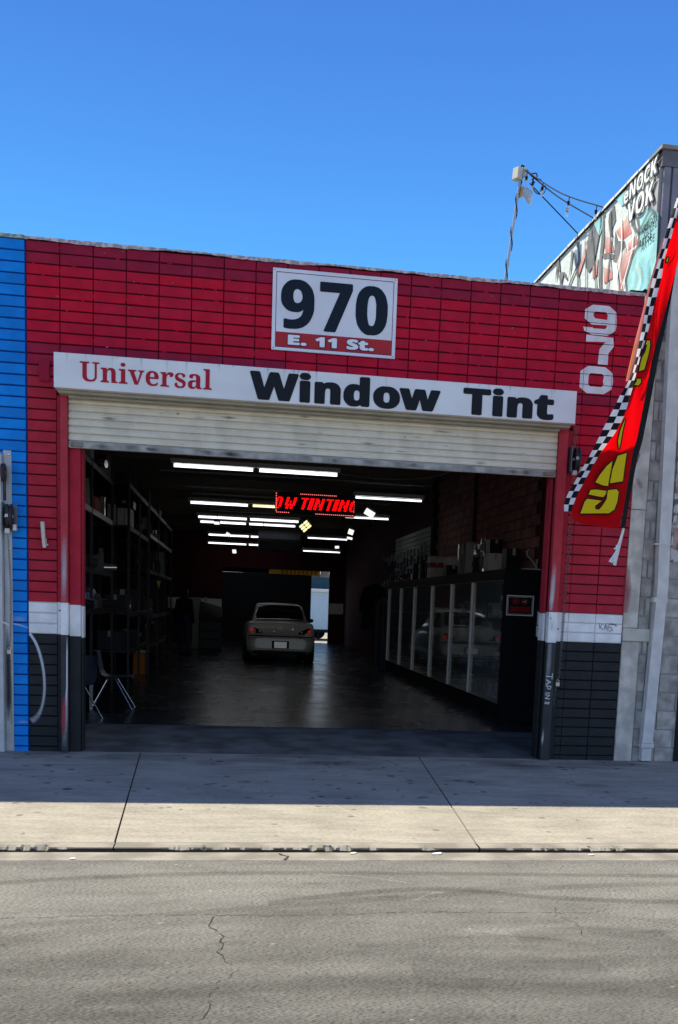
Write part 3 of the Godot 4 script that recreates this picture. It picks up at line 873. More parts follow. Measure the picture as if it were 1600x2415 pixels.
	for k in 26:
		var at := Vector3(rng.randf_range(0.05, 6.05), rng.randf_range(3.9, 4.8), 0.0022)
		if at.x > 2.28 and at.x < 3.53:
			continue
		bx(chips, at, Vector3(rng.randf_range(0.004, 0.02), rng.randf_range(0.003, 0.008), 0.002), 0.0, Basis.from_euler(Vector3(0, 0, rng.randf_range(-1.5, 1.5))))
	var ch0 := obj("paint_chips", chips, mk("chip_pale", lc(0.42, 0.25, 0.26), 0.9), shop)
	ch0.set_meta("kind", "stuff")
	# plain strips of wall beside the rails
	for s in [[0.276, 0.312, BAND_L], [5.35, 5.412, BAND_R]]:
		box2("wall_strip", Vector3(s[0], s[2][1], -0.0105), Vector3(s[1], 3.44, 0.002), reds[6], shop, 0.002)
		box2("wall_strip", Vector3(s[0], s[2][0], -0.0105), Vector3(s[1], s[2][1], 0.002), white, shop, 0.002)
		box2("wall_strip", Vector3(s[0], 0.0, -0.0105), Vector3(s[1], s[2][0], 0.002), black, shop, 0.002)
	# steel jamb post inside the left rail
	box2("door_jamb", Vector3(0.386, BAND_L[1] - 0.02, -0.16), Vector3(0.492, 2.99, -0.006), reds[6], shop, 0.003)
	box2("door_jamb", Vector3(0.386, BAND_L[0] - 0.015, -0.16), Vector3(0.492, BAND_L[1] - 0.02, -0.006), white, shop, 0.003)
	box2("door_jamb", Vector3(0.386, 0.0, -0.16), Vector3(0.492, BAND_L[0] - 0.015, -0.006), black, shop, 0.003)
	box2("jamb_edge", Vector3(0.494, BAND_L[1] - 0.03, -0.18), Vector3(0.512, 2.99, -0.04), reds[7], shop, 0.003)
	box2("jamb_edge", Vector3(0.494, BAND_L[0] - 0.03, -0.18), Vector3(0.512, BAND_L[1] - 0.03, -0.04), white, shop, 0.003)
	box2("jamb_edge", Vector3(0.494, 0.0, -0.18), Vector3(0.512, BAND_L[0] - 0.03, -0.04), black, shop, 0.003)
	box2("jamb_edge", Vector3(5.222, 1.27, -0.19), Vector3(5.244, 1.56, -0.03), white, shop, 0.003)
	box2("jamb_edge", Vector3(5.222, 1.56, -0.19), Vector3(5.244, 2.99, -0.03), reds[7], shop, 0.003)
	box2("jamb_edge", Vector3(5.222, 0.0, -0.19), Vector3(5.244, 1.27, -0.03), black, shop, 0.003)
	# small covered outlet under the left end of the sign
	box2("outlet_cover", Vector3(0.115, 3.555, 0.0), Vector3(0.215, 3.75, 0.03), reds[4], shop, 0.006)
	# weathered felt edge on the parapet
	var st := new_st()
	rng.seed = 31
	var prev := []
	var x := -0.01
	var lip := 0.0
	while x < 6.12:
		lip = clampf(lip + rng.randf_range(-0.006, 0.006), -0.012, 0.012)
		var y0 := 4.823 + lip
		var row := [Vector3(x, 4.80, -0.24), Vector3(x, 4.852, -0.235), Vector3(x, 4.858 + rng.randf_range(-0.002, 0.003), -0.02), Vector3(x, 4.852 + rng.randf_range(-0.003, 0.003), 0.014), Vector3(x, y0, 0.016 + rng.randf_range(0, 0.006)), Vector3(x, y0 + 0.004, 0.004)]
		if prev.size():
			for k in 5:
				quad(st, prev[k], prev[k + 1], row[k + 1], row[k], Vector3(x, 4.80, -0.1))
		prev = row
		x += 0.033
	obj("parapet_cap", st, worn("roof_felt", lc(0.72, 0.58, 0.56), 0.9, noise_tex("flake", 0.05, 0.72, 1.0, 33, 4, false, 256, 0.3, 0.6), 1.2), shop)
	st = new_st()
	bx2(st, Vector3(5.93, 4.86, -0.16), Vector3(6.07, 4.875, 0.0), 0.003)
	bx(st, Vector3(6.095, 4.862, 0.0), Vector3(0.07, 0.012, 0.1), 0.003, Basis.from_euler(Vector3(0, 0, -0.6)))
	obj("roofing_flap", st, mk("black_felt", lc(0.03, 0.028, 0.03), 0.8), shop)
	# painted numerals 9 7 0 down the right side, cut where the joints run
	var wp := worn("white_numeral_paint", lc(0.82, 0.80, 0.80), 0.7, wear, 0.9)
	numeral(shop, wp, [[5.75, 4.50], [5.75, 4.62], [5.70, 4.664], [5.555, 4.664], [5.505, 4.625], [5.505, 4.575], [5.555, 4.533], [5.70, 4.533]], 0.108, 0.052, [[5.75, 4.505], [5.75, 4.475], [5.70, 4.436], [5.555, 4.436], [5.505, 4.455], [5.505, 4.474]])
	numeral(shop, wp, [[5.488, 4.366], [5.742, 4.366], [5.742, 4.32], [5.688, 4.25], [5.684, 4.117]], 0.108, 0.068, [])
	numeral(shop, wp, [[5.752, 3.96], [5.752, 4.02], [5.70, 4.06], [5.545, 4.06], [5.495, 4.02], [5.495, 3.90], [5.545, 3.86], [5.70, 3.86], [5.752, 3.90], [5.752, 3.96]], 0.108, 0.060, [])
	# sprayed paint and scrawls on the pillars
	spray("spray_arc", shop, curve([Vector3(0.012, 1.165, 0.003), Vector3(0.07, 1.07, 0.003), Vector3(0.115, 0.93, 0.003), Vector3(0.142, 0.77, 0.003), Vector3(0.146, 0.6, 0.003), Vector3(0.125, 0.46, 0.003), Vector3(0.085, 0.36, 0.003), Vector3(0.02, 0.30, 0.003)], 5), range(36).map(func(i): return 0.036 + 0.05 * maxf(0.0, (i - 26) / 10.0)), Color(0.72, 0.76, 0.82), range(36).map(func(i): return 0.85 - 0.015 * i if i < 30 else 0.35))
	var script_m := mk("black_marker", lc(0.03, 0.03, 0.035), 0.6)
	scrawl(shop, "tag_scrawl", [[[5.83, 1.475], [5.845, 1.415]], [[5.872, 1.472], [5.845, 1.44], [5.878, 1.41]], [[5.888, 1.412], [5.905, 1.47], [5.918, 1.412]], [[5.893, 1.432], [5.915, 1.432]], [[5.935, 1.40], [5.93, 1.45], [5.96, 1.478], [6.0, 1.475], [6.03, 1.455], [6.005, 1.455]], [[5.935, 1.43], [5.96, 1.445], [5.985, 1.41], [5.95, 1.395]], [[5.96, 1.465], [6.02, 1.47]]], 0.005, 0.0035, script_m)
	# the walls, roof and back of the shop
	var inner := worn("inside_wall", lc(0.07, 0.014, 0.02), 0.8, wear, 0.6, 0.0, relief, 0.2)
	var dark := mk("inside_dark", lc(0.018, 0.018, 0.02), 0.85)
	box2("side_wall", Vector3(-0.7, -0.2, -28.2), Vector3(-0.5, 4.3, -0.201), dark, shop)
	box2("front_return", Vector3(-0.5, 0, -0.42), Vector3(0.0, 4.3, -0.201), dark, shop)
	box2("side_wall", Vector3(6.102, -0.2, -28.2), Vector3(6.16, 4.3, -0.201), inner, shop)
	box2("roof", Vector3(-0.7, 4.301, -28.2), Vector3(6.16, 4.42, -0.201), mk("roof_deck", lc(0.11, 0.095, 0.08), 0.9), shop)
	for k in 12:
		box2("roof_beam", Vector3(-0.49, 4.0, -1.6 - k * 2.3), Vector3(6.1, 4.30, -1.52 - k * 2.3), mk("beam_wood", lc(0.14, 0.12, 0.10), 0.85), shop, 0.004)
	for p in [[-11.3, 3.9, 0.8, 2.9], [-16.9, 3.9, 1.3, 5.85], [-8.6, 3.85, 0.6, 5.6], [-13.0, 3.92, 1.0, 5.5]]:
		tube_obj("ceiling_pipe", [Vector3(p[2], p[1], p[0]), Vector3(p[3], p[1], p[0])], 0.028, mk("pipe_grey", lc(0.2, 0.2, 0.21), 0.4, 0.4), shop)
	var cable := new_st()
	tube(cable, curve([Vector3(3.58, 3.62, -5.9), Vector3(4.2, 3.52, -5.4), Vector3(4.8, 3.48, -4.6), Vector3(5.1, 3.6, -4.0), Vector3(5.2, 4.0, -3.8)], 5), 0.008, 0.008, 5)
	obj("loose_cable", cable, mk("cable_grey", lc(0.22, 0.21, 0.2), 0.6), shop)
	# courses of block on the right-hand wall, boards of slatted panel further back
	st = new_st()
	rng.seed = 40
	for r in 14:
		var z := -3.2 - (r % 2) * 0.2
		while z > -10.2:
			bx2(st, Vector3(6.088, 2.15 + r * 0.153 + 0.006, z - 0.388), Vector3(6.101, 2.15 + r * 0.153 + 0.147, z), 0.003)
			z -= 0.4
	var cm := obj("block_courses", st, worn("inside_block", lc(0.30, 0.15, 0.14), 0.8, noise_tex("stain_mottle", 0.012, 0.80, 1.0, 51, 6, false, 512, 0.2, 0.8), 0.5), shop)
	cm.set_meta("kind", "stuff")
	tube_obj("wall_conduit", [Vector3(6.06, 2.3, -6.95), Vector3(6.06, 4.0, -6.95)], 0.03, mk("conduit_dark", lc(0.04, 0.03, 0.03), 0.5), shop)
	box2("wall_post", Vector3(6.0, 2.2, -10.55), Vector3(6.08, 4.2, -10.35), dark, shop)
	st = new_st()
	for r in 9:
		bx2(st, Vector3(6.05, 2.36 + r * 0.105, -15.5), Vector3(6.07, 2.36 + r * 0.105 + 0.09, -10.6), 0.003)
	var sm := obj("slat_boards", st, mk("slat_grey", lc(0.42, 0.45, 0.44), 0.6), shop)
	sm.set_meta("kind", "stuff")
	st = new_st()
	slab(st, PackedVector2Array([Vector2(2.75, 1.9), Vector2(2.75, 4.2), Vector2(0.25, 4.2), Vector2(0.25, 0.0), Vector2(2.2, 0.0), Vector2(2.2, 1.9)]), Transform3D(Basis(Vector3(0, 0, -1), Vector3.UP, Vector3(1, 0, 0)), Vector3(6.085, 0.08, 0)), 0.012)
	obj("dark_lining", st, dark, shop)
	# back wall with the rear doorway
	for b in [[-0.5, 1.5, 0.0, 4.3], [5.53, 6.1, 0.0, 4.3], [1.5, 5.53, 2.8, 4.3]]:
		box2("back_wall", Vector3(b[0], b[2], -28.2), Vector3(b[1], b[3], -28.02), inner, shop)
	for b in [[-0.49, 1.49], [5.54, 6.09]]:
		box2("white_stripe", Vector3(b[0], 1.2, -28.019), Vector3(b[1], 1.61, -28.012), white, shop)
	box2("white_stripe", Vector3(6.085, 1.2, -19.5), Vector3(6.096, 1.61, -16.5), white, shop)
	box2("rear_door_header", Vector3(1.2, 2.645, -28.34), Vector3(3.24, 2.859, -28.23), mats["inside_dark"], shop, 0.004)
	box2("rear_door", Vector3(1.2, 0.021, -28.33), Vector3(4.86, 2.64, -28.202), worn("rear_door_grey", lc(0.03, 0.034, 0.045), 0.6, wear, 0.5), shop, 0.004)
	box2("added_canopy", Vector3(0.8, 2.86, -30.2), Vector3(6.1, 2.95, -28.21), mk("added_canopy_grey", lc(0.3, 0.3, 0.3), 0.7), shop)  # unseen canopy, added to keep sun off the floor inside the rear door

func tube_obj(called: String, pts: Array, r: float, m: Material, parent: Node3D = null, sides := 8) -> MeshInstance3D:
	var st := new_st()
	tube(st, pts, r, r, sides)
	return obj(called, st, m, parent)

# a painted stroke along a path, upright strokes wv wide and level ones wh, clipped to the block faces
func numeral(parent: Node3D, m: Material, path: Array, wv: float, wh: float, second: Array) -> void:
	var st := new_st()
	var lift := 0.0
	for pts in [path, second]:
		lift += 0.0004
		if pts.size() < 2:
			continue
		var sides := []
		for i in pts.size():
			var p := Vector2(pts[i][0], pts[i][1])
			var closed: bool = pts[0] == pts[pts.size() - 1]
			var a: Array = pts[i - 1] if i > 0 else (pts[pts.size() - 2] if closed else pts[0])
			var b: Array = pts[i + 1] if i < pts.size() - 1 else (pts[1] if closed else pts[pts.size() - 1])
			var d0 := (p - Vector2(a[0], a[1]))
			var d1 := (Vector2(b[0], b[1]) - p)
			if d0.length() < 0.0001:
				d0 = d1
			if d1.length() < 0.0001:
				d1 = d0
			var n0 := Vector2(-d0.y, d0.x).normalized()
			var n1 := Vector2(-d1.y, d1.x).normalized()
			n0 *= lerpf(wh, wv, absf(n0.x)) * 0.5
			n1 *= lerpf(wh, wv, absf(n1.x)) * 0.5
			var n := (n0 + n1) * 0.5
			n *= minf(1.35, 1.0 / maxf(0.3, n.length() / ((n0.length() + n1.length()) * 0.5)))
			sides.append([p + n, p - n])
		for i in sides.size() - 1:
			var q := PackedVector2Array([sides[i][0], sides[i + 1][0], sides[i + 1][1], sides[i][1]])
			var lo := q[0]
			var hi := q[0]
			for p in q:
				lo = lo.min(p)
				hi = hi.max(p)
			for gx in range(int(lo.x / W), int(hi.x / W) + 1):
				for gy in range(int(lo.y / H - 0.5), int(hi.y / H + 0.5) + 1):
					var x0 := gx * W + 0.002
					var y0 := (gy - 0.5) * H + 0.003
					var cell := PackedVector2Array([Vector2(x0, y0), Vector2(x0 + W - 0.004, y0), Vector2(x0 + W - 0.004, y0 + H - 0.006), Vector2(x0, y0 + H - 0.006)])
					for piece in Geometry2D.intersect_polygons(q, cell):
						slab(st, piece, Transform3D(Basis(), Vector3(0, 0, 0.0025 + lift)), 0.0)
	obj("painted_numeral", st, m, parent)

# thin handwriting: polylines at depth z
func scrawl(parent: Node3D, called: String, lines: Array, width: float, z: float, m: Material) -> void:
	var st := new_st()
	for l in lines:
		for i in l.size() - 1:
			var a := Vector3(l[i][0], l[i][1], z)
			var b := Vector3(l[i + 1][0], l[i + 1][1], z)
			var d := (b - a).normalized()
			var s := Vector3(-d.y, d.x, 0) * width * 0.5
			a -= d * width * 0.3
			b += d * width * 0.3
			quad(st, a - s, a + s, b + s, b - s, a - Vector3(0, 0, 1))
	obj(called, st, m, parent)

# ---------------------------------------------------------------- shutter, signs
func build_front() -> void:
	var dirt := noise_tex("shutter_dirt", 0.012, 0.93, 1.0, 81, 6, false, 512, 0.2, 0.6)
	var rust := noise_tex("paint_wear", 0.012, 0.93, 1.0, 72, 5, false, 512)
	var cream := worn("shutter_cream", lc(0.74, 0.68, 0.55), 0.5, dirt, 0.55)
	var sh := thing("roller_shutter", "cream slatted roller shutter rolled up above the shop doorway", "roller shutter", Vector3(0, 2.955, 0))
	# one slat: a shallow convex profile run along x
	var prof := [Vector2(0.008, 0.0), Vector2(0.014, 0.001), Vector2(0.016, 0.006), Vector2(0.032, 0.012), Vector2(0.037, 0.028), Vector2(0.035, 0.046), Vector2(0.027, 0.058), Vector2(0.030, 0.063), Vector2(0.027, 0.067), Vector2(0.008, 0.068)]
	var rings := []
	for x in [0.388, 5.243]:
		var r := []
		for p in prof:
			r.append(Vector3(x, p.y, p.x))
		rings.append(r)
	var st := new_st()
	loft(st, rings, true, false)
	st.generate_normals()
	var slat := st.commit()
	for k in 8:
		var o := put_mesh("slat", slat, cream, sh)
		o.position = Vector3(0, 0.064 + k * 0.0685, 0)
	box2("bottom_bar", Vector3(0.386, 0.0, 0.004), Vector3(5.246, 0.062, 0.046), worn("bar_cream", lc(0.42, 0.41, 0.38), 0.45, noise_tex("bar_smudge", 0.012, 0.72, 1.0, 83, 6, false, 512, 0.2, 0.7), 0.6), sh, 0.006)
	st = new_st()
	for x in [0.41, 5.10]:
		bx2(st, Vector3(x, 0.012, 0.046), Vector3(x + 0.115, 0.05, 0.058), 0.005)
		bx(st, Vector3(x + 0.02, 0.031, 0.062), Vector3(0.012, 0.026, 0.012), 0.003)
	obj("slide_bolt", st, mk("old_steel", lc(0.24, 0.20, 0.16), 0.5, 0.5), sh)
	# scuffs and rubbed patches along the slats
	rng.seed = 303
	for k in 26:
		var x := rng.randf_range(0.5, 5.1)
		var l := rng.randf_range(0.02, 0.22)
		var y := 0.064 + 0.0685 * rng.randi_range(0, 6) + rng.randf_range(0.02, 0.045)
		spray("scuff", sh, [Vector3(x, y, 0.0395), Vector3(x + l * 0.5, y + rng.randf_range(-0.003, 0.003), 0.0395), Vector3(x + l, y, 0.0395)], [0.006, rng.randf_range(0.01, 0.035), 0.006], Color(0.07, 0.07, 0.075), [0.0, rng.randf_range(0.2, 0.7), 0.0])
	for k in 16:
		var x := rng.randf_range(0.5, 5.1)
		var l := rng.randf_range(0.05, 0.3)
		spray("scuff", sh, [Vector3(x, 0.03, 0.0475), Vector3(x + l * 0.5, 0.03, 0.0475), Vector3(x + l, 0.03, 0.0475)], [0.03, 0.05, 0.03], Color(0.05, 0.05, 0.055), [0.0, rng.randf_range(0.2, 0.6), 0.0])
	# guide rails, painted like the pillars
	var red := worn("rail_red", lc(0.46, 0.040, 0.055), 0.42, rust, 0.8)
	var white: Material = mats["white_wall_paint"]
	var black: Material = worn("rail_black", lc(0.045, 0.048, 0.05), 0.4, rust, 0.8)
	for s in [[0.315, 0.383, 1.165, 1.478, 3.44], [5.249, 5.347, 1.255, 1.575, 3.47]]:
		var o := 2.955
		for b in [[s[3], s[4], red], [s[2], s[3], white], [0.0, s[2], black]]:
			box2("guide_rail", Vector3(s[0], b[0] - o, 0.0), Vector3(s[1], b[1] - o, 0.072), b[2], sh, 0.004)
		box2("rail_head", Vector3(s[0] - 0.01, s[4] - o + 0.001, 0.0), Vector3(s[1] + 0.06, s[4] - o + 0.03, 0.10), red, sh, 0.003)
	st = new_st()
	for y in [3.1, 2.66, 2.2, 1.76, 1.4]:
		st.set_smooth_group(1)
		for x in [0.295, 5.38]:
			tube(st, [Vector3(x, y - 2.955, 0.001), Vector3(x, y - 2.955, 0.008)], 0.009, 0.006, 8)
	obj("bolt_heads", st, mk("bolt_red", lc(0.13, 0.01, 0.02), 0.5), sh)
	spray("overspray", sh, [Vector3(0.349, -0.8, 0.0735), Vector3(0.349, -1.0, 0.0735), Vector3(0.349, -1.2, 0.0735), Vector3(0.349, -1.47, 0.0735)], [0.05, 0.06, 0.06, 0.06], Color(0.55, 0.52, 0.58), [0.0, 0.5, 0.75, 0.1])
	spray("overspray", sh, [Vector3(0.374, -1.81, 0.0735), Vector3(0.374, -1.95, 0.0735), Vector3(0.372, -2.3, 0.0735), Vector3(0.36, -2.6, 0.0735), Vector3(0.35, -2.9, 0.0735)], [0.012, 0.016, 0.02, 0.05, 0.06], Color(0.75, 0.77, 0.8), [0.2, 0.95, 0.9, 0.45, 0.05])
	spray("overspray", sh, [Vector3(0.345, -2.40, 0.074), Vector3(0.343, -2.5, 0.074), Vector3(0.338, -2.66, 0.074), Vector3(0.34, -2.78, 0.074)], [0.03, 0.05, 0.055, 0.04], Color(0.42, 0.06, 0.07), [0.6, 0.9, 0.9, 0.3])
	spray("overspray", sh, [Vector3(5.276, -0.85, 0.0735), Vector3(5.274, -1.05, 0.0735), Vector3(5.27, -1.25, 0.0735), Vector3(5.268, -1.37, 0.0735)], [0.05, 0.06, 0.06, 0.05], Color(0.6, 0.57, 0.6), [0.0, 0.65, 0.85, 0.3])
	spray("overspray", sh, [Vector3(5.28, -1.71, 0.0735), Vector3(5.28, -1.95, 0.0735), Vector3(5.275, -2.2, 0.0735)], [0.05, 0.06, 0.05], Color(0.4, 0.4, 0.42), [0.5, 0.5, 0.0])
	spray("overspray", sh, [Vector3(5.262, -2.62, 0.0735), Vector3(5.26, -2.72, 0.0735), Vector3(5.26, -2.8, 0.0735)], [0.02, 0.03, 0.02], Color(0.7, 0.7, 0.72), [0.1, 0.7, 0.0])
	var chalk := mk("white_marker", lc(0.75, 0.76, 0.78), 0.7)
	# «TAP IN 8» written down the right rail, letters turned on their side
	var L := []
	for l in [
		[[0, 0.09], [0.075, 0.09]], [[0.04, 0.09], [0.038, 0]],
		[[0.085, 0.0], [0.115, 0.075], [0.15, 0.0]], [[0.09, 0.03], [0.14, 0.03]],
		[[0.17, 0.0], [0.17, 0.08], [0.205, 0.075], [0.215, 0.05], [0.2, 0.03], [0.165, 0.03]],
		[[0.265, 0.0], [0.265, 0.07]], [[0.29, 0.0], [0.295, 0.07], [0.34, 0.0], [0.345, 0.07]],
		[[0.385, 0.012], [0.40, 0.0], [0.415, 0.012], [0.385, 0.055], [0.40, 0.07], [0.418, 0.055], [0.385, 0.012]],
	]:
		var q := []
		for p in l:
			q.append([5.26 + p[1] * 0.72, 0.93 - 2.955 - p[0] * 0.78])
		L.append(q)
	scrawl(sh, "handwriting", L, 0.0065, 0.0745, chalk)
	scrawl(sh, "handwriting", [[[5.268, -1.43], [5.274, -1.445], [5.266, -1.44], [5.278, -1.46]], [[5.286, -1.50], [5.29, -1.52]], [[5.287, -1.53], [5.292, -1.55], [5.288, -1.56]]], 0.004, 0.0735, mats["black_marker"])
	# the long sign over the shutter, which also hoods the roll
	var ban := thing("shop_sign", "long white shop sign reading Universal Window Tint above the shutter", "sign", Vector3(0, 3.463, 0))
	box2("sign_box", Vector3(0.297, -0.008, 0.012), Vector3(5.330, 0.308, 0.296), worn("sign_white", lc(0.78, 0.78, 0.77), 0.35, noise_tex("sign_grime", 0.006, 0.95, 1.0, 91, 4, false, 512), 0.4), ban, 0.004)
	box2("hood_lip", Vector3(0.32, -0.035, 0.012), Vector3(5.31, -0.009, 0.21), worn("hood_beige", lc(0.38, 0.36, 0.30), 0.5, dirt, 0.6), ban, 0.003)
	box2("hood_lip", Vector3(0.40, -0.06, 0.010), Vector3(5.23, -0.036, 0.13), mats["hood_beige"], ban, 0.003)
	var o := put_mesh("lettering", word("Universal", true, Vector2(1.206, 0.19), 0.004, 0.0), mk("sign_red", lc(0.42, 0.012, 0.035), 0.4), ban)
	o.position = Vector3(0.531, 0.064, 0.2965)
	var ink := mk("sign_black", lc(0.012, 0.014, 0.018), 0.45)
	o = put_mesh("lettering", word("Window", false, Vector2(1.853, 0.280), 0.004, 0.015), ink, ban)
	o.position = Vector3(2.09, 0.008, 0.2965)
	o = put_mesh("lettering", word("Tint", false, Vector2(0.929, 0.268), 0.004, 0.015), ink, ban)
	o.position = Vector3(4.17, 0.008, 0.2965)
	rng.seed = 404
	for k in 22:
		var x := rng.randf_range(0.4, 5.25)
		var l := rng.randf_range(0.04, 0.2)
		var top := 0.306
		spray("dirt_run", ban, [Vector3(x, top, 0.2963), Vector3(x + 0.002, top - l * 0.4, 0.2963), Vector3(x, top - l, 0.2963)], [0.03, 0.018, 0.006], Color(0.22, 0.2, 0.17), [rng.randf_range(0.1, 0.3), 0.12, 0.0])
	# the address plate
	var ad := thing("address_sign", "white address plate reading 970 E. 11 St. on the red parapet", "sign", Vector3(2.295, 4.008, 0.004))
	box2("plate", Vector3(0, 0, 0), Vector3(1.222, 0.762, 0.018), worn("plate_white", lc(0.80, 0.80, 0.82), 0.35, noise_tex("sign_grime", 0.006, 0.95, 1.0, 91, 4, false, 512), 0.4), ad, 0.003)
	box2("red_panel", Vector3(0.04, 0.034, 0.0182), Vector3(1.182, 0.172, 0.0192), mk("plate_red", lc(0.46, 0.03, 0.035), 0.4), ad)
	var st2 := new_st()
	for b in [[0.034, 0.722, 1.188, 0.728], [0.034, 0.028, 1.188, 0.034], [0.034, 0.0342, 0.0395, 0.7218], [1.1825, 0.0342, 1.188, 0.7218]]:
		bx2(st2, Vector3(b[0], b[1], 0.0178), Vector3(b[2], b[3], 0.0195))
	obj("border_line", st2, mk("plate_purple", lc(0.16, 0.01, 0.10), 0.4), ad)
	st2 = new_st()
	for b in [[0.02, 0.745], [1.2, 0.745], [0.02, 0.018], [1.2, 0.018]]:
		tube(st2, [Vector3(b[0], b[1], 0.018), Vector3(b[0], b[1], 0.022)], 0.007, 0.005, 8)
	obj("screws", st2, mk("screw_grey", lc(0.3, 0.3, 0.32), 0.4, 0.6), ad)
	var navy := mk("plate_navy", lc(0.010, 0.016, 0.026), 0.4)
	for d in [["9", 0.083, 0.325], ["7", 0.459, 0.322], ["0", 0.815, 0.318]]:
		o = put_mesh("numeral", word(d[0], false, Vector2(d[2], 0.462), 0.003, 0.012), navy, ad)
		o.position = Vector3(d[1], 0.206, 0.0186)
	for k in 2:
		for d in [["E.", 0.158, 0.185, 0.094], ["11", 0.425, 0.215, 0.094], ["St.", 0.735, 0.275, 0.098]]:
			var e := 0.007 if k == 0 else 0.0
			o = put_mesh("lettering", word(d[0], false, Vector2(d[2] + 2 * e, d[3] + 2 * e), 0.002, 0.009 + e * 1.4), mk("letter_edge", lc(0.03, 0.012, 0.06), 0.5) if k == 0 else mk("letter_white", lc(0.82, 0.83, 0.85), 0.5), ad)
			o.position = Vector3(d[1] - e, 0.055 - e, 0.0194 + 0.0026 * k)
	# pale tube fixed to the left pillar
	var pipe := thing("flag_holder_tube", "short pale metal flag holder tube on the left red pillar", "flag holder", Vector3(0.155, 2.0, 0.0))
	st2 = new_st()
	tube(st2, [Vector3(0.005, 0.0, 0.035), Vector3(0.0, 0.06, 0.04), Vector3(-0.004, 0.24, 0.085)], 0.017, 0.021, 12, false)
	tube(st2, [Vector3(0.005, 0.002, 0.035), Vector3(-0.004, 0.235, 0.085)], 0.014, 0.017, 12, true)
	obj("tube", st2, mk("tube_pale", lc(0.58, 0.57, 0.53), 0.4, 0.2), pipe)
	st2 = new_st()
	bx2(st2, Vector3(-0.012, 0.01, 0.001), Vector3(0.022, 0.09, 0.022), 0.003)
	tube(st2, [Vector3(0.022, 0.03, 0.03), Vector3(0.04, 0.03, 0.03)], 0.008, 0.008, 8)
	obj("bracket", st2, mk("tube_pale", lc(0.5, 0.5, 0.5), 0.4), pipe)

# a hanging chain of real links
func chain_mesh(pts: Array, link: float) -> SurfaceTool:
	var st := new_st()
	var flip := false
	for i in pts.size() - 1:
		var a: Vector3 = pts[i]
		var b: Vector3 = pts[i + 1]
		var n := maxi(1, int(a.distance_to(b) / (link * 0.72)))
		for k in n:
			var c := a.lerp(b, (k + 0.5) / n)
			var d := (b - a).normalized()
			var f := frame_of(d)
			var s: Vector3 = f[0].rotated(d, 0.5 + (PI / 2 if flip else 0.0))
			flip = not flip
			var ring := []
			for e in 9:
				var an := TAU * e / 8.0
				ring.append(c + d * sin(an) * link * 0.5 + s * cos(an) * link * 0.30)
			tube(st, ring, link * 0.075, link * 0.075, 4, false)
	return st

func hoist(called: String, label: String, at: Vector3, mirror: float) -> void:
	var h := thing(called, label, "chain hoist", at)
	var blk := mk("hoist_black", lc(0.02, 0.02, 0.022), 0.45, 0.2)
	var st := new_st()
	bx2(st, Vector3(-0.01 * mirror, 0.0, 0.0), Vector3(-0.022 * mirror, 0.26, 0.12), 0.004)
	bx2(st, Vector3(-0.01 * mirror, 0.0, 0.0), Vector3(0.10 * mirror, 0.25, 0.006), 0.003)
	obj("mounting_plate", st, mk("hoist_plate", lc(0.14, 0.14, 0.15), 0.45, 0.5), h)
	st = new_st()
	var rings := []
	for p in [[0.0, 0.02], [0.0, 0.115], [0.012, 0.12], [0.02, 0.10], [0.034, 0.10], [0.042, 0.12], [0.054, 0.115], [0.054, 0.02]]:
		var r := []
		for k in 18:
			r.append(Vector3(0.02 * mirror + p[0] * mirror, 0.13 + sin(TAU * k / 18.0) * p[1], 0.085 + cos(TAU * k / 18.0) * p[1] * 0.55))
		rings.append(r)
	loft(st, rings, true, true)
	obj("chain_wheel", st, blk, h)
	st = new_st()
	bx2(st, Vector3(0.005 * mirror, -0.03, 0.06), Vector3(0.05 * mirror, 0.02, 0.11), 0.004)
	bx2(st, Vector3(0.075 * mirror, 0.0, 0.05), Vector3(0.11 * mirror, 0.06, 0.10), 0.004)
	obj("chain_guard", st, mk("guard_pale", lc(0.5, 0.48, 0.44), 0.4, 0.4), h)
	box2("wheel_clip", Vector3(0.018 * mirror, 0.12, 0.14), Vector3(0.046 * mirror, 0.15, 0.156), mk("guard_pale", lc(0.5, 0.48, 0.44), 0.4, 0.4), h, 0.003)
	st = new_st()
	tube(st, [Vector3(0.0, 0.13, 0.085), Vector3(0.08 * mirror, 0.13, 0.085)], 0.014, 0.014, 10)
	obj("axle", st, mk("guard_pale", lc(0.5, 0.48, 0.44), 0.4, 0.4), h)

func padlock(label: String, at: Vector3) -> void:
	var p := thing("padlock", label, "padlock", at)
	var st := new_st()
	bx(st, Vector3(0, 0.02, 0), Vector3(0.042, 0.044, 0.02), 0.004)
	obj("lock_body", st, mk("lock_brass", lc(0.42, 0.38, 0.33), 0.35, 0.7), p)
	st = new_st()
	var ring := []
	for k in 9:
		var an := PI * k / 8.0
		ring.append(Vector3(cos(an) * 0.014, 0.052 + sin(an) * 0.016, 0))
	tube(st, [Vector3(0.014, 0.04, 0)] + ring + [Vector3(-0.014, 0.04, 0)], 0.004, 0.004, 6)
	obj("shackle", st, mk("lock_steel", lc(0.55, 0.55, 0.56), 0.25, 0.9), p)

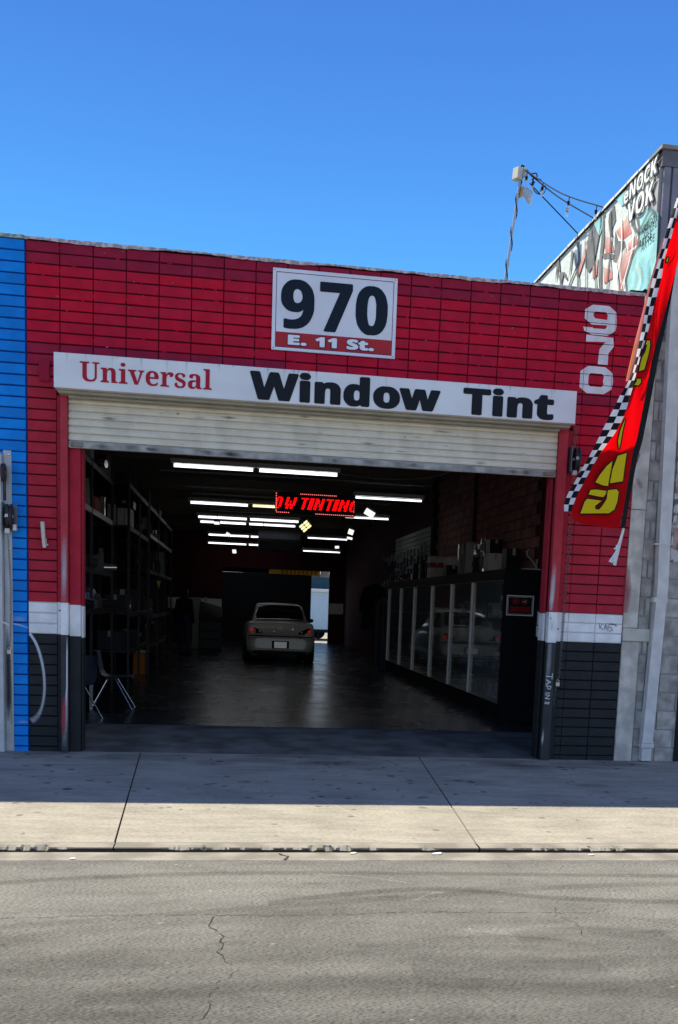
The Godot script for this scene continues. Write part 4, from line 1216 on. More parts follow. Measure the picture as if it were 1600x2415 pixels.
func build_chains() -> void:
	var steel := mk("chain_steel", lc(0.17, 0.165, 0.16), 0.4, 0.7)
	hoist("chain_hoist", "black chain hoist with pale guards beside the right rail, half behind the flag", Vector3(5.395, 3.01, 0.003), 1.0)
	tag(obj(numbered("hoist_chain"), chain_mesh([Vector3(5.425, 2.98, 0.09), Vector3(5.423, 2.4, 0.085), Vector3(5.412, 1.6, 0.085), Vector3(5.402, 0.93, 0.085), Vector3(5.39, 0.85, 0.085), Vector3(5.393, 0.93, 0.09), Vector3(5.398, 1.6, 0.09), Vector3(5.408, 2.4, 0.09), Vector3(5.45, 2.92, 0.09), Vector3(5.50, 3.02, 0.09)], 0.03), steel), "doubled steel hoist chain hanging down the right pillar", "chain")
	tag(obj(numbered("lock_chain"), chain_mesh([Vector3(5.378, 0.845, 0.088), Vector3(5.372, 0.77, 0.07), Vector3(5.365, 0.62, 0.06), Vector3(5.368, 0.58, 0.06)], 0.03), steel), "short loose end of chain below the padlock on the right black pillar", "chain")
	padlock("small pale padlock on the chain of the right black pillar", Vector3(5.384, 0.80, 0.09))
	var cord := new_st()
	for x in [5.41, 5.428]:
		tube(cord, [Vector3(x, 3.24, 0.06), Vector3(x + 0.002, 3.46, 0.05)], 0.005, 0.005, 5)
	tag(obj(numbered("hoist_rod"), cord, mk("rod_rust", lc(0.22, 0.09, 0.05), 0.6, 0.3)), "thin pair of rods running up from the hoist at the right end of the sign", "rod")
	# the same on the blue neighbour
	hoist("chain_hoist", "black chain hoist with pale guards on the blue wall at the left edge", Vector3(-0.185, 2.14, 0.055), 1.0)
	tag(obj(numbered("hoist_chain"), chain_mesh([Vector3(-0.155, 2.1, 0.13), Vector3(-0.14, 1.6, 0.1), Vector3(-0.15, 1.1, 0.1), Vector3(-0.158, 1.02, 0.1)], 0.03), steel), "steel chain hanging from the hoist on the blue wall", "chain")
	tag(obj(numbered("hoist_chain"), chain_mesh([Vector3(-0.16, 0.95, 0.1), Vector3(-0.15, 0.6, 0.09), Vector3(-0.15, 0.28, 0.09)], 0.03), steel), "chain tail hanging below the padlock beside the blue wall", "chain")
	padlock("small steel padlock on the chain beside the blue wall", Vector3(-0.16, 0.965, 0.105))
	var st := new_st()
	var ch := [Vector3(-0.195, 2.62, 0.1), Vector3(-0.19, 2.42, 0.12), Vector3(-0.178, 2.42, 0.12), Vector3(-0.182, 2.62, 0.1)]
	tube(st, ch, 0.006, 0.006, 5)
	tag(obj(numbered("drive_chain"), st, mk("hoist_black", lc(0.02, 0.02, 0.022), 0.45, 0.2)), "black drive chain between cog and hoist on the blue wall rail", "chain")
	var cog := thing("drive_cog", "rusty dark oval drive cog at the head of the left edge rail", "cog", Vector3(-0.2, 2.68, 0.075))
	st = new_st()
	tube(st, [Vector3(-0.012, 0, 0.02), Vector3(0.016, 0, 0.02)], 0.085, 0.085, 20)
	obj("cog_wheel", st, mk("cog_rust", lc(0.05, 0.035, 0.03), 0.6, 0.4), cog)
	st = new_st()
	tube(st, [Vector3(-0.014, 0, 0.02), Vector3(0.024, 0, 0.02)], 0.02, 0.02, 10)
	obj("cog_hub", st, mk("hoist_plate", lc(0.14, 0.14, 0.15), 0.45, 0.5), cog)

# ---------------------------------------------------------------- neighbours
func build_neighbours() -> void:
	var wear := noise_tex("paint_wear", 0.012, 0.93, 1.0, 72, 5, false, 512)
	var relief := noise_tex("block_relief", 0.05, 0, 5.0, 71, 4, true, 512)
	var blue := []
	for k in 3:
		blue.append(worn("blue_paint_%d" % k, lc(0.006, 0.26 - 0.02 * k, 0.80 - 0.05 * k), 0.55, wear, 0.7, 0.0, relief, 0.25))
	var b := thing("blue_building", "bright blue painted block building at the left edge", "building")
	box2("wall", Vector3(-4.0, -0.1, -0.2), Vector3(-0.001, 4.826, -0.0115), mk("blue_joint", lc(0.004, 0.045, 0.22), 0.9), b)
	box2("roof_slab", Vector3(-4.0, 4.1, -6.0), Vector3(-0.71, 4.3, -0.201), mk("roof_deck", lc(0.05, 0.04, 0.035), 0.9), b)
	var shapes := brick_meshes()
	rng.seed = 55
	var far := SurfaceTool.new()
	far.begin(Mesh.PRIMITIVE_TRIANGLES)
	for j in 48:
		var y := (47.5 - j) * H - H * 0.5
		if j == 47:
			y = 0.0
		var o := put_mesh("brick", shapes[rng.randi_range(0, 3)], blue[rng.randi_range(0, 2)], b)
		o.transform = Transform3D(Basis.from_euler(Vector3(rng.randf_range(-0.012, 0.012), 0, rng.randf_range(-0.006, 0.006))).scaled(Vector3(0.985, 1, 1)), Vector3(-0.1585, y, 0))
		if j < 20:
			for i in 6:
				far.append_from(shapes[(i + j) % 4], 0, Transform3D(Basis(), Vector3(-0.463 - i * W, y, 0)))
	var fo := put_mesh("more_bricks", far.commit(), blue[0], b)
	fo.set_meta("kind", "stuff")
	box2("parapet_cap", Vector3(-4.0, 4.828, -0.24), Vector3(-0.012, 4.862, 0.012), worn("cap_pale_green", lc(0.42, 0.55, 0.52), 0.8, noise_tex("flake", 0.05, 0.72, 1.0, 33, 4, false, 256, 0.3, 0.6), 1.2), b, 0.003)
	spray("spray_mark", b, [Vector3(-0.145, 1.30, 0.004), Vector3(-0.09, 1.305, 0.004), Vector3(-0.03, 1.30, 0.004)], [0.05, 0.06, 0.04], Color(0.5, 0.6, 0.75), [0.3, 0.4, 0.2])
	spray("spray_mark", b, [Vector3(-0.14, 1.255, 0.004), Vector3(-0.08, 1.245, 0.004), Vector3(0.0, 1.22, 0.004)], [0.02, 0.02, 0.015], Color(0.7, 0.75, 0.85), [0.7, 0.6, 0.4])
	spray("spray_mark", b, [Vector3(-0.12, 0.285, 0.004), Vector3(-0.05, 0.295, 0.004), Vector3(-0.008, 0.29, 0.004)], [0.03, 0.03, 0.02], Color(0.35, 0.5, 0.75), [0.3, 0.6, 0.3])
	# steel guide of the blue building's own door
	var g := thing("door_guide", "grey steel door guide with bolts at the left edge of the photo", "door guide", Vector3(-0.22, 0, 0))
	var galv := worn("galvanised", lc(0.42, 0.43, 0.43), 0.42, wear, 0.6, 0.35)
	box2("channel", Vector3(-0.14, 0.0, 0.0), Vector3(-0.003, 2.86, 0.085), worn("guide_pale", lc(0.55, 0.55, 0.54), 0.5, wear, 0.5), g, 0.004)
	box2("angle", Vector3(0.0, 0.0, 0.001), Vector3(0.076, 2.90, 0.012), galv, g, 0.003)
	var st := new_st()
	for y in [2.86, 1.98, 1.36]:
		tube(st, [Vector3(0.055, y, 0.012), Vector3(0.055, y, 0.022)], 0.013, 0.009, 10)
	obj("bolt_heads", st, mk("bolt_pale", lc(0.6, 0.6, 0.6), 0.4, 0.5), g)
	spray("spray_mark", g, [Vector3(0.02, 1.2, 0.013), Vector3(0.03, 0.9, 0.013), Vector3(0.03, 0.5, 0.013), Vector3(0.025, 0.3, 0.013)], [0.03, 0.06, 0.06, 0.03], Color(0.03, 0.03, 0.03), [0.1, 0.85, 0.85, 0.2])
	spray("spray_mark", g, [Vector3(-0.03, 1.275, 0.087), Vector3(0.01, 1.265, 0.087), Vector3(0.06, 1.24, 0.087)], [0.02, 0.02, 0.02], Color(0.75, 0.76, 0.78), [0.4, 0.8, 0.8])
	# grey building on the right
	var r := thing("grey_building", "taller grey block building on the right with graffiti on its side wall", "building")
	var conc := worn("pilaster_concrete", lc(0.64, 0.59, 0.51), 0.85, noise_tex("concrete_mottle", 0.012, 0.84, 1.0, 31, 6, false, 512), 0.6, 0.0, relief, 0.25)
	box2("pilaster", Vector3(6.099, 1.44, -0.2), Vector3(6.262, 2.68, 0.006), conc, r, 0.004)
	box2("pilaster", Vector3(6.099, 2.684, -0.2), Vector3(6.262, 4.47, 0.010), conc, r, 0.004)
	box2("pilaster", Vector3(6.102, -0.1, -0.2), Vector3(6.30, 1.296, 0.008), conc, r, 0.008)
	box2("trim_strip", Vector3(6.10, 1.30, -0.1), Vector3(6.405, 1.436, 0.026), worn("trim_grey", lc(0.56, 0.53, 0.45), 0.6, wear, 0.7), r, 0.004)
	box2("wall_core", Vector3(6.166, -0.1, -0.25), Vector3(9.0, 6.09, -0.036), mk("grey_joint", lc(0.40, 0.40, 0.40), 0.9), r)
	box2("side_wall", Vector3(6.166, -0.1, -14.0), Vector3(6.36, 6.24, -0.251), worn("side_wall_white", lc(0.66, 0.76, 0.76), 0.8, noise_tex("paint_wear", 0.012, 0.93, 1.0, 72, 5, false, 512), 0.4, 0.0, relief, 0.25), r)
	var blocks := []
	for k in 3:
		blocks.append(worn("grey_block_%d" % k, lc(0.50 - 0.04 * k, 0.47 - 0.04 * k, 0.42 - 0.035 * k), 0.92, noise_tex("stain_mottle", 0.012, 0.80, 1.0, 51, 6, false, 512, 0.2, 0.8), 0.8, 0.0, relief, 0.25))
	rng.seed = 66
	for row in 23:
		var y := row * 0.2032 - 0.06
		# split face strip beside the pilaster, then whole blocks
		var xs := [[6.268, 6.335], [6.343, 6.40]] if row % 2 == 0 else [[6.268, 6.40]]
		if row < 6:
			xs = [[6.306, 6.40]]
		for q in xs:
			var st2 := new_st()
			bx2(st2, Vector3(q[0], y + 0.005, -0.05), Vector3(q[1], y + 0.1985, -0.012 + rng.randf_range(-0.006, 0.008)), 0.012)
			obj("block", st2, blocks[rng.randi_range(0, 2)], r)
		var x := 6.57 if row % 2 == 0 else 6.57 - 0.2032
		var first := true
		while x < 7.6:
			var x0 := 6.405 if first and row % 2 == 0 else maxf(x, 6.405)
			var x1 := x - 0.008 if first and row % 2 == 0 else x + 0.4064 - 0.008
			if x1 > x0 + 0.03:
				var st2 := new_st()
				bx2(st2, Vector3(x0, y + 0.0045, -0.06), Vector3(x1, y + 0.199, -0.020 + rng.randf_range(-0.002, 0.002)), 0.006)
				obj("block", st2, blocks[rng.randi_range(0, 2)], r)
			if first and row % 2 == 0:
				first = false
				continue
			first = false
			x += 0.4064
	# ribbed metal fascia above, and its parapet
	var fas := worn("fascia_grey", lc(0.27, 0.265, 0.30), 0.5, wear, 0.6)
	x_fascia(r, fas)
	box2("parapet_band", Vector3(6.172, 6.085, -0.3), Vector3(9.0, 6.24, 0.01), worn("band_grey", lc(0.17, 0.17, 0.18), 0.6, wear, 0.6), r, 0.004)
	box2("parapet_edge", Vector3(6.15, 6.243, -0.3), Vector3(9.0, 6.285, 0.035), worn("edge_grey", lc(0.30, 0.29, 0.27), 0.6, wear, 0.6), r, 0.005)
	# coping stones along the side wall
	var zs := [-0.302, -0.58, -0.91, -1.26, -1.6, -1.94, -2.25, -2.58, -2.9, -3.22, -3.5, -3.78, -4.2, -4.6, -5.2, -6.0]
	rng.seed = 71
	for i in zs.size() - 1:
		box2("coping", Vector3(6.15, 6.245, zs[i + 1] + 0.012), Vector3(6.38, 6.285 + rng.randf_range(-0.004, 0.006), zs[i]), worn("coping_white", lc(0.72, 0.75, 0.73), 0.8, wear, 0.8), r, 0.006)
	tube_obj("wall_cable", [Vector3(6.15, 6.235, 0.0), Vector3(6.148, 6.23, -2.0), Vector3(6.148, 6.232, -5.0)], 0.012, mk("cable_black", lc(0.02, 0.02, 0.022), 0.6), r)
	mural(r)
	spray("spray_mark", r, [Vector3(6.13, 3.0, 0.012), Vector3(6.17, 2.95, 0.012), Vector3(6.19, 2.9, 0.012)], [0.04, 0.07, 0.06], Color(0.4, 0.1, 0.13), [0.2, 0.4, 0.3])
	spray("spray_mark", r, [Vector3(6.105, 2.1, 0.009), Vector3(6.115, 1.85, 0.009), Vector3(6.11, 1.6, 0.009)], [0.05, 0.12, 0.08], Color(0.4, 0.04, 0.07), [0.2, 0.6, 0.4])
	# dark doorway edge low at the frame edge
	box2("door_leaf", Vector3(6.79, 0.0, -0.018), Vector3(7.7, 2.1, -0.005), mk("door_black", lc(0.015, 0.015, 0.017), 0.5), r, 0.002)
	# downspout
	var d := thing("downspout", "pale grey square downspout with clamps on the grey wall", "downspout", Vector3(6.43, 0, 0))
	var dm := worn("downspout_grey", lc(0.66, 0.64, 0.60), 0.45, wear, 0.7)
	st = new_st()
	loft(st, [[Vector3(-0.05, 0.16, -0.008), Vector3(0.068, 0.16, -0.008), Vector3(0.068, 0.16, 0.08), Vector3(-0.05, 0.16, 0.08)], [Vector3(-0.008, 1.9, -0.008), Vector3(0.112, 1.9, -0.008), Vector3(0.112, 1.9, 0.085), Vector3(-0.008, 1.9, 0.085)], [Vector3(-0.025, 2.33, -0.008), Vector3(0.10, 2.33, -0.008), Vector3(0.10, 2.33, 0.085), Vector3(-0.025, 2.33, 0.085)], [Vector3(-0.055, 3.5, -0.008), Vector3(0.075, 3.5, -0.008), Vector3(0.075, 3.5, 0.085), Vector3(-0.055, 3.5, 0.085)], [Vector3(-0.10, 5.2, -0.008), Vector3(0.05, 5.2, -0.008), Vector3(0.05, 5.2, 0.085), Vector3(-0.10, 5.2, 0.085)]], true, false)
	obj("pipe", st, dm, d)
	st = new_st()
	bx2(st, Vector3(-0.062, 0.155, -0.008), Vector3(0.082, 0.20, 0.09), 0.006)
	bx2(st, Vector3(-0.058, 0.205, -0.008), Vector3(0.078, 0.225, 0.088), 0.006)
	bx2(st, Vector3(-0.046, 0.01, -0.008), Vector3(0.066, 0.154, 0.078), 0.006)
	obj("foot_boot", st, dm, d)
	box2("clamp", Vector3(-0.04, 1.72, -0.006), Vector3(0.117, 1.775, 0.089), dm, d, 0.004)
	box2("clamp", Vector3(-0.075, 2.32, -0.006), Vector3(0.107, 2.34, 0.089), dm, d, 0.004)
	# poster at the frame edge
	var p := thing("wall_poster", "glossy wall poster with skin toned figures at the right edge", "poster", Vector3(6.575, 2.16, -0.016))
	box2("sheet", Vector3(0, 0, 0), Vector3(0.9, 1.42, 0.012), worn("poster_paper", lc(0.45, 0.42, 0.41), 0.25, noise_tex("poster_print", 0.02, 0.35, 1.0, 95, 3, false, 256, 0.4, 0.6), 1.3), p, 0.002)
	spray("print", p, [Vector3(0.02, 1.1, 0.0135), Vector3(0.035, 0.95, 0.0135), Vector3(0.05, 0.8, 0.0135), Vector3(0.03, 0.68, 0.0135)], [0.04, 0.08, 0.09, 0.05], Color(0.62, 0.36, 0.27), [0.3, 0.9, 0.9, 0.2])
	spray("print", p, [Vector3(0.03, 0.4, 0.0135), Vector3(0.06, 0.25, 0.0135), Vector3(0.04, 0.12, 0.0135)], [0.05, 0.09, 0.05], Color(0.6, 0.38, 0.3), [0.3, 0.9, 0.2])

func x_fascia(r: Node3D, fas: Material) -> void:
	var x := 6.2
	var k := 0
	while x < 7.8:
		var st := new_st()
		bx2(st, Vector3(x, 4.475, -0.034), Vector3(x + 0.075, 6.082, 0.012), 0.008)
		obj("fascia_rib", st, fas, r)
		st = new_st()
		bx2(st, Vector3(x + 0.0755, 4.48, -0.034), Vector3(x + 0.094, 6.082, -0.006), 0.002)
		obj("fascia_groove", st, mk("fascia_dark", lc(0.10, 0.10, 0.115), 0.6), r)
		x += 0.0945
		k += 1

# graffiti: flat paint on the side wall; outlines are (depth, height) on that wall
func mural(r: Node3D) -> void:
	var m := mk("mural_paint", Color.WHITE, 0.75)
	m.vertex_color_use_as_albedo = true
	m.albedo_texture = noise_tex("spray_mottle", 0.012, 0.86, 1.0, 97, 4, false, 256)
	m.uv1_triplanar = true
	m.uv1_world_triplanar = true
	m.uv1_scale = Vector3.ONE * 1.1
	var st := SurfaceTool.new()
	st.begin(Mesh.PRIMITIVE_TRIANGLES)
	st.set_smooth_group(-1)
	var x := 6.1645
	for s in MURAL:
		var outline := PackedVector2Array(s[1])
		var c: Color = s[0]
		var lo := 99.0
		var hi := -99.0
		for p in outline:
			lo = minf(lo, p.y)
			hi = maxf(hi, p.y)
		var idx := Geometry2D.triangulate_polygon(outline)
		for i in range(0, idx.size(), 3):
			var q := []
			for k in 3:
				var p: Vector2 = outline[idx[i + k]]
				q.append(Vector3(x, p.y, p.x))
			if ((q[2] - q[0]) as Vector3).cross(q[1] - q[0]).x > 0.0:
				q = [q[0], q[2], q[1]]
			for p in q:
				var t: float = clampf((p.y - lo) / maxf(0.01, hi - lo), 0.0, 1.0)
				var cc := c
				if c.r > 0.5 and c.g < 0.4:      # red fades to white upwards, as sprayed
					cc = c.lerp(Color(0.72, 0.66, 0.62), t * t * 0.9)
				st.set_color(cc)
				st.add_vertex(p)
		x -= 0.0006
	obj("graffiti_shapes", st, m, r)
	# sprayed outlines and highlights, in front of the shapes
	x -= 0.001
	for l in [
		[[-1.9, 6.05, -1.75, 5.6, -1.62, 5.2, -1.5, 4.9], 0.028, Color(0.10, 0.11, 0.12), 0.9], [[-1.35, 6.15, -1.28, 5.8, -1.30, 5.3, -1.22, 4.9], 0.03, Color(0.12, 0.13, 0.14), 0.9],
		[[-1.0, 5.95, -0.92, 5.6, -1.0, 5.3, -0.85, 5.0], 0.022, Color(0.85, 0.87, 0.86), 0.9], [[-0.62, 5.78, -0.60, 5.5, -0.72, 5.3, -0.85, 5.15], 0.02, Color(0.85, 0.87, 0.86), 0.9],
		[[-2.6, 6.1, -2.35, 5.7, -2.3, 5.3, -2.45, 5.0], 0.035, Color(0.12, 0.13, 0.14), 0.8], [[-2.15, 6.0, -2.05, 5.5, -2.12, 5.1], 0.03, Color(0.14, 0.15, 0.16), 0.85],
		[[-3.3, 6.1, -3.0, 5.8, -2.9, 5.4], 0.03, Color(0.2, 0.21, 0.22), 0.7], [[-1.62, 5.5, -1.52, 5.15, -1.6, 4.95], 0.02, Color(0.85, 0.86, 0.85), 0.8],
		[[-0.45, 5.3, -0.3, 5.1, -0.42, 4.95], 0.05, Color(0.62, 0.78, 0.74), 0.5], [[-0.2, 5.25, -0.12, 5.05, -0.2, 4.9], 0.07, Color(0.28, 0.62, 0.70), 0.5], [[-0.75, 6.02, -0.6, 5.72, -0.42, 5.62, -0.15, 5.72, -0.02, 5.62], 0.03, Color(0.12, 0.13, 0.14), 0.85],
	]:
		var pts := []
		for k in range(0, l[0].size(), 2):
			pts.append(Vector3(x, l[0][k + 1], l[0][k]))
		pts = curve(pts, 4)
		var ws := []
		var ss := []
		for k in pts.size():
			ws.append(l[1] * 2.0)
			ss.append(l[3])
		spray("graffiti_line", r, pts, ws, l[2], ss, Vector3(-1, 0, 0))
		x -= 0.0004
	var turn := Basis(Vector3(0, 0, 1), Vector3.UP, Vector3(-1, 0, 0))
	var grey := mk("graffiti_grey", lc(0.15, 0.16, 0.17), 0.75)
	var pale := mk("graffiti_white", lc(0.78, 0.86, 0.86), 0.75)
	var x2 := 6.143
	for w in [["eNOCK", -0.92, 6.045, 0.87, 0.155], ["VOK", -0.78, 5.80, 0.68, 0.20]]:
		var o := put_mesh("graffiti_lettering", word(w[0], false, Vector2(w[3] + 0.06, w[4] + 0.036), 0.002, 0.018), grey, r)
		o.transform = Transform3D(turn, Vector3(x2, w[2] - 0.018, w[1] - 0.03))
		o = put_mesh("graffiti_lettering", word(w[0], false, Vector2(w[3], w[4]), 0.002, 0.0), pale, r)
		o.transform = Transform3D(turn, Vector3(x2 - 0.004, w[2], w[1]))
	for w in [["VANGO", -0.36, 5.54, 0.35, 0.085], ["ARYSE", -0.40, 5.415, 0.34, 0.08]]:
		var o := put_mesh("graffiti_lettering", word(w[0], false, Vector2(w[3], w[4]), 0.002, 0.0), mk("graffiti_black", lc(0.03, 0.05, 0.055), 0.75), r)
		o.transform = Transform3D(turn, Vector3(x2, w[2], w[1]))

# ---------------------------------------------------------------- the feather flag
func cloth(called: String, rows_a: Array, rows_b: Array, across: int, m: Material, parent: Node3D, colour: Callable) -> MeshInstance3D:
	# cloth between two edge curves; colour(row, column) paints each cell
	var st := SurfaceTool.new()
	st.begin(Mesh.PRIMITIVE_TRIANGLES)
	st.set_smooth_group(3)
	for i in rows_a.size() - 1:
		for k in across:
			var t0 := float(k) / across
			var t1 := float(k + 1) / across
			var a: Vector3 = rows_a[i].lerp(rows_b[i], t0)
			var b: Vector3 = rows_a[i].lerp(rows_b[i], t1)
			var c: Vector3 = rows_a[i + 1].lerp(rows_b[i + 1], t1)
			var d: Vector3 = rows_a[i + 1].lerp(rows_b[i + 1], t0)
			# folds
			var q := [a, b, c, d]
			var tt := [t0, t1, t1, t0]
			var ii := [i, i, i + 1, i + 1]
			for j in 4:
				q[j] += Vector3(0, 0, 0.018 * sin(ii[j] * 0.5 + tt[j] * 5.0) * sin(tt[j] * PI))
			st.set_color(colour.call(i, k))
			for j in [0, 2, 1, 0, 3, 2]:
				st.add_vertex(q[j])
	return obj(called, st, m, parent)

func fabric(key: String, c: Color, through: Color, vertex := false) -> StandardMaterial3D:
	var m := mk(key, c, 0.75)
	m.backlight_enabled = true
	m.backlight = through
	m.vertex_color_use_as_albedo = vertex
	return m

func build_flag() -> void:
	var f := thing("feather_flag", "red feather flag with checkered edge and yellow lettering hanging at the right pillar", "flag")
	var check := fabric("flag_check", Color.WHITE, Color(0.75, 0.75, 0.75), true)
	cloth("checkered_edge", FLAG_OUTER, FLAG_CHECK, 2, check, f, func(i, k): return Color(0.015, 0.015, 0.018) if (i + k) % 2 == 1 else Color(0.80, 0.80, 0.82))
	var red := fabric("flag_red", lc(0.62, 0.004, 0.008), Color(1.0, 0.0, 0.03))
	var dense_a := []
	var dense_b := []
	for i in FLAG_CHECK.size():
		dense_a.append(FLAG_CHECK[i])
		dense_b.append(FLAG_SLEEVE[i])
	cloth("flag_field", dense_a, dense_b, 8, red, f, func(_i, _k): return Color.WHITE)
	var hem_a := []
	var hem_b := []
	for i in FLAG_HEM.size():
		hem_a.append(FLAG_HEM[i])
		hem_b.append(FLAG_CHECK[0].lerp(FLAG_SLEEVE[0], float(i) / (FLAG_HEM.size() - 1)))
	cloth("flag_hem", hem_a, hem_b, 2, red, f, func(_i, _k): return Color.WHITE)
	cloth("pole_sleeve", [FLAG_SLEEVE_LOW] + FLAG_SLEEVE, [FLAG_POLE_LOW] + FLAG_POLE, 2, fabric("flag_black", lc(0.012, 0.012, 0.013), Color(0, 0, 0)), f, func(_i, _k): return Color.WHITE)
	cloth("turned_back_edge", FLAG_BACK, FLAG_BACK_IN, 2, fabric("flag_pink", lc(0.80, 0.30, 0.27), Color(1.0, 0.62, 0.58)), f, func(_i, _k): return Color.WHITE)
	var st := new_st()
	var yellow := fabric("flag_yellow", lc(0.85, 0.66, 0.015), Color(0.78, 0.66, 0.0))
	for i in FLAG_YELLOW_EDGE.size() - 1:
		var w := 0.012
		quad(st, FLAG_YELLOW_EDGE[i], FLAG_YELLOW_EDGE[i] + Vector3(w, 0, 0.01), FLAG_YELLOW_EDGE[i + 1] + Vector3(w, 0, 0.01), FLAG_YELLOW_EDGE[i + 1], FLAG_YELLOW_EDGE[i] - Vector3(0, 0, 1))
	obj("yellow_trim", st, yellow, f)
	var dark := fabric("flag_outline", lc(0.03, 0.006, 0.006), Color(0.05, 0.0, 0.0))
	for L in FLAG_LETTERS:
		for layer in 2:
			var flat := PackedVector2Array()
			var zs := 0.0
			for p in L:
				flat.append(Vector2(p.x, p.y))
				zs += p.z
			zs /= L.size()
			var outs := [flat]
			if layer == 0:
				outs = Geometry2D.offset_polygon(flat, 0.014, Geometry2D.JOIN_ROUND)
			var s2 := new_st()
			for o in outs:
				var idx := Geometry2D.triangulate_polygon(o)
				for i in range(0, idx.size(), 3):
					var q := []
					for k in 3:
						var p: Vector2 = o[idx[i + k]]
						# rest on the cloth: depth of the nearest traced corner
						var num := 0.0
						var den := 0.0
						for g in L:
							var wgt := 1.0 / (0.0004 + Vector2(g.x, g.y).distance_squared_to(p))
							num += g.z * wgt
							den += wgt
						q.append(Vector3(p.x, p.y, num / den + 0.016 + 0.003 * layer))
					tri(s2, q[0], q[1], q[2], q[0] - Vector3(0, 0, 1))
			obj("letter_outline" if layer == 0 else "letter", s2, dark if layer == 0 else yellow, f)
	# pole, from its bare foot up through the sleeve
	var pole := [Vector3(5.612, 2.045, 0.90), Vector3(5.672, 2.40, 0.91)]
	for i in FLAG_POLE.size():
		pole.append(FLAG_POLE[i].lerp(FLAG_SLEEVE[i], 0.5) + Vector3(0, 0, -0.05))
	tube_obj("pole", pole, 0.013, mk("pole_white", lc(0.62, 0.58, 0.54), 0.35), f)
	# white tie straps at the foot
	st = new_st()
	for s in [[[5.668, 2.40], [5.62, 2.23], [5.585, 2.20]], [[5.62, 2.225], [5.60, 2.12], [5.565, 2.07]], [[5.63, 2.23], [5.612, 2.12], [5.59, 2.05]], [[5.625, 2.22], [5.60, 2.16], [5.545, 2.075]], [[5.60, 2.23], [5.64, 2.225], [5.62, 2.21]]]:
		var pts := []
		for p in s:
			pts.append(Vector3(p[0], p[1], 0.925))
		var l := curve(pts, 4)
		for i in l.size() - 1:
			var d: Vector3 = (l[i + 1] - l[i]).normalized()
			var n := Vector3(-d.y, d.x, 0.3) * 0.0085
			quad(st, l[i] - n, l[i] + n, l[i + 1] + n, l[i + 1] - n, l[i] - Vector3(0, 0, 1))
	obj("tie_straps", st, mk("strap_white", lc(0.68, 0.74, 0.74), 0.6), f)
	# the bracket that carries the pole, behind the sleeve
	tube_obj("wall_bracket", [Vector3(6.15, 3.25, 0.0), Vector3(5.80, 3.05, 0.80), FLAG_POLE[9].lerp(FLAG_SLEEVE[9], 0.5) + Vector3(0, 0, -0.03)], 0.012, mk("bracket_steel", lc(0.25, 0.25, 0.26), 0.4, 0.7), f)

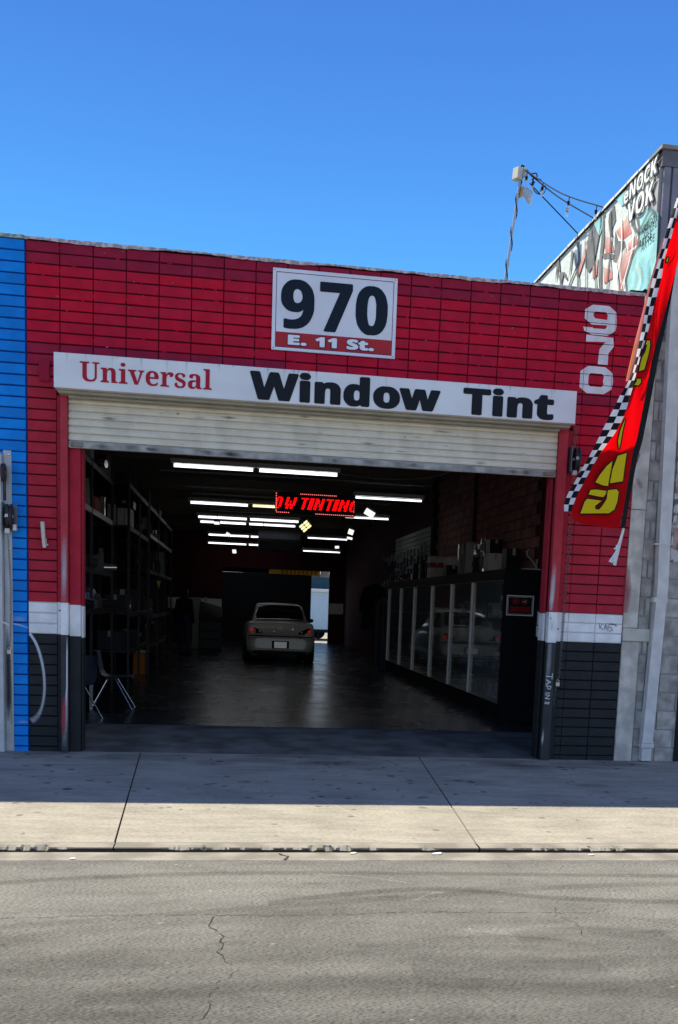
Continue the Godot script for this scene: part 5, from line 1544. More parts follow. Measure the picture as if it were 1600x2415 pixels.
# ---------------------------------------------------------------- roof pole and string lights
func build_roof_pole() -> void:
	var z := -3.0
	var p := thing("roof_light_pole", "leaning roof pole wrapped in black cable with a pale junction box on top", "light pole", Vector3(5.231, 4.42, z))
	var o := Vector3(5.231, 4.42, z)
	var st := new_st()
	tube(st, [Vector3(0, 0, 0), Vector3(5.376, 5.815, z) - o, Vector3(5.515, 7.15, z) - o], 0.021, 0.017, 10)
	obj("pole", st, mk("pole_galv", lc(0.46, 0.46, 0.47), 0.35, 0.6), p)
	st = new_st()
	var w := []
	for k in 90:
		var t := k / 89.0
		var c := Vector3(0.02, 0.2, 0).lerp(Vector3(5.518, 7.18, z) - o, t)
		w.append(c + Vector3(cos(k * 0.45), 0, sin(k * 0.45)) * 0.024)
	tube(st, w, 0.0085, 0.0085, 5)
	obj("wrapped_cable", st, mk("cable_black", lc(0.02, 0.02, 0.022), 0.6), p)
	var tan_m := mk("box_pale", lc(0.55, 0.55, 0.48), 0.5)
	st = new_st()
	bx(st, Vector3(5.468, 7.125, z) - o, Vector3(0.085, 0.145, 0.11), 0.006, Basis.from_euler(Vector3(0, 0.5, -0.08)))
	bx(st, Vector3(5.545, 7.145, z) - o, Vector3(0.04, 0.12, 0.08), 0.006, Basis.from_euler(Vector3(0, 0.5, -0.08)))
	obj("junction_box", st, tan_m, p)
	st = new_st()
	bx(st, Vector3(5.522, 6.91, z) - o, Vector3(0.022, 0.13, 0.09), 0.004, Basis.from_euler(Vector3(0, 0.3, -0.12)))
	obj("lamp_plate", st, mk("plate_tan", lc(0.55, 0.38, 0.18), 0.5), p)
	st = new_st()
	var rings := []
	for q in [[0.0, 0.035], [0.04, 0.075], [0.09, 0.07], [0.12, 0.045], [0.16, 0.04], [0.185, 0.02]]:
		var r := []
		for k in 12:
			var a := TAU * k / 12.0
			r.append(Vector3(5.585 + q[0] * 0.35 + cos(a) * q[1], 6.965 - q[0], z + sin(a) * q[1]) - o)
		rings.append(r)
	loft(st, rings, true, true)
	var gl := mk("lamp_glass", Color(0.75, 0.73, 0.66, 0.5), 0.3)
	gl.transparency = BaseMaterial3D.TRANSPARENCY_ALPHA
	obj("lamp_bowl", st, gl, p)
	var black: Material = mats["cable_black"]
	var head := Vector3(5.535, 7.20, z)
	var wires := []
	for e in [[head, Vector3(6.15, 6.285, -1.62), 0.07], [head, Vector3(6.15, 6.285, -1.95), 0.04], [head + Vector3(0.1, -0.17, 0), Vector3(6.15, 6.285, -2.48), 0.0]]:
		wires.append([e[0], e[0].lerp(e[1], 0.5) - Vector3(0, e[2], 0), e[1]])
	var labels := ["upper sagging string of festoon lights from roof pole to the graffiti wall", "middle string of festoon lights from roof pole to the graffiti wall", "lowest straight wire from roof pole to the graffiti wall"]
	var bulb_glass := mk("bulb_glass", Color(0.85, 0.88, 0.9, 0.35), 0.1)
	bulb_glass.transparency = BaseMaterial3D.TRANSPARENCY_ALPHA
	for i in 3:
		var s := thing("string_light", labels[i], "string light" if i < 2 else "wire", head)
		var line := curve(wires[i], 10)
		var local := []
		for q in line:
			local.append(q - head)
		tube_obj("wire", local, 0.0075, black, s, 5)
		if i == 2:
			continue
		for t in ([0.30, 0.62, 0.93] if i == 0 else [0.12, 0.24, 0.66]):
			var c: Vector3 = local[int(t * (local.size() - 1))]
			var b := new_st()
			tube(b, [c, c + Vector3(-0.008, -0.055, 0)], 0.006, 0.006, 5)
			tube(b, [c + Vector3(-0.008, -0.055, 0), c + Vector3(-0.01, -0.10, 0)], 0.019, 0.014, 8)
			obj("lamp_socket", b, black, s)
			b = new_st()
			tube(b, [c + Vector3(-0.01, -0.10, 0), c + Vector3(-0.011, -0.12, 0), c + Vector3(-0.012, -0.145, 0), c + Vector3(-0.013, -0.158, 0)], 0.014, 0.016, 8)
			obj("bulb", b, bulb_glass, s)
	# slack loops tied near the head
	var st3 := new_st()
	tube(st3, curve([head, head + Vector3(0.10, -0.06, 0.02), head + Vector3(0.17, -0.05, 0.02), head + Vector3(0.18, -0.10, 0.03), head + Vector3(0.12, -0.13, 0.03), head + Vector3(0.16, -0.17, 0.03)], 5), 0.008, 0.008, 5)
	tube(st3, curve([head + Vector3(0.13, -0.17, 0.04), head + Vector3(0.14, -0.26, 0.05), head + Vector3(0.2, -0.31, 0.06), head + Vector3(0.27, -0.30, 0.06), head + Vector3(0.3, -0.22, 0.06), head + Vector3(0.25, -0.21, 0.06), head + Vector3(0.23, -0.28, 0.06)], 5), 0.007, 0.007, 5)
	tube(st3, curve([head + Vector3(-0.03, 0.01, 0), head + Vector3(0.0, 0.03, 0), head + Vector3(0.12, -0.09, 0.02), head + Vector3(0.22, -0.16, 0.1)], 5), 0.011, 0.011, 5)
	tag(obj(numbered("cable_tangle"), st3, black), "tangle of slack black cable tied at the head of the roof pole", "cable")

# ---------------------------------------------------------------- lights inside
func build_lights() -> void:
	var white := glow("tube_light_glow", Color(0.96, 0.98, 1.0), 1.6)
	var warm := glow("tube_light_warm", Color(1.0, 0.93, 0.72), 1.1)
	var shell := mk("fitting_shell", lc(0.62, 0.61, 0.58), 0.5)
	var spots := [
		[-5.9, 3.6, [[1.02, 2.23], [2.33, 3.55]], "double tube fitting nearest the doorway, left half of the ceiling"],
		[-11.8, 3.6, [[1.02, 2.22], [2.33, 3.55]], "double tube fitting partly behind the red message display"],
		[-15.45, 3.6, [[1.05, 2.24], [2.33, 3.53]], "third double tube fitting from the door, front of a close pair"],
		[-17.0, 3.6, [[1.05, 2.23], [2.33, 3.55]], "fourth double tube fitting from the door, back of a close pair"],
		[-22.2, 3.6, [[1.13, 2.38], [2.45, 3.6]], "fifth double tube fitting, its right half behind the hanging heater"],
		[-26.8, 3.6, [[1.0, 2.35], [2.45, 3.65]], "last double tube fitting, furthest back on the left"],
		[-9.0, 3.6, [[4.22, 5.49]], "single tube fitting to the right of the red message display"],
		[-13.35, 3.6, [[4.5, 5.51]], "single tube fitting just below the right end of the red display"],
		[-21.4, 3.6, [[4.2, 5.43]], "single tube fitting to the right of the hanging heater"],
		[-24.2, 3.34, [[4.25, 5.5]], "lowest single tube fitting at the far right of the ceiling"],
	]
	for s in spots:
		var a: float = s[2][0][0]
		var b: float = s[2][s[2].size() - 1][1]
		var mid := (a + b) * 0.5
		var t := thing("tube_light", s[3], "tube light", Vector3(mid, s[1], s[0]), 0.0, "tube lights under the shop ceiling")
		var st := new_st()
		bx2(st, Vector3(a - 0.05 - mid, 0.034, -0.06), Vector3(b + 0.05 - mid, 0.105, 0.06), 0.006)
		obj("housing", st, shell, t)
		st = new_st()
		for x in ([a - 0.03, b + 0.03] if s[2].size() == 1 else [a - 0.03, (s[2][0][1] + s[2][1][0]) * 0.5, b + 0.03]):
			bx2(st, Vector3(x - 0.022 - mid, -0.03, -0.025), Vector3(x + 0.022 - mid, 0.036, 0.025), 0.004)
		for x in [a + 0.2, b - 0.2]:
			tube(st, [Vector3(x - mid, 0.10, 0), Vector3(x - mid, 4.3 - s[1], 0)], 0.006, 0.006, 5)
		obj("lamp_holder", st, mk("holder_dark", lc(0.06, 0.06, 0.065), 0.5), t)
		for q in s[2]:
			st = new_st()
			var fat := 0.024 if s[2].size() > 1 else 0.017
			tube(st, [Vector3(q[0] - mid, 0, 0), Vector3(q[1] - mid, 0, 0)], fat, fat, 10)
			var w: Material = warm if s[0] == -11.8 and q[0] > 2.0 else white
			obj("tube", st, w, t)
			var l := AreaLight3D.new()
			l.name = "tube_area_light"
			l.area_size = Vector2(q[1] - q[0], 0.05)
			l.light_energy = 0.05
			l.light_color = Color(0.96, 0.98, 1.0)
			l.shadow_enabled = true
			l.set("area_range", 12.0)
			t.add_child(l, true)
			l.position = Vector3((q[0] + q[1]) * 0.5 - mid, -0.035, 0)
			l.rotation.x = -PI / 2
	# small floodlights turned every way
	var lamp_white := glow("floodlight_glow", Color(0.97, 1.0, 0.95), 0.75)
	var lamp_warm := glow("floodlight_warm_glow", Color(1.0, 0.96, 0.72), 0.85)
	for s in [
		[4.64, 3.42, -10.1, 0.30, 0.19, 0.55, "large square floodlight right of the red message display"],
		[4.88, 3.42, -15.5, 0.20, 0.20, 0.35, "second square floodlight, below the large one on the right"],
		[5.02, 3.36, -17.0, 0.22, 0.09, 0.2, "thin floodlight seen edge on below two square ones"],
		[1.51, 3.44, -15.1, 0.20, 0.10, 0.0, "flat floodlight hanging from the third tube fitting"],
		[1.75, 3.44, -19.2, 0.17, 0.15, 0.5, "tilted floodlight in front of the fifth tube fitting"],
		[1.93, 3.30, -26.1, 0.20, 0.20, 0.0, "small square floodlight below the last tube fitting on the left"],
		[5.27, 3.44, -22.9, 0.20, 0.12, -0.1, "small floodlight between the two rearmost right tubes"],
	]:
		var t := thing("floodlight", s[6], "floodlight", Vector3(s[0], s[1], s[2]), 0.0, "floodlights under the shop ceiling")
		var turn := Basis.from_euler(Vector3(0.45, -0.3, -s[5]))
		box_obj("lamp_housing", turn * Vector3(0, 0.02, -0.04), Vector3(s[3] * 0.74, s[4] * 0.95, 0.05), mats["holder_dark"], t, 0.006, turn)
		box_obj("lamp_face", Vector3.ZERO, Vector3(s[3] * 0.68, s[4] * 0.68, 0.02), lamp_white, t, 0.004, turn)
		tube_obj("lamp_stem", [turn * Vector3(0, s[4] * 0.5, -0.05), Vector3(0.02, 4.3 - s[1], -0.08)], 0.008, mats["holder_dark"], t, 6)
	var c := thing("corn_lamp", "cluster lamp of six yellowish tubes under the right end of the display", "lamp", Vector3(3.68, 3.46, -14.6))
	var tilt := Basis.from_euler(Vector3(0.3, 0, 0.75))
	for i in 2:
		for k in 3:
			var q := tilt * Vector3(-0.10 + i * 0.13, -0.07 + k * 0.07, 0)
			box_obj("lamp_tube", q, Vector3(0.115, 0.048, 0.04), lamp_warm, c, 0.01, tilt)
	box_obj("lamp_base", tilt * Vector3(0.17, 0, 0), Vector3(0.10, 0.16, 0.12), mats["holder_dark"], c, 0.01, tilt)
	tube_obj("lamp_stem", [tilt * Vector3(0.2, 0, 0), Vector3(0.25, 0.84, 0)], 0.012, mats["holder_dark"], c, 6)
	# red message display
	var d := thing("message_display", "red dot matrix display reading OW TINTING hanging from the ceiling", "LED display", Vector3(2.665, 3.145, -8.0))
	box2("display_case", Vector3(0, -0.01, -0.09), Vector3(1.43, 0.375, 0.0), mk("case_black", lc(0.008, 0.007, 0.007), 0.5), d, 0.006)
	for x in [0.25, 1.2]:
		tube_obj("hanging_wire", [Vector3(x, 0.37, -0.04), Vector3(x, 4.3 - 3.145, -0.04)], 0.004, mats["holder_dark"], d, 5)
	var font := {
		"O": ["01110", "11011", "11011", "11011", "11011", "11011", "01110"], "W": ["1100011", "1100011", "1101011", "1101011", "1111111", "0110110", "0110110"],
		"T": ["11111", "00110", "00110", "00110", "00110", "00110", "00110"], "I": ["111", "111", "111", "111", "111", "111", "111"],
		"N": ["110011", "111011", "111011", "110111", "110111", "110011", "110011"], "G": ["01111", "11011", "11000", "11011", "11011", "11011", "01111"],
	}
	var st := new_st()
	var starts := [-0.02, 0.165, 0.0, 0.425, 0.585, 0.69, 0.875, 1.03, 1.135, 1.325]
	var x := 0.0
	var letter := -1
	for ch in "OW TINTING":
		letter += 1
		if ch == " ":
			continue
		x = starts[letter]
		var g: Array = font[ch]
		var n: int = String(g[0]).length()
		for r in 7:
			for k in n:
				if String(g[r])[k] == "1":
					var px := x + k * 0.0262 + (6 - r) * 0.0092
					if px > 0.02 and px < 1.412:
						bx(st, Vector3(px, 0.275 - r * 0.0295, 0.003), Vector3(0.020, 0.021, 0.004))
	obj("display_lettering", st, glow("display_red_glow", Color(1.0, 0.02, 0.04), 1.5), d)
	st = new_st()
	for k in 40:
		var bx_ := 0.03 + k * 0.0351
		if k > 11 and k < 31:
			bx(st, Vector3(bx_, 0.352, 0.003), Vector3(0.015, 0.014, 0.004))
		if k < 7 or k > 19:
			bx(st, Vector3(bx_, 0.018, 0.003), Vector3(0.016, 0.014, 0.004))
	for k in 8:
		bx(st, Vector3(0.018, 0.05 + k * 0.042, 0.003), Vector3(0.015, 0.017, 0.004))
		if k > 1:
			bx(st, Vector3(1.415, 0.02 + k * 0.034, 0.003), Vector3(0.006, 0.014, 0.004))
	obj("display_border", st, glow("display_border_glow", Color(1.0, 0.45, 0.42), 1.2), d)
	var al := AreaLight3D.new()
	al.name = "display_area_light"
	al.area_size = Vector2(1.35, 0.2)
	al.light_energy = 0.004
	al.light_color = Color(1, 0.05, 0.05)
	al.shadow_enabled = true
	d.add_child(al)
	al.position = Vector3(0.71, 0.18, 0.012)
	al.rotation.y = PI
	# hanging heater with a curved front
	var ht := thing("hanging_heater", "dark hanging heater with curved top beneath the rear ceiling", "heater", Vector3(3.08, 2.87, -15.9))
	st = new_st()
	var rings := []
	for xx in [-0.53, 0.53]:
		rings.append([Vector3(xx, 0, 0.2), Vector3(xx, 0.30, 0.22), Vector3(xx, 0.42, 0.16), Vector3(xx, 0.50, 0.02), Vector3(xx, 0.50, -0.25), Vector3(xx, 0.0, -0.25)])
	loft(st, rings, true, false)
	obj("casing", st, mk("heater_dark", lc(0.035, 0.038, 0.045), 0.5), ht)
	st = new_st()
	for k in 7:
		bx2(st, Vector3(-0.5, 0.03 + k * 0.038, 0.205), Vector3(0.5, 0.05 + k * 0.038, 0.226), 0.003)
	obj("grille", st, mk("grille_dark", lc(0.02, 0.02, 0.025), 0.5), ht)
	tube_obj("hanger", [Vector3(-0.4, 0.5, -0.1), Vector3(-0.4, 1.43, -0.1)], 0.01, mats["holder_dark"], ht, 6)
	tube_obj("hanger", [Vector3(0.4, 0.5, -0.1), Vector3(0.4, 1.43, -0.1)], 0.01, mats["holder_dark"], ht, 6)

# ---------------------------------------------------------------- stock inside
func carton(label: String, at: Vector3, size: Vector3, m: Material, cat := "box", turn := 0.0, group := "") -> Node3D:
	var called := cat.replace(" ", "_")
	var t := thing(called, label, cat, at, turn, group)
	box_obj("body", Vector3(0, size.y * 0.5, 0), size, m, t, 0.004)
	var st := new_st()
	bx(st, Vector3(0, size.y + 0.0012, 0), Vector3(size.x * 0.22, 0.002, size.z * 0.98))
	bx(st, Vector3(0, size.y * 0.84, size.z * 0.5 + 0.001), Vector3(size.x * 0.2, size.y * 0.3, 0.0016))
	obj("packing_tape", st, mk("tape_tan", lc(0.3, 0.27, 0.2), 0.3), t)
	return t

func build_cabinet() -> void:
	var y0 := 0.08
	var c := thing("display_cabinet", "long black glass fronted display cabinet along the right-hand wall", "display cabinet", Vector3(5.53, y0, -2.8))
	var blk := mk("cabinet_black", lc(0.006, 0.006, 0.008), 0.6)
	var L := 10.0
	box2("plinth", Vector3(0.02, 0, -L), Vector3(0.54, 0.24, 0), blk, c, 0.004)
	box2("top", Vector3(0.0, 1.90, -L), Vector3(0.55, 2.05, 0), blk, c, 0.004)
	box2("end_panel", Vector3(0.0, 0.241, -0.03), Vector3(0.55, 1.899, 0.0), blk, c, 0.003)
	box2("end_panel", Vector3(0.0, 0.241, -L), Vector3(0.55, 1.899, -L + 0.03), blk, c, 0.003)
	box2("back_panel", Vector3(0.53, 0.241, -L + 0.03), Vector3(0.55, 1.899, -0.03), blk, c)
	for y in [0.62, 1.0, 1.38]:
		box2("shelf", Vector3(0.04, y, -L + 0.031), Vector3(0.529, y + 0.015, -0.031), mk("cabinet_shelf", lc(0.03, 0.03, 0.034), 0.4), c)
	var stops := [-0.03, -1.72, -3.2, -4.85, -6.65, -8.3, -9.97]
	var bar := mk("cabinet_bar", lc(0.45, 0.44, 0.41), 0.4, 0.3)
	var glass := pane("cabinet_glass", Color(0.9, 0.95, 0.95), 0.06)
	for i in 6:
		var a: float = stops[i]
		var b: float = stops[i + 1]
		box2("glass_door", Vector3(-0.012, 0.25, b + 0.012), Vector3(-0.006, 1.89, a - 0.012), glass, c)
		box2("door_bar", Vector3(-0.045, 0.25, b + 0.0125), Vector3(-0.0125, 1.89, b + 0.05), bar, c, 0.004)
	box2("door_rail", Vector3(-0.02, 1.891, -L + 0.02), Vector3(-0.004, 1.898, -0.02), mk("rail_grey", lc(0.2, 0.2, 0.2), 0.4, 0.5), c)
	box2("door_rail", Vector3(-0.02, 0.242, -L + 0.02), Vector3(-0.004, 0.249, -0.02), mats["rail_grey"], c)
	# goods behind the glass
	rng.seed = 88
	var tones := [[0.15, 0.16, 0.19], [0.06, 0.07, 0.10], [0.03, 0.035, 0.05], [0.22, 0.22, 0.24], [0.07, 0.03, 0.03]]
	var tm := []
	for k in 5:
		tm.append(mk("goods_%d" % k, lc(tones[k][0], tones[k][1], tones[k][2]), 0.45))
	for s in 4:
		var ys: float = [0.242, 0.637, 1.017, 1.397][s]
		var z := -0.12
		while z > -3.1:
			var w := rng.randf_range(0.10, 0.24)
			var h := rng.randf_range(0.12, 0.32)
			if rng.randf() < 0.75:
				var t := thing("boxed_product", "small boxed product on a shelf behind the cabinet glass", "product box", Vector3(5.53 + 0.2 + rng.randf_range(-0.04, 0.06), y0 + ys, -2.8 + z - w * 0.5), 0.0, "boxed products behind the glass of the display cabinet")
				box_obj("carton", Vector3(0, h * 0.5, 0), Vector3(0.16, h, w), tm[rng.randi_range(0, 4)], t, 0.003)
				box_obj("product_label", Vector3(-0.0815, h * 0.55, 0), Vector3(0.002, h * 0.5, w * 0.6), tm[(rng.randi_range(0, 4))], t)
			z -= w + rng.randf_range(0.02, 0.14)
	# no smoking notice on the end
	var n := thing("no_smoking_sign", "black NO SMOKING notice with white border on the cabinet end", "sign", Vector3(5.575, 1.514, -2.798))
	box2("board", Vector3(0, 0, 0), Vector3(0.372, 0.268, 0.006), mk("notice_black", lc(0.01, 0.01, 0.011), 0.5), n, 0.001)
	var st := new_st()
	for b in [[0.0, 0.0, 0.372, 0.012], [0.0, 0.256, 0.372, 0.268], [0.0, 0.0125, 0.012, 0.2555], [0.36, 0.0125, 0.372, 0.2555]]:
		bx2(st, Vector3(b[0], b[1], 0.0062), Vector3(b[2], b[3], 0.009))
	obj("white_border", st, mk("notice_white", lc(0.75, 0.74, 0.70), 0.5), n)
	st = new_st()
	for b in [[0.022, 0.022, 0.35, 0.025], [0.022, 0.243, 0.35, 0.246], [0.022, 0.0252, 0.025, 0.2428], [0.347, 0.0252, 0.35, 0.2428]]:
		bx2(st, Vector3(b[0], b[1], 0.0062), Vector3(b[2], b[3], 0.0075))
	obj("inner_line", st, mats["notice_white"], n)
	var nr := mk("notice_red", lc(0.42, 0.012, 0.02), 0.5)
	var o := put_mesh("lettering", word("NO", false, Vector2(0.085, 0.072), 0.002, 0.0), nr, n)
	o.position = Vector3(0.085, 0.152, 0.0062)
	o = put_mesh("lettering", word("SMOKING", false, Vector2(0.28, 0.075), 0.002, 0.0), nr, n)
	o.position = Vector3(0.046, 0.045, 0.0062)
	st = new_st()
	var ring := []
	for k in 25:
		ring.append(Vector3(0.245 + cos(TAU * k / 24.0) * 0.038, 0.188 + sin(TAU * k / 24.0) * 0.038, 0.008))
	tube(st, ring, 0.004, 0.004, 5, false)
	tube(st, [Vector3(0.220, 0.212, 0.0085), Vector3(0.270, 0.164, 0.0085)], 0.003, 0.003, 5)
	obj("prohibition_ring", st, nr, n)
	st = new_st()
	bx(st, Vector3(0.245, 0.184, 0.0075), Vector3(0.048, 0.009, 0.002), 0.0, Basis.from_euler(Vector3(0, 0, -0.2)))
	bx(st, Vector3(0.258, 0.202, 0.0075), Vector3(0.02, 0.006, 0.002), 0.0, Basis.from_euler(Vector3(0, 0, 0.6)))
	obj("cigarette", st, mats["notice_white"], n)
	# things along the top of the cabinet
	var top := y0 + 2.05
	var white := mk("carton_white", lc(0.42, 0.41, 0.39), 0.6)
	var grey := mk("carton_grey", lc(0.30, 0.32, 0.33), 0.6)
	var black := mk("carton_black", lc(0.012, 0.012, 0.014), 0.4)
	var redm := mk("carton_red", lc(0.30, 0.04, 0.04), 0.6)
	var foil := mk("foil_silver", lc(0.55, 0.57, 0.56), 0.18, 0.8)
	carton("black speaker box at the near end of the cabinet top", Vector3(5.83, top, -3.6), Vector3(0.21, 0.31, 0.25), black, "speaker")
	carton("white carton on the cabinet top under a black box", Vector3(5.88, top, -4.8), Vector3(0.22, 0.30, 0.3), white)
	carton("black case on the white carton on the cabinet top", Vector3(5.89, top + 0.302, -4.82), Vector3(0.2, 0.21, 0.26), black, "case")
	carton("tall narrow silver box on the cabinet top", Vector3(5.79, top, -6.6), Vector3(0.12, 0.54, 0.12), foil)
	carton("grey carton standing high right of the tall silver box", Vector3(5.86, top, -6.2), Vector3(0.15, 0.55, 0.18), grey)
	carton("wide white carton on a dark one left of the tall silver box", Vector3(5.76, top + 0.20, -7.2), Vector3(0.25, 0.14, 0.3), white)
	carton("wide dark carton below a white one on the cabinet top", Vector3(5.76, top, -7.2), Vector3(0.25, 0.195, 0.3), black)
	carton("white carton below the red one on the cabinet top", Vector3(5.74, top, -8.6), Vector3(0.25, 0.2, 0.3), white)
	carton("red carton stacked on white on the cabinet top", Vector3(5.74, top + 0.202, -8.6), Vector3(0.25, 0.09, 0.3), redm)
	carton("pale carton topmost of the stack with the red one", Vector3(5.74, top + 0.295, -8.6), Vector3(0.25, 0.12, 0.3), white)
	var i := 0
	for z in [-9.2, -9.45, -9.8, -10.2, -10.6, -11.0]:
		var t := thing("film_canister", "upright pale film carton on the far end of the cabinet top", "film carton", Vector3(5.72 + 0.05 * (i % 2), top, z), 0.0, "upright film cartons on the far end of the cabinet top")
		var s2 := new_st()
		tube(s2, [Vector3(0, 0, 0), Vector3(0, 0.32 + 0.04 * (i % 3), 0)], 0.05, 0.05, 10)
		obj("canister_body", s2, grey if i % 2 else black, t)
		i += 1
	for s in [[5.9, 0.0, -5.9, 0.5, "crumpled silver bag right of the tall silver box"], [5.8, 0.0, -5.55, 0.27, "dark glossy bag slumped on the cabinet front edge"], [5.86, 0.0, -5.3, 0.56, "tall shiny roll wrapped in plastic beside the black case"]]:
		rng.seed = int(-s[2] * 10)
		var s3 := new_st()
		var rings := []
		for k in 7:
			var r := []
			var rad := 0.075 * (1.0 - 0.35 * absf(k / 6.0 - 0.4))
			for q in 9:
				var an := TAU * q / 9.0
				var j := rad * rng.randf_range(0.75, 1.2)
				r.append(Vector3(cos(an) * j, s[3] * k / 6.0, sin(an) * j))
			rings.append(r)
		loft(s3, rings, true, false)
		tag(obj(numbered("plastic_bag"), s3, foil if s[3] > 0.4 else black), s[4], "bag")
		get_child(get_child_count() - 1).position = Vector3(s[0], top, s[2])
	var rt := thing("router", "flat white router with curved white aerial cable on the cabinet near end", "router", Vector3(5.96, top, -3.05))
	box_obj("router_case", Vector3(0, 0.012, 0), Vector3(0.24, 0.022, 0.14), mk("router_white", lc(0.42, 0.42, 0.42), 0.4), rt, 0.004)
	tube_obj("aerial_cable", curve([Vector3(0.09, 0.024, 0), Vector3(0.06, 0.07, 0), Vector3(-0.01, 0.15, 0), Vector3(-0.06, 0.2, 0), Vector3(-0.07, 0.25, 0), Vector3(-0.045, 0.28, 0)], 4), 0.008, mats["router_white"], rt, 6)
	tube_obj("aerial", [Vector3(0.06, 0.024, 0), Vector3(0.085, 0.15, 0)], 0.007, mats["router_white"], rt, 6)
	# packets hanging on the slatted boards
	rng.seed = 23
	for k in 58:
		var z := -10.7 - k * 0.115 - rng.randf_range(0, 0.1)
		var y := 2.28 + (k % 4) * 0.2 + rng.randf_range(-0.06, 0.06)
		var t := thing("hanging_packet", "small packet hanging on the slatted wall boards", "packet", Vector3(6.0, y, z), 0.0, "packets hanging on the slatted boards of the right-hand wall")
		var s4 := new_st()
		bx(s4, Vector3(0, -0.07, 0), Vector3(0.04, rng.randf_range(0.12, 0.22), rng.randf_range(0.05, 0.12)), 0.004, Basis.from_euler(Vector3(rng.randf_range(-0.3, 0.3), 0, 0)))
		tube(s4, [Vector3(0.0, -0.01, 0), Vector3(0.05, 0.0, 0)], 0.004, 0.004, 5)
		obj("packet", s4, [foil, tm[1], tm[2], tm[3]][k % 4], t)
	# rolls of film standing in a rack beyond the cabinet
	for k in 12:
		var t := thing("film_roll", "dark roll of window film standing upright beyond the cabinet", "film roll", Vector3(5.52 + 0.22 * (k % 2), y0, -13.1 - 0.19 * k), 0.0, "rolls of film standing beyond the cabinet")
		var s5 := new_st()
		tube(s5, [Vector3(0, 0, 0), Vector3(0.01 * (k % 3), 1.55 + 0.06 * (k % 4), 0)], 0.055, 0.055, 10)
		obj("roll", s5, [tm[2], black, tm[1]][k % 3], t)
	# hanging work coat on the right
	var coat := thing("hanging_coat", "dark work coat hanging on the right wall near the rear door", "coat", Vector3(5.75, 2.16, -17.2))
	var s6 := new_st()
	var crings := []
	for q in [[0.0, 0.06, 0.05], [-0.08, 0.24, 0.10], [-0.35, 0.26, 0.13], [-0.8, 0.29, 0.14], [-1.25, 0.32, 0.15]]:
		var r := []
		for k in 14:
			var an := TAU * k / 14.0
			r.append(Vector3(cos(an) * q[1] * (1.0 + 0.06 * sin(an * 5.0)), q[0], sin(an) * q[2]))
		crings.append(r)
	loft(s6, crings, true, true)
	obj("coat_body", s6, mk("coat_navy", lc(0.008, 0.012, 0.02), 0.9), coat)
	for sx in [-1.0, 1.0]:
		s6 = new_st()
		tube(s6, [Vector3(0.2 * sx, -0.1, 0.02), Vector3(0.31 * sx, -0.45, 0.05), Vector3(0.33 * sx, -0.75, 0.08)], 0.075, 0.06, 10)
		obj("sleeve", s6, mats["coat_navy"], coat)
	tube_obj("coat_hook", [Vector3(0, 0.0, 0), Vector3(0.0, 0.05, 0), Vector3(0.34, 0.05, 0)], 0.008, mats["holder_dark"], coat, 5)
	# by the right jamb
	var eb := thing("switch_box", "pair of white plastic switch boxes with black lead behind the right jamb", "switch box", Vector3(5.28, 1.3, -0.45))
	box2("box_shell", Vector3(0, 0, 0), Vector3(0.085, 0.12, 0.07), mk("switch_white", lc(0.5, 0.5, 0.52), 0.4), eb, 0.006)
	box2("box_shell", Vector3(0.005, 0.125, 0), Vector3(0.09, 0.275, 0.07), mats["switch_white"], eb, 0.006)
	box2("back_plate", Vector3(0.0, 0.0, -0.03), Vector3(0.30, 0.3, -0.001), mats["inside_dark"], eb, 0.004)
	tube_obj("lead", curve([Vector3(0.08, 0.24, 0.075), Vector3(0.04, 0.17, 0.08), Vector3(0.0, 0.12, 0.078), Vector3(0.07, 0.1, 0.078)], 5), 0.005, mats["cable_black"], eb, 5)
	var lp := thing("patterned_panel", "white and blue lattice patterned panel leaning behind the right jamb", "panel", Vector3(5.36, 0.05, -0.62), 0.25)
	box_obj("board", Vector3(0.06, 0.27, 0), Vector3(0.12, 0.54, 0.012), mk("panel_white", lc(0.55, 0.58, 0.65), 0.5), lp, 0.003)
	s6 = new_st()
	for r in 12:
		for k in 3:
			bx(s6, Vector3(0.02 + k * 0.038 + (r % 2) * 0.018, 0.035 + r * 0.043, 0.0072), Vector3(0.018, 0.018, 0.0016), 0.0, Basis.from_euler(Vector3(0, 0, PI / 4)))
	obj("lattice_print", s6, mk("panel_blue", lc(0.03, 0.05, 0.14), 0.5), lp)

func rack(label: String, x0: float, x1: float, z0: float, z1: float, bays: int, shelves: Array, height: float) -> void:
	var r := thing("storage_rack", label, "storage rack", Vector3(x0, 0.08, z0))
	var steel := mk("rack_black", lc(0.012, 0.012, 0.015), 0.55, 0.2)
	var pale := mk("rack_pale", lc(0.10, 0.10, 0.10), 0.4, 0.3)
	var w := x1 - x0
	var d := z1 - z0
	for k in bays + 1:
		for x in [0.0, w]:
			var st := new_st()
			bx2(st, Vector3(x - 0.02, 0, d * k / bays - 0.02), Vector3(x + 0.02, height, d * k / bays + 0.02), 0.003)
			obj("post", st, steel, r)
			if x == w and k < 2 and bays == 2 and x0 < -0.325:
				box2("post_foot_sleeve", Vector3(w - 0.022, 0.0, d * k / bays - 0.022), Vector3(w + 0.022, 0.62, d * k / bays + 0.0215), mk("sleeve_pale", lc(0.5, 0.5, 0.5), 0.3, 0.5), r, 0.003)
	for s in shelves:
		for k in bays:
			box2("shelf", Vector3(0.021, s[0], d * (k + 1) / bays + 0.021), Vector3(w - 0.021, s[0] + 0.03, d * k / bays - 0.021), steel, r, 0.003)
			box2("beam", Vector3(w - 0.012, s[0] - 0.04, d * (k + 1) / bays + 0.0215), Vector3(w + 0.012, s[0] + 0.035, d * k / bays - 0.0215), pale if s[1] else steel, r, 0.003)

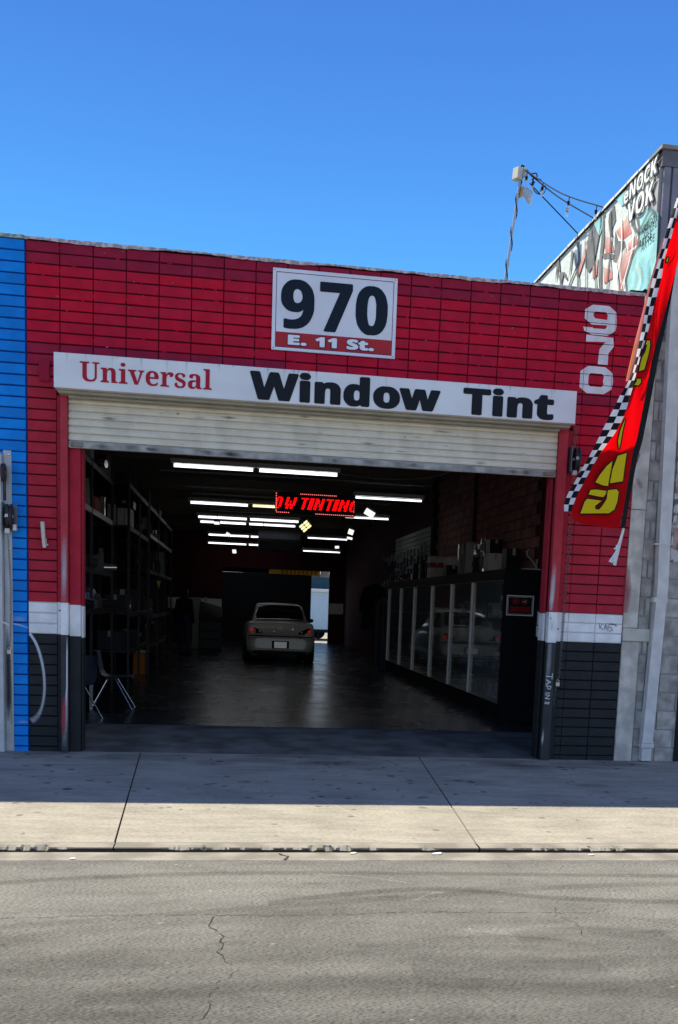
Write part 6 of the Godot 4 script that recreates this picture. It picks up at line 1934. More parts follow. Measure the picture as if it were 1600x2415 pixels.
func shell_chair(label: String, at: Vector3, turn: float) -> void:
	var c := thing("shell_chair", label, "chair", at, turn)
	var plastic := mk("shell_grey", lc(0.11, 0.11, 0.135), 0.35)
	var chrome := mk("chair_chrome", lc(0.62, 0.62, 0.63), 0.15, 0.95)
	# side profile (along x, the seat faces +x), swept across z
	var prof := [[-0.235, 0.76], [-0.215, 0.70], [-0.185, 0.60], [-0.155, 0.50], [-0.115, 0.435], [-0.05, 0.405], [0.04, 0.402], [0.14, 0.412], [0.24, 0.42], [0.265, 0.412]]
	var st := new_st()
	st.set_smooth_group(4)
	var nz := 8
	for side in 2:
		for i in prof.size() - 1:
			for k in nz:
				var q := []
				for e in [[i, k], [i, k + 1], [i + 1, k + 1], [i + 1, k]]:
					var u: float = (float(e[1]) / nz - 0.5) * 2.0
					var back := 1.0 - clampf(e[0] / 4.0, 0.0, 1.0)
					var wdt: float = 0.215 - 0.035 * back
					var dish := u * u
					q.append(Vector3(prof[e[0]][0] + 0.05 * dish * back + side * 0.007 * back, prof[e[0]][1] + 0.022 * dish * (1.0 - back) - side * 0.007 * (1.0 - back), u * wdt))
				quad(st, q[0], q[1], q[2], q[3], Vector3(0.25, 1.2, 0) if side == 1 else Vector3(-0.3, -0.2, 0))
	obj("seat_shell", st, plastic, c)
	for sz in [-1.0, 1.0]:
		tube_obj("leg", [Vector3(0.05, 0.398, 0.10 * sz), Vector3(0.275, 0.0, 0.19 * sz)], 0.0105, chrome, c)
		tube_obj("leg", [Vector3(-0.05, 0.398, 0.10 * sz), Vector3(-0.255, 0.0, 0.19 * sz)], 0.0105, chrome, c)
	tube_obj("under_frame", [Vector3(-0.06, 0.392, -0.12), Vector3(0.06, 0.392, -0.12), Vector3(0.06, 0.392, 0.12), Vector3(-0.06, 0.392, 0.12), Vector3(-0.06, 0.392, -0.12)], 0.009, mats["holder_dark"], c, 6)

func build_left_side() -> void:
	rack("near black storage rack behind the shell chair on the left", -0.33, 0.15, -1.0, -5.45, 2, [[1.27, false], [1.80, false], [2.56, true], [3.15, false]], 3.5)
	rack("second black storage rack on the left, stacked with pale boxes", -0.32, 0.34, -5.95, -9.4, 2, [[0.6, false], [1.2, false], [2.55, false], [3.2, false]], 3.5)
	rack("rear storage rack on the left with a bright shelf edge", -0.30, 0.33, -9.8, -16.6, 3, [[0.5, false], [1.1, false], [1.98, false], [2.68, true], [3.22, false]], 3.5)
	shell_chair("grey plastic shell chair with chrome legs just inside the door on the left", Vector3(0.40, 0.08, -3.4), 0.0)
	shell_chair("second shell chair mostly hidden behind the left jamb", Vector3(0.12, 0.08, -2.1), -2.2)
	var white := mk("carton_white", lc(0.42, 0.41, 0.39), 0.6)
	var grey := mk("carton_grey", lc(0.30, 0.32, 0.33), 0.6)
	var black := mk("carton_black", lc(0.012, 0.012, 0.014), 0.4)
	carton("left of two tall white cartons high on the second left rack", Vector3(0.155, 2.662, -6.75), Vector3(0.10, 0.30, 0.5), white)
	carton("right of two tall white cartons high on the second left rack", Vector3(0.265, 2.662, -6.75), Vector3(0.10, 0.30, 0.5), white)
	carton("dark flat case on top of two white cartons on the second left rack", Vector3(0.2, 2.966, -6.75), Vector3(0.3, 0.12, 0.4), black, "case")
	carton("small white tag box hanging left of the tall white cartons", Vector3(0.03, 2.662, -6.4), Vector3(0.11, 0.34, 0.2), grey)
	carton("dark red carton up on the near left rack", Vector3(0.0, 2.672, -4.2), Vector3(0.2, 0.22, 0.5), mk("carton_red", lc(0.30, 0.04, 0.04), 0.6))
	carton("tall shiny case catching light on the near left rack", Vector3(0.09, 2.672, -4.75), Vector3(0.08, 0.28, 0.08), mk("foil_silver", lc(0.55, 0.57, 0.56), 0.18, 0.8), "case")
	carton("pale carton above the red one on the near left rack", Vector3(-0.02, 3.262, -3.6), Vector3(0.16, 0.14, 0.3), grey)
	carton("lower left grey carton of the rear left stack", Vector3(0.12, 2.092, -14.6), Vector3(0.36, 0.36, 0.4), grey)
	carton("upper right grey carton of the rear left stack", Vector3(0.2, 2.455, -14.6), Vector3(0.2, 0.19, 0.3), grey)
	carton("pale carton on the bright edged shelf of the rear left rack", Vector3(0.05, 2.792, -12.9), Vector3(0.22, 0.26, 0.3), grey)
	carton("second pale carton further along the bright edged shelf", Vector3(0.1, 2.792, -13.8), Vector3(0.24, 0.22, 0.3), white)
	carton("long pale carton on the top shelf of the rear left rack", Vector3(0.1, 3.332, -13.4), Vector3(0.36, 0.19, 0.6), grey)
	carton("white carton catching light on the bright edged shelf", Vector3(0.2, 2.792, -10.6), Vector3(0.14, 0.35, 0.2), white)
	rng.seed = 14
	for k in 18:
		var rk := k % 3
		var s: float = [0.692, 1.292, 2.172][rk] if k < 9 else [0.69, 1.312, 1.31][rk]
		var z := -6.3 - k * 0.55
		s = ([0.71, 1.31][k % 2]) if z > -9.2 else [0.612, 1.212, 2.092][rk]
		if z < -9.2 and z > -10.0:
			continue
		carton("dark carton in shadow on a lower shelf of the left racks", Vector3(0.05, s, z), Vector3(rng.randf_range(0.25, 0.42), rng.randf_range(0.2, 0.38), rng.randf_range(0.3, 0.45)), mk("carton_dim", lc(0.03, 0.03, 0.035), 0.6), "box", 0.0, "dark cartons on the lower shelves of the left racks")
	# jumbled goods
	rng.seed = 61
	var tones := [mk("junk_a", lc(0.02, 0.02, 0.024), 0.5), mk("junk_b", lc(0.10, 0.10, 0.11), 0.6), mk("junk_c", lc(0.22, 0.22, 0.22), 0.5), mk("junk_d", lc(0.05, 0.03, 0.03), 0.6), mats["foil_silver"]]
	for k in 150:
		var z := -1.5 - k * 0.0995
		if (z < -5.3 and z > -6.1) or (z < -9.25 and z > -9.95):
			continue
		var ys: Array = [1.31, 1.84, 2.60, 3.19] if z > -5.4 else ([0.64, 1.24, 2.59, 3.24] if z > -9.4 else [0.54, 1.14, 2.02, 2.72, 3.26])
		var y: float = ys[(k * 7 + k / 5) % ys.size()] + 0.08
		if z > -6.95 and z < -5.9 and y > 2.4 or z > -5.1 and z < -3.2 and y > 2.5 and y < 2.8:
			continue
		if k % 4 != 3 and y < 1.5 and z < -6.0:
			continue
		var t := thing("rack_item", "odd item jumbled among the dark left storage racks", "stored item", Vector3(rng.randf_range(-0.05, 0.14), y + 0.001, z), rng.randf_range(-0.5, 0.5), "odd items jumbled on the left storage racks")
		var st := new_st()
		var h := rng.randf_range(0.08, 0.36)
		match k % 4:
			0: bx(st, Vector3(0, h * 0.5, 0), Vector3(rng.randf_range(0.08, 0.25), h, rng.randf_range(0.08, 0.16)), 0.006)
			1: tube(st, [Vector3(0, 0, 0), Vector3(0, h * 0.75, 0), Vector3(0, h * 0.8, 0), Vector3(0, h, 0)], 0.05, 0.035, 10)
			2: tube(st, [Vector3(-0.12, 0.06, 0), Vector3(0.16, 0.06, 0)], 0.055, 0.055, 10)
			3:
				var rings := []
				for q in 5:
					var r := []
					for e in 8:
						r.append(Vector3(cos(TAU * e / 8.0) * rng.randf_range(0.06, 0.13), h * q / 5.0, sin(TAU * e / 8.0) * rng.randf_range(0.05, 0.1)))
					rings.append(r)
				loft(st, rings, true, false)
		obj("item_body", st, tones[rng.randi_range(0, 4)], t)
	# step stool with orange side and pale lid
	var ob := thing("orange_crate", "orange crate with pale lid on the floor by the left racks", "crate", Vector3(0.20, 0.08, -9.6))
	box_obj("crate_body", Vector3(0, 0.21, 0), Vector3(0.26, 0.42, 0.3), mk("crate_orange", lc(0.4, 0.12, 0.012), 0.55), ob, 0.01)
	box_obj("crate_lid", Vector3(0, 0.445, 0), Vector3(0.29, 0.04, 0.32), mk("crate_lid", lc(0.45, 0.46, 0.46), 0.5), ob, 0.008)
	var flag := thing("warning_pennant", "small yellow green pennant on the left racks", "pennant", Vector3(0.36, 1.76, -12.0))
	var st := new_st()
	slab(st, PackedVector2Array([Vector2(-0.05, 0.16), Vector2(0.04, 0.17), Vector2(0.0, 0.0)]), Transform3D(), 0.004)
	obj("pennant_cloth", st, mk("pennant_lime", lc(0.45, 0.6, 0.12), 0.6), flag)
	tube_obj("pennant_string", [Vector3(0, 0.165, 0.002), Vector3(-0.01, 0.3, 0)], 0.004, mats["holder_dark"], flag, 5)
	# dim bench and machine between the racks and the car
	var b := thing("tool_bench", "dark tool bench with sloping hood left of the silver car", "tool bench", Vector3(1.32, 0.08, -18.6))
	st = new_st()
	loft(st, [[Vector3(-0.32, 0, 0.3), Vector3(0.32, 0, 0.3), Vector3(0.32, 1.0, 0.3), Vector3(-0.32, 1.12, 0.3)], [Vector3(-0.32, 0, -0.4), Vector3(0.32, 0, -0.4), Vector3(0.32, 1.28, -0.4), Vector3(-0.32, 1.44, -0.4)]], true, false)
	obj("bench_case", st, mk("bench_black", lc(0.012, 0.012, 0.014), 0.5), b)
	for y in [0.25, 0.5, 0.75]:
		box2("drawer", Vector3(-0.29, y - 0.11, 0.301), Vector3(0.29, y + 0.11, 0.318), mk("drawer_dark", lc(0.02, 0.02, 0.024), 0.4), b, 0.004)
	var wb := thing("white_bin", "pale upright bin behind the person on the left", "bin", Vector3(0.85, 0.08, -20.5))
	box_obj("bin_body", Vector3(0, 0.75, 0), Vector3(0.26, 1.5, 0.3), mk("bin_pale", lc(0.34, 0.36, 0.36), 0.6), wb, 0.02)
	box_obj("bin_lid", Vector3(0, 1.52, 0), Vector3(0.28, 0.04, 0.32), mats["carton_white"], wb, 0.01)
	var cup := thing("paper_cup", "small white cup on the dark bench left of the car", "cup", Vector3(1.16, 1.575, -18.9))
	st = new_st()
	tube(st, [Vector3(0, -0.06, 0), Vector3(0, 0.05, 0)], 0.032, 0.04, 12)
	obj("cup_body", st, mats["carton_white"], cup)
	st = new_st()
	tube(st, [Vector3(0, 0.051, 0), Vector3(0, 0.06, 0)], 0.043, 0.041, 12)
	obj("cup_lid", st, mats["carton_white"], cup)

# ---------------------------------------------------------------- behind the rear door
func build_rear() -> void:
	var t := thing("box_truck", "pale blue box truck body parked behind the rear door", "truck", Vector3(5.6, 0.02, -33.0))
	box2("cargo_side", Vector3(-2.6, 0.46, -2.2), Vector3(3.4, 2.06, 0.0), worn("truck_blue", lc(0.56, 0.74, 0.86), 0.3, noise_tex("sign_grime", 0.006, 0.95, 1.0, 91, 4, false, 512), 0.3), t, 0.01)
	box2("top_rail", Vector3(-2.6, 2.062, -2.2), Vector3(3.4, 2.19, 0.12), mk("truck_white", lc(0.85, 0.85, 0.85), 0.4), t, 0.01)
	box2("chassis", Vector3(-2.6, 0.33, -2.0), Vector3(3.4, 0.458, 0.01), mk("chassis_black", lc(0.012, 0.012, 0.013), 0.6), t, 0.01)
	for x in [-1.8, 0.1, 2.6]:
		var st := new_st()
		tube(st, [Vector3(x, 0.30, -1.75), Vector3(x, 0.30, -1.55)], 0.30, 0.30, 16)
		obj("wheel", st, mk("tyre_black", lc(0.012, 0.012, 0.012), 0.8), t)
	box2("landing_leg", Vector3(-0.03, 0.0, -0.2), Vector3(0.05, 0.33, -0.1), mats["chassis_black"], t, 0.004)
	var c := thing("shipping_container", "dark blue green container stacked behind the truck", "container", Vector3(5.4, 0.02, -46.0))
	box2("container_body", Vector3(-3.0, 0, -2.2), Vector3(5.4, 3.2, 0), mk("container_teal", lc(0.02, 0.06, 0.085), 0.5), c, 0.01)
	var st2 := new_st()
	var x := -2.95
	while x < 3.3:
		bx2(st2, Vector3(x, 0.1, 0.001), Vector3(x + 0.1, 2.65, 0.035), 0.008)
		x += 0.2
	obj("corrugation", st2, mats["container_teal"], c)
	var y := thing("yellow_awning", "yellow printed awning strip over the rear doorway", "awning", Vector3(3.2, 2.63, -29.0))
	box2("awning_cloth", Vector3(0, 0, -0.02), Vector3(2.05, 0.24, 0.0), mk("awning_yellow", lc(0.62, 0.38, 0.04), 0.6), y, 0.003)
	st2 = new_st()
	for k in 9:
		bx2(st2, Vector3(0.55 + k * 0.16, 0.05, 0.001), Vector3(0.63 + k * 0.16, 0.19, 0.004))
	obj("awning_print", st2, mk("awning_brown", lc(0.28, 0.13, 0.02), 0.6), y)
	for xx in [0.3, 1.9]:
		tube_obj("awning_rod", [Vector3(xx, 0.235, -0.01), Vector3(xx, 0.26, -0.01)], 0.01, mats["holder_dark"], y, 5)
	st2 = new_st()
	bx2(st2, Vector3(2.06, -0.02, -0.02), Vector3(2.4, 0.24, 0.0), 0.003)
	obj("white_end", st2, mats["truck_white"], y)

# ---------------------------------------------------------------- the car
# built from tail (z = 0) to nose (z = -4.7), x across, y up
func build_car() -> void:
	var c := thing("parked_car", "silver beige sedan seen from behind, parked inside the shop", "car", Vector3(3.11, 0.08, -14.35))
	var paint := mk("car_paint", lc(0.44, 0.435, 0.40), 0.42, 0.3)
	paint.clearcoat_enabled = true
	paint.clearcoat = 0.35
	paint.clearcoat_roughness = 0.12
	var glass := mk("car_glass", lc(0.006, 0.007, 0.008), 0.04)
	glass.metallic_specular = 0.8
	var black := mk("car_black", lc(0.012, 0.012, 0.013), 0.5)
	var chrome := mk("car_chrome", lc(0.7, 0.7, 0.7), 0.12, 0.95)
	var st := new_st()
	# lower body: z, half width, underside, widest height, shoulder height, top height at the middle
	var rings := []
	for s in [
		[0.0, 0.62, 0.33, 0.47, 0.60, 0.612], [-0.012, 0.74, 0.31, 0.47, 0.615, 0.63], [-0.05, 0.81, 0.29, 0.47, 0.625, 0.645], [-0.10, 0.83, 0.27, 0.47, 0.635, 0.66], [-0.13, 0.84, 0.25, 0.55, 0.90, 0.94],
		[-0.17, 0.85, 0.24, 0.60, 0.96, 1.005], [-0.26, 0.862, 0.22, 0.62, 0.975, 1.02], [-0.55, 0.875, 0.20, 0.62, 0.985, 1.03], [-1.2, 0.885, 0.18, 0.60, 0.975, 1.02],
		[-2.4, 0.885, 0.17, 0.58, 0.95, 1.0], [-3.35, 0.88, 0.17, 0.57, 0.90, 0.96], [-4.0, 0.86, 0.18, 0.55, 0.80, 0.86], [-4.4, 0.80, 0.20, 0.50, 0.69, 0.74], [-4.62, 0.68, 0.24, 0.45, 0.58, 0.62], [-4.72, 0.5, 0.30, 0.42, 0.50, 0.52],
	]:
		var half := [Vector2(0, s[2]), Vector2(s[1] * 0.80, s[2]), Vector2(s[1] * 0.95, s[2] + 0.05), Vector2(s[1], s[3]), Vector2(s[1] * 0.985, lerpf(s[3], s[4], 0.5)), Vector2(s[1] * 0.93, s[4] - 0.02), Vector2(s[1] * 0.86, s[4] + 0.012), Vector2(s[1] * 0.5, lerpf(s[4], s[5], 0.85)), Vector2(0, s[5])]
		var r := []
		for p in half:
			r.append(Vector3(p.x, p.y, s[0]))
		for i in range(half.size() - 2, 0, -1):
			r.append(Vector3(-half[i].x, half[i].y, s[0]))
		rings.append(r)
	loft(st, rings, true, true)
	obj("body", st, paint, c)
	# cabin
	st = new_st()
	rings = []
	for s in [[-0.52, 0.69, 0.69, 1.0], [-0.60, 0.70, 0.675, 1.06], [-1.22, 0.735, 0.585, 1.415], [-1.45, 0.74, 0.565, 1.452], [-1.9, 0.745, 0.565, 1.468], [-2.3, 0.745, 0.56, 1.452], [-2.55, 0.745, 0.58, 1.40], [-3.25, 0.74, 0.70, 1.0]]:
		var r := []
		for p in [[1.0, 0.93, 0], [1.0, 0.0, 1], [0.9, 0.03, 1], [0.5, 0.045, 1], [0.0, 0.05, 1]]:
			if p[2] == 0:
				r.append(Vector3(s[1], 0.93, s[0]))
			else:
				r.append(Vector3(s[2] * p[0], s[3] - 0.045 + p[1] * minf(1.0, (s[3] - 0.95) * 3.0), s[0]))
		for i in [3, 2, 1, 0]:
			r.append(Vector3(-r[i].x, r[i].y, r[i].z))
		rings.append(r)
	loft(st, rings, true, true)
	obj("roof", st, paint, c)
	# rear window, laid over the sloping back of the cabin
	st = new_st()
	var a := Vector3(0.615, 1.055, -0.575)
	var b := Vector3(0.535, 1.385, -1.175)
	st.set_smooth_group(5)
	var n := Vector3(0, 0.87, 0.49) * 0.016
	for k in 8:
		for e in 4:
			var q := []
			for uv in [[k, e], [k + 1, e], [k + 1, e + 1], [k, e + 1]]:
				var u: float = uv[0] / 8.0 * 2.0 - 1.0
				var v: float = uv[1] / 4.0
				var w := lerpf(a.x, b.x, v) * (1.0 - 0.05 * pow(absf(v - 0.5) * 2.0, 4.0))
				q.append(Vector3(u * w, lerpf(a.y, b.y, v) + 0.012 * (1.0 - u * u), lerpf(a.z, b.z, v)) + n * (1.0 + 0.8 * (1.0 - u * u)))
			quad(st, q[0], q[1], q[2], q[3], Vector3(0, 0.8, -1.5))
	obj("rear_window", st, glass, c)
	st = new_st()
	var rim := []
	for p in [[-1, 0], [-0.99, 0.5], [-0.93, 1.0], [-0.5, 1.03], [0, 1.035], [0.5, 1.03], [0.93, 1.0], [0.99, 0.5], [1, 0], [0.5, -0.03], [0, -0.035], [-0.5, -0.03], [-1, 0]]:
		var w := lerpf(a.x, b.x, p[1]) + 0.018
		rim.append(Vector3(p[0] * w, lerpf(a.y, b.y, p[1]) + 0.012 * (1.0 - p[0] * p[0]), lerpf(a.z, b.z, p[1])) + n * (1.0 + 0.8 * (1.0 - p[0] * p[0])))
	tube(st, rim, 0.009, 0.009, 6, false)
	obj("window_trim", st, chrome, c)
	# side windows
	for sx in [-1.0, 1.0]:
		st = new_st()
		for w in [[-0.95, -1.72, 0.06], [-1.78, -2.85, 0.0]]:
			var q := [Vector3(0.752, 1.0, w[0]), Vector3(0.752, 1.0, w[1]), Vector3(0.595, 1.375, lerpf(w[1], -2.3, 0.62) if w[1] < -2.0 else w[1]), Vector3(0.597, 1.375, lerpf(w[0], -1.45, 0.55) if w[0] > -1.0 else w[0])]
			for k in 4:
				q[k] = Vector3(q[k].x * sx, q[k].y, q[k].z)
			quad(st, q[0], q[1], q[2], q[3], Vector3(0, 1.1, -1.8))
		obj("side_window", st, glass, c)
		# wing mirrors
		st = new_st()
		bx(st, Vector3(0.955 * sx, 1.02, -2.95), Vector3(0.13, 0.10, 0.09), 0.03)
		bx(st, Vector3(0.89 * sx, 0.97, -2.95), Vector3(0.08, 0.03, 0.05), 0.008)
		obj("wing_mirror", st, black, c)
		# wheels
		for z in [-0.95, -3.80]:
			st = new_st()
			tube(st, [Vector3(0.66 * sx, 0.325, z), Vector3(0.885 * sx, 0.325, z)], 0.325, 0.325, 24)
			var wheel := obj("wheel", st, mk("tyre_black", lc(0.012, 0.012, 0.012), 0.8), c)
			st = new_st()
			tube(st, [Vector3(0.88 * sx, 0.325, z), Vector3(0.892 * sx, 0.325, z)], 0.22, 0.20, 20)
			obj("rim", st, chrome, wheel)
		# tail lights: wide outside, sloping in to a point
		st = new_st()
		var o := PackedVector2Array([Vector2(0.81, 0.72), Vector2(0.44, 0.725), Vector2(0.43, 0.76), Vector2(0.50, 0.80), Vector2(0.66, 0.87), Vector2(0.80, 0.90)])
		var m := PackedVector2Array()
		for p in o:
			m.append(Vector2(p.x * sx, p.y))
		# follow the rounded corner
		var idx := Geometry2D.triangulate_polygon(m)
		for i in range(0, idx.size(), 3):
			var q := []
			for k in 3:
				var p := m[idx[i + k]]
				q.append(Vector3(p.x, p.y, tail_z(p) + 0.03))
			tri(st, q[0], q[1], q[2], Vector3(0, 0.8, -1))
		var tl := obj("tail_light", st, mk("light_dark_red", lc(0.03, 0.002, 0.003), 0.12), c)
		st = new_st()
		tube(st, [Vector3(0.70 * sx, 0.80, tail_z(Vector2(0.70, 0.80)) + 0.028), Vector3(0.70 * sx, 0.80, tail_z(Vector2(0.70, 0.80)) + 0.038)], 0.036, 0.03, 14)
		obj("light_lens", st, glow("tail_light_glow", Color(0.75, 0.05, 0.08), 0.3), tl)
		st = new_st()
		tube(st, [Vector3(0.515 * sx, 0.768, tail_z(Vector2(0.515, 0.768)) + 0.028), Vector3(0.515 * sx, 0.768, tail_z(Vector2(0.515, 0.768)) + 0.036)], 0.026, 0.022, 12)
		obj("reverse_lens", st, mk("lens_grey", lc(0.4, 0.36, 0.37), 0.1), tl)
	# boot shut line, bumper step, plate and badge
	st = new_st()
	bx(st, Vector3(0, 0.662, -0.07), Vector3(1.56, 0.022, 0.06), 0.003)
	obj("boot_gap", st, black, c)
	st = new_st()
	bx(st, Vector3(0, 0.625, -0.02), Vector3(1.5, 0.03, 0.11), 0.014)
	obj("bumper_step", st, paint, c)
	st = new_st()
	bx(st, Vector3(0, 0.335, 0.0), Vector3(1.44, 0.05, 0.10), 0.015)
	obj("bumper_lip", st, mk("lip_grey", lc(0.16, 0.16, 0.15), 0.35, 0.3), c)
	st = new_st()
	bx(st, Vector3(0, 0.275, -0.1), Vector3(1.3, 0.08, 0.12), 0.02)
	obj("under_bumper", st, black, c)
	box_obj("plate_recess", Vector3(0.0, 0.458, 0.018), Vector3(0.42, 0.185, 0.02), black, c, 0.006)
	var pl := box_obj("licence_plate", Vector3(0.0, 0.455, 0.032), Vector3(0.305, 0.152, 0.008), mk("plate_pale", lc(0.85, 0.80, 0.75), 0.38, 0.45), c, 0.002)
	var t := put_mesh("plate_number", word("8LFL586", false, Vector2(0.265, 0.075), 0.0015, 0.003), mk("plate_blue", lc(0.03, 0.035, 0.08), 0.5), pl)
	t.position = Vector3(-0.1325, -0.044, 0.0042)
	t = put_mesh("plate_state", word("California", true, Vector2(0.12, 0.022), 0.0012, 0.0), mk("plate_script_red", lc(0.35, 0.03, 0.04), 0.5), pl)
	t.position = Vector3(-0.06, 0.044, 0.0042)
	st = new_st()
	var ring := []
	for k in 17:
		ring.append(Vector3(cos(TAU * k / 16.0) * 0.06, 0.842 + sin(TAU * k / 16.0) * 0.028, tail_z(Vector2(0, 0.842)) + 0.024))
	tube(st, ring, 0.005, 0.005, 6, false)
	tube(st, [Vector3(-0.025, 0.82, tail_z(Vector2(0, 0.82)) + 0.014), Vector3(0.0, 0.858, tail_z(Vector2(0, 0.86)) + 0.014), Vector3(0.025, 0.82, tail_z(Vector2(0, 0.82)) + 0.014)], 0.005, 0.005, 6)
	obj("badge", st, chrome, c)
	st = new_st()
	bx(st, Vector3(0.30, 0.84, tail_z(Vector2(0.3, 0.84)) + 0.010), Vector3(0.055, 0.012, 0.006), 0.002, Basis.from_euler(Vector3(0, 0, 0.7)))
	bx(st, Vector3(-0.16, 0.775, tail_z(Vector2(-0.16, 0.775)) + 0.010), Vector3(0.05, 0.010, 0.006), 0.002)
	obj("model_badge", st, chrome, c)
	box_obj("brake_light_strip", Vector3(0, 1.385, -1.13), Vector3(0.3, 0.02, 0.03), mk("light_dark_red", lc(0.03, 0.002, 0.003), 0.12), c, 0.004)
	for sx in [-1.0, 1.0]:
		var s2 := new_st()
		tube(s2, [Vector3(0.45 * sx, 0.27, -0.35), Vector3(0.45 * sx, 0.27, -0.06)], 0.035, 0.035, 12)
		obj("exhaust_pipe", s2, black, c)

func tail_z(p: Vector2) -> float:       # where the tail of the car lies at a height and half width
	var z := lerpf(-0.085, -0.135, clampf((p.y - 0.655) / 0.28, 0.0, 1.0))
	var u := clampf((absf(p.x) - 0.70) / 0.14, 0.0, 1.0)
	return z - u * u * 0.14

# ---------------------------------------------------------------- the person
# one continuous skin round a skeleton of tapered capsules (surface nets)
func skin(bones: Array, lo: Vector3, hi: Vector3, cell: float, soft: float) -> Array:
	var n := Vector3i(((hi - lo) / cell).ceil()) + Vector3i.ONE
	var field := PackedFloat32Array()
	field.resize(n.x * n.y * n.z)
	field.fill(9.0)
	var owner := PackedInt32Array()
	owner.resize(field.size())
	for bi in bones.size():
		var b: Array = bones[bi]
		var p0: Vector3 = b[0]
		var p1: Vector3 = b[1]
		var r0: float = b[2]
		var r1: float = b[3]
		var pad := maxf(r0, r1) + 0.10
		var i0 := Vector3i(((p0.min(p1) - Vector3.ONE * pad - lo) / cell).floor()).clamp(Vector3i.ZERO, n - Vector3i.ONE)
		var i1 := Vector3i(((p0.max(p1) + Vector3.ONE * pad - lo) / cell).ceil()).clamp(Vector3i.ZERO, n - Vector3i.ONE)
		var d := p1 - p0
		var dd := maxf(d.length_squared(), 1e-6)
		for z in range(i0.z, i1.z + 1):
			for y in range(i0.y, i1.y + 1):
				for x in range(i0.x, i1.x + 1):
					var p := lo + Vector3(x, y, z) * cell
					var t := clampf((p - p0).dot(d) / dd, 0.0, 1.0)
					var q := p - p0 - d * t
					q.z *= b[5] if b.size() > 5 else 1.0
					var f := q.length() - lerpf(r0, r1, t)
					var at := x + n.x * (y + n.y * z)
					var g := field[at]
					if f < g:
						owner[at] = b[4]
					var h := clampf(0.5 + 0.5 * (g - f) / soft, 0.0, 1.0)
					field[at] = lerpf(g, f, h) - soft * h * (1.0 - h)
	var verts := []
	var ids := {}
	var faces := []
	var tint := []
	for z in n.z - 1:
		for y in n.y - 1:
			for x in n.x - 1:
				var base := x + n.x * (y + n.y * z)
				var inside := 0
				var sum := Vector3.ZERO
				var count := 0
				var v := []
				for k in 8:
					v.append(field[base + (k & 1) + n.x * (((k >> 1) & 1) + n.y * (k >> 2))])
					if v[k] < 0.0:
						inside += 1
				if inside == 0 or inside == 8:
					continue
				for e in [[0, 1], [2, 3], [4, 5], [6, 7], [0, 2], [1, 3], [4, 6], [5, 7], [0, 4], [1, 5], [2, 6], [3, 7]]:
					if (v[e[0]] < 0.0) != (v[e[1]] < 0.0):
						var t: float = v[e[0]] / (v[e[0]] - v[e[1]])
						var a := Vector3(e[0] & 1, (e[0] >> 1) & 1, e[0] >> 2)
						var b2 := Vector3(e[1] & 1, (e[1] >> 1) & 1, e[1] >> 2)
						sum += a.lerp(b2, t)
						count += 1
				ids[base] = verts.size()
				verts.append(lo + (Vector3(x, y, z) + sum / count) * cell)
				tint.append(owner[base])
	var steps := [1, n.x, n.x * n.y]
	for base in ids:
		for a in 3:
			var f0 := field[base]
			var f1 := field[base + steps[a]]
			if (f0 < 0.0) == (f1 < 0.0):
				continue
			var u: int = steps[(a + 1) % 3]
			var w: int = steps[(a + 2) % 3]
			if ids.has(base - u) and ids.has(base - w) and ids.has(base - u - w):
				var q := [ids[base], ids[base - u], ids[base - u - w], ids[base - w]]
				if f0 < 0.0:
					q.reverse()
				faces.append(q)
	return [verts, faces, tint]

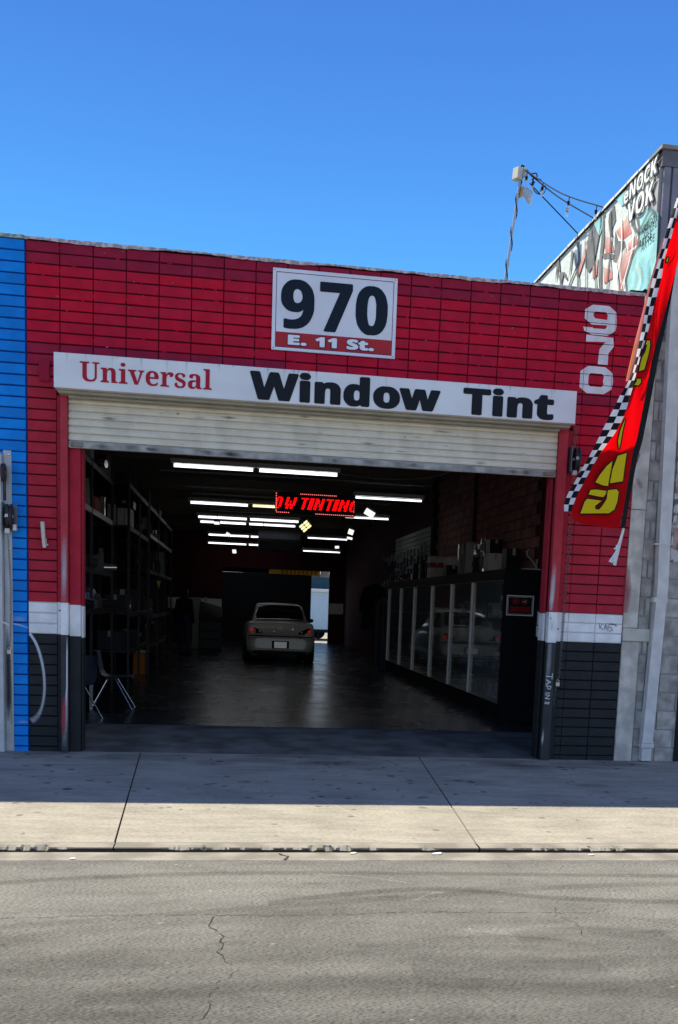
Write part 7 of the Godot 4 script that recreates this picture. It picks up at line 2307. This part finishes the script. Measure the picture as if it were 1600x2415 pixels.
func build_person() -> void:
	var p := thing("person", "person in dark jacket and blue jeans standing by the left racks", "person", Vector3(0.68, 0.08, -16.6), 2.5)
	var J := 0
	var D := 1
	var S := 2
	var K := 3
	var B := [
		[Vector3(0, 0.98, 0), Vector3(0, 1.16, 0.0), 0.150, 0.150, J, 1.35], [Vector3(0, 1.16, 0), Vector3(0, 1.38, 0.01), 0.150, 0.165, J, 1.35], [Vector3(-0.16, 1.42, 0), Vector3(0.16, 1.42, 0), 0.085, 0.085, J],
		[Vector3(0, 1.42, 0), Vector3(0, 1.55, 0.015), 0.062, 0.055, S], [Vector3(0, 1.60, 0.02), Vector3(0, 1.665, 0.012), 0.078, 0.092, S], [Vector3(0, 1.64, -0.012), Vector3(0, 1.685, -0.012), 0.096, 0.088, K],
		[Vector3(0, 1.60, 0.105), Vector3(0, 1.585, 0.115), 0.012, 0.016, S], [Vector3(-0.085, 1.61, 0.005), Vector3(-0.085, 1.64, 0.005), 0.018, 0.02, S], [Vector3(0.085, 1.61, 0.005), Vector3(0.085, 1.64, 0.005), 0.018, 0.02, S],
		[Vector3(-0.075, 0.96, 0), Vector3(0.075, 0.96, 0), 0.135, 0.135, D, 1.2],
	]
	for s in [-1.0, 1.0]:
		B.append([Vector3(0.19 * s, 1.42, 0), Vector3(0.26 * s, 1.13, -0.01), 0.068, 0.052, J])
		B.append([Vector3(0.26 * s, 1.13, -0.01), Vector3(0.25 * s, 0.88, 0.06), 0.052, 0.042, J])
		B.append([Vector3(0.25 * s, 0.88, 0.06), Vector3(0.24 * s, 0.80, 0.08), 0.034, 0.036, S])
		B.append([Vector3(0.09 * s, 0.92, 0), Vector3(0.11 * s, 0.50, 0.015), 0.098, 0.066, D])
		B.append([Vector3(0.11 * s, 0.50, 0.015), Vector3(0.12 * s, 0.10, -0.015), 0.068, 0.055, D])
		B.append([Vector3(0.12 * s, 0.045, -0.03), Vector3(0.13 * s, 0.04, 0.14), 0.046, 0.042, K])
	var net := skin(B, Vector3(-0.42, -0.03, -0.26), Vector3(0.42, 1.82, 0.28), 0.02, 0.03)
	var tones := [Color(0.010, 0.010, 0.012), Color(0.022, 0.035, 0.07), Color(0.32, 0.19, 0.13), Color(0.012, 0.010, 0.009)]
	var st := SurfaceTool.new()
	st.begin(Mesh.PRIMITIVE_TRIANGLES)
	st.set_smooth_group(1)
	for f in net[1]:
		for k in [0, 1, 2, 0, 2, 3]:
			st.set_color(tones[net[2][f[k]]])
			st.add_vertex(net[0][f[k]])
	st.set_color(tones[2])
	for s in [-1.0, 1.0]:                      # fingers, slightly curled
		for k in 4:
			var l: float = [0.062, 0.072, 0.068, 0.052][k]
			var r := Vector3(0.24 * s, 0.775, 0.062 + k * 0.018)
			tube(st, [r, r + Vector3(-0.004 * s, -l * 0.5, 0.004), r + Vector3(-0.016 * s, -l, 0.012)], 0.009, 0.007, 6)
		tube(st, [Vector3(0.225 * s, 0.82, 0.10), Vector3(0.215 * s, 0.785, 0.13), Vector3(0.21 * s, 0.765, 0.135)], 0.010, 0.008, 6)
	var m := mk("person_cloth", Color.WHITE, 0.85)
	m.vertex_color_use_as_albedo = true
	obj("body", st, m, p)
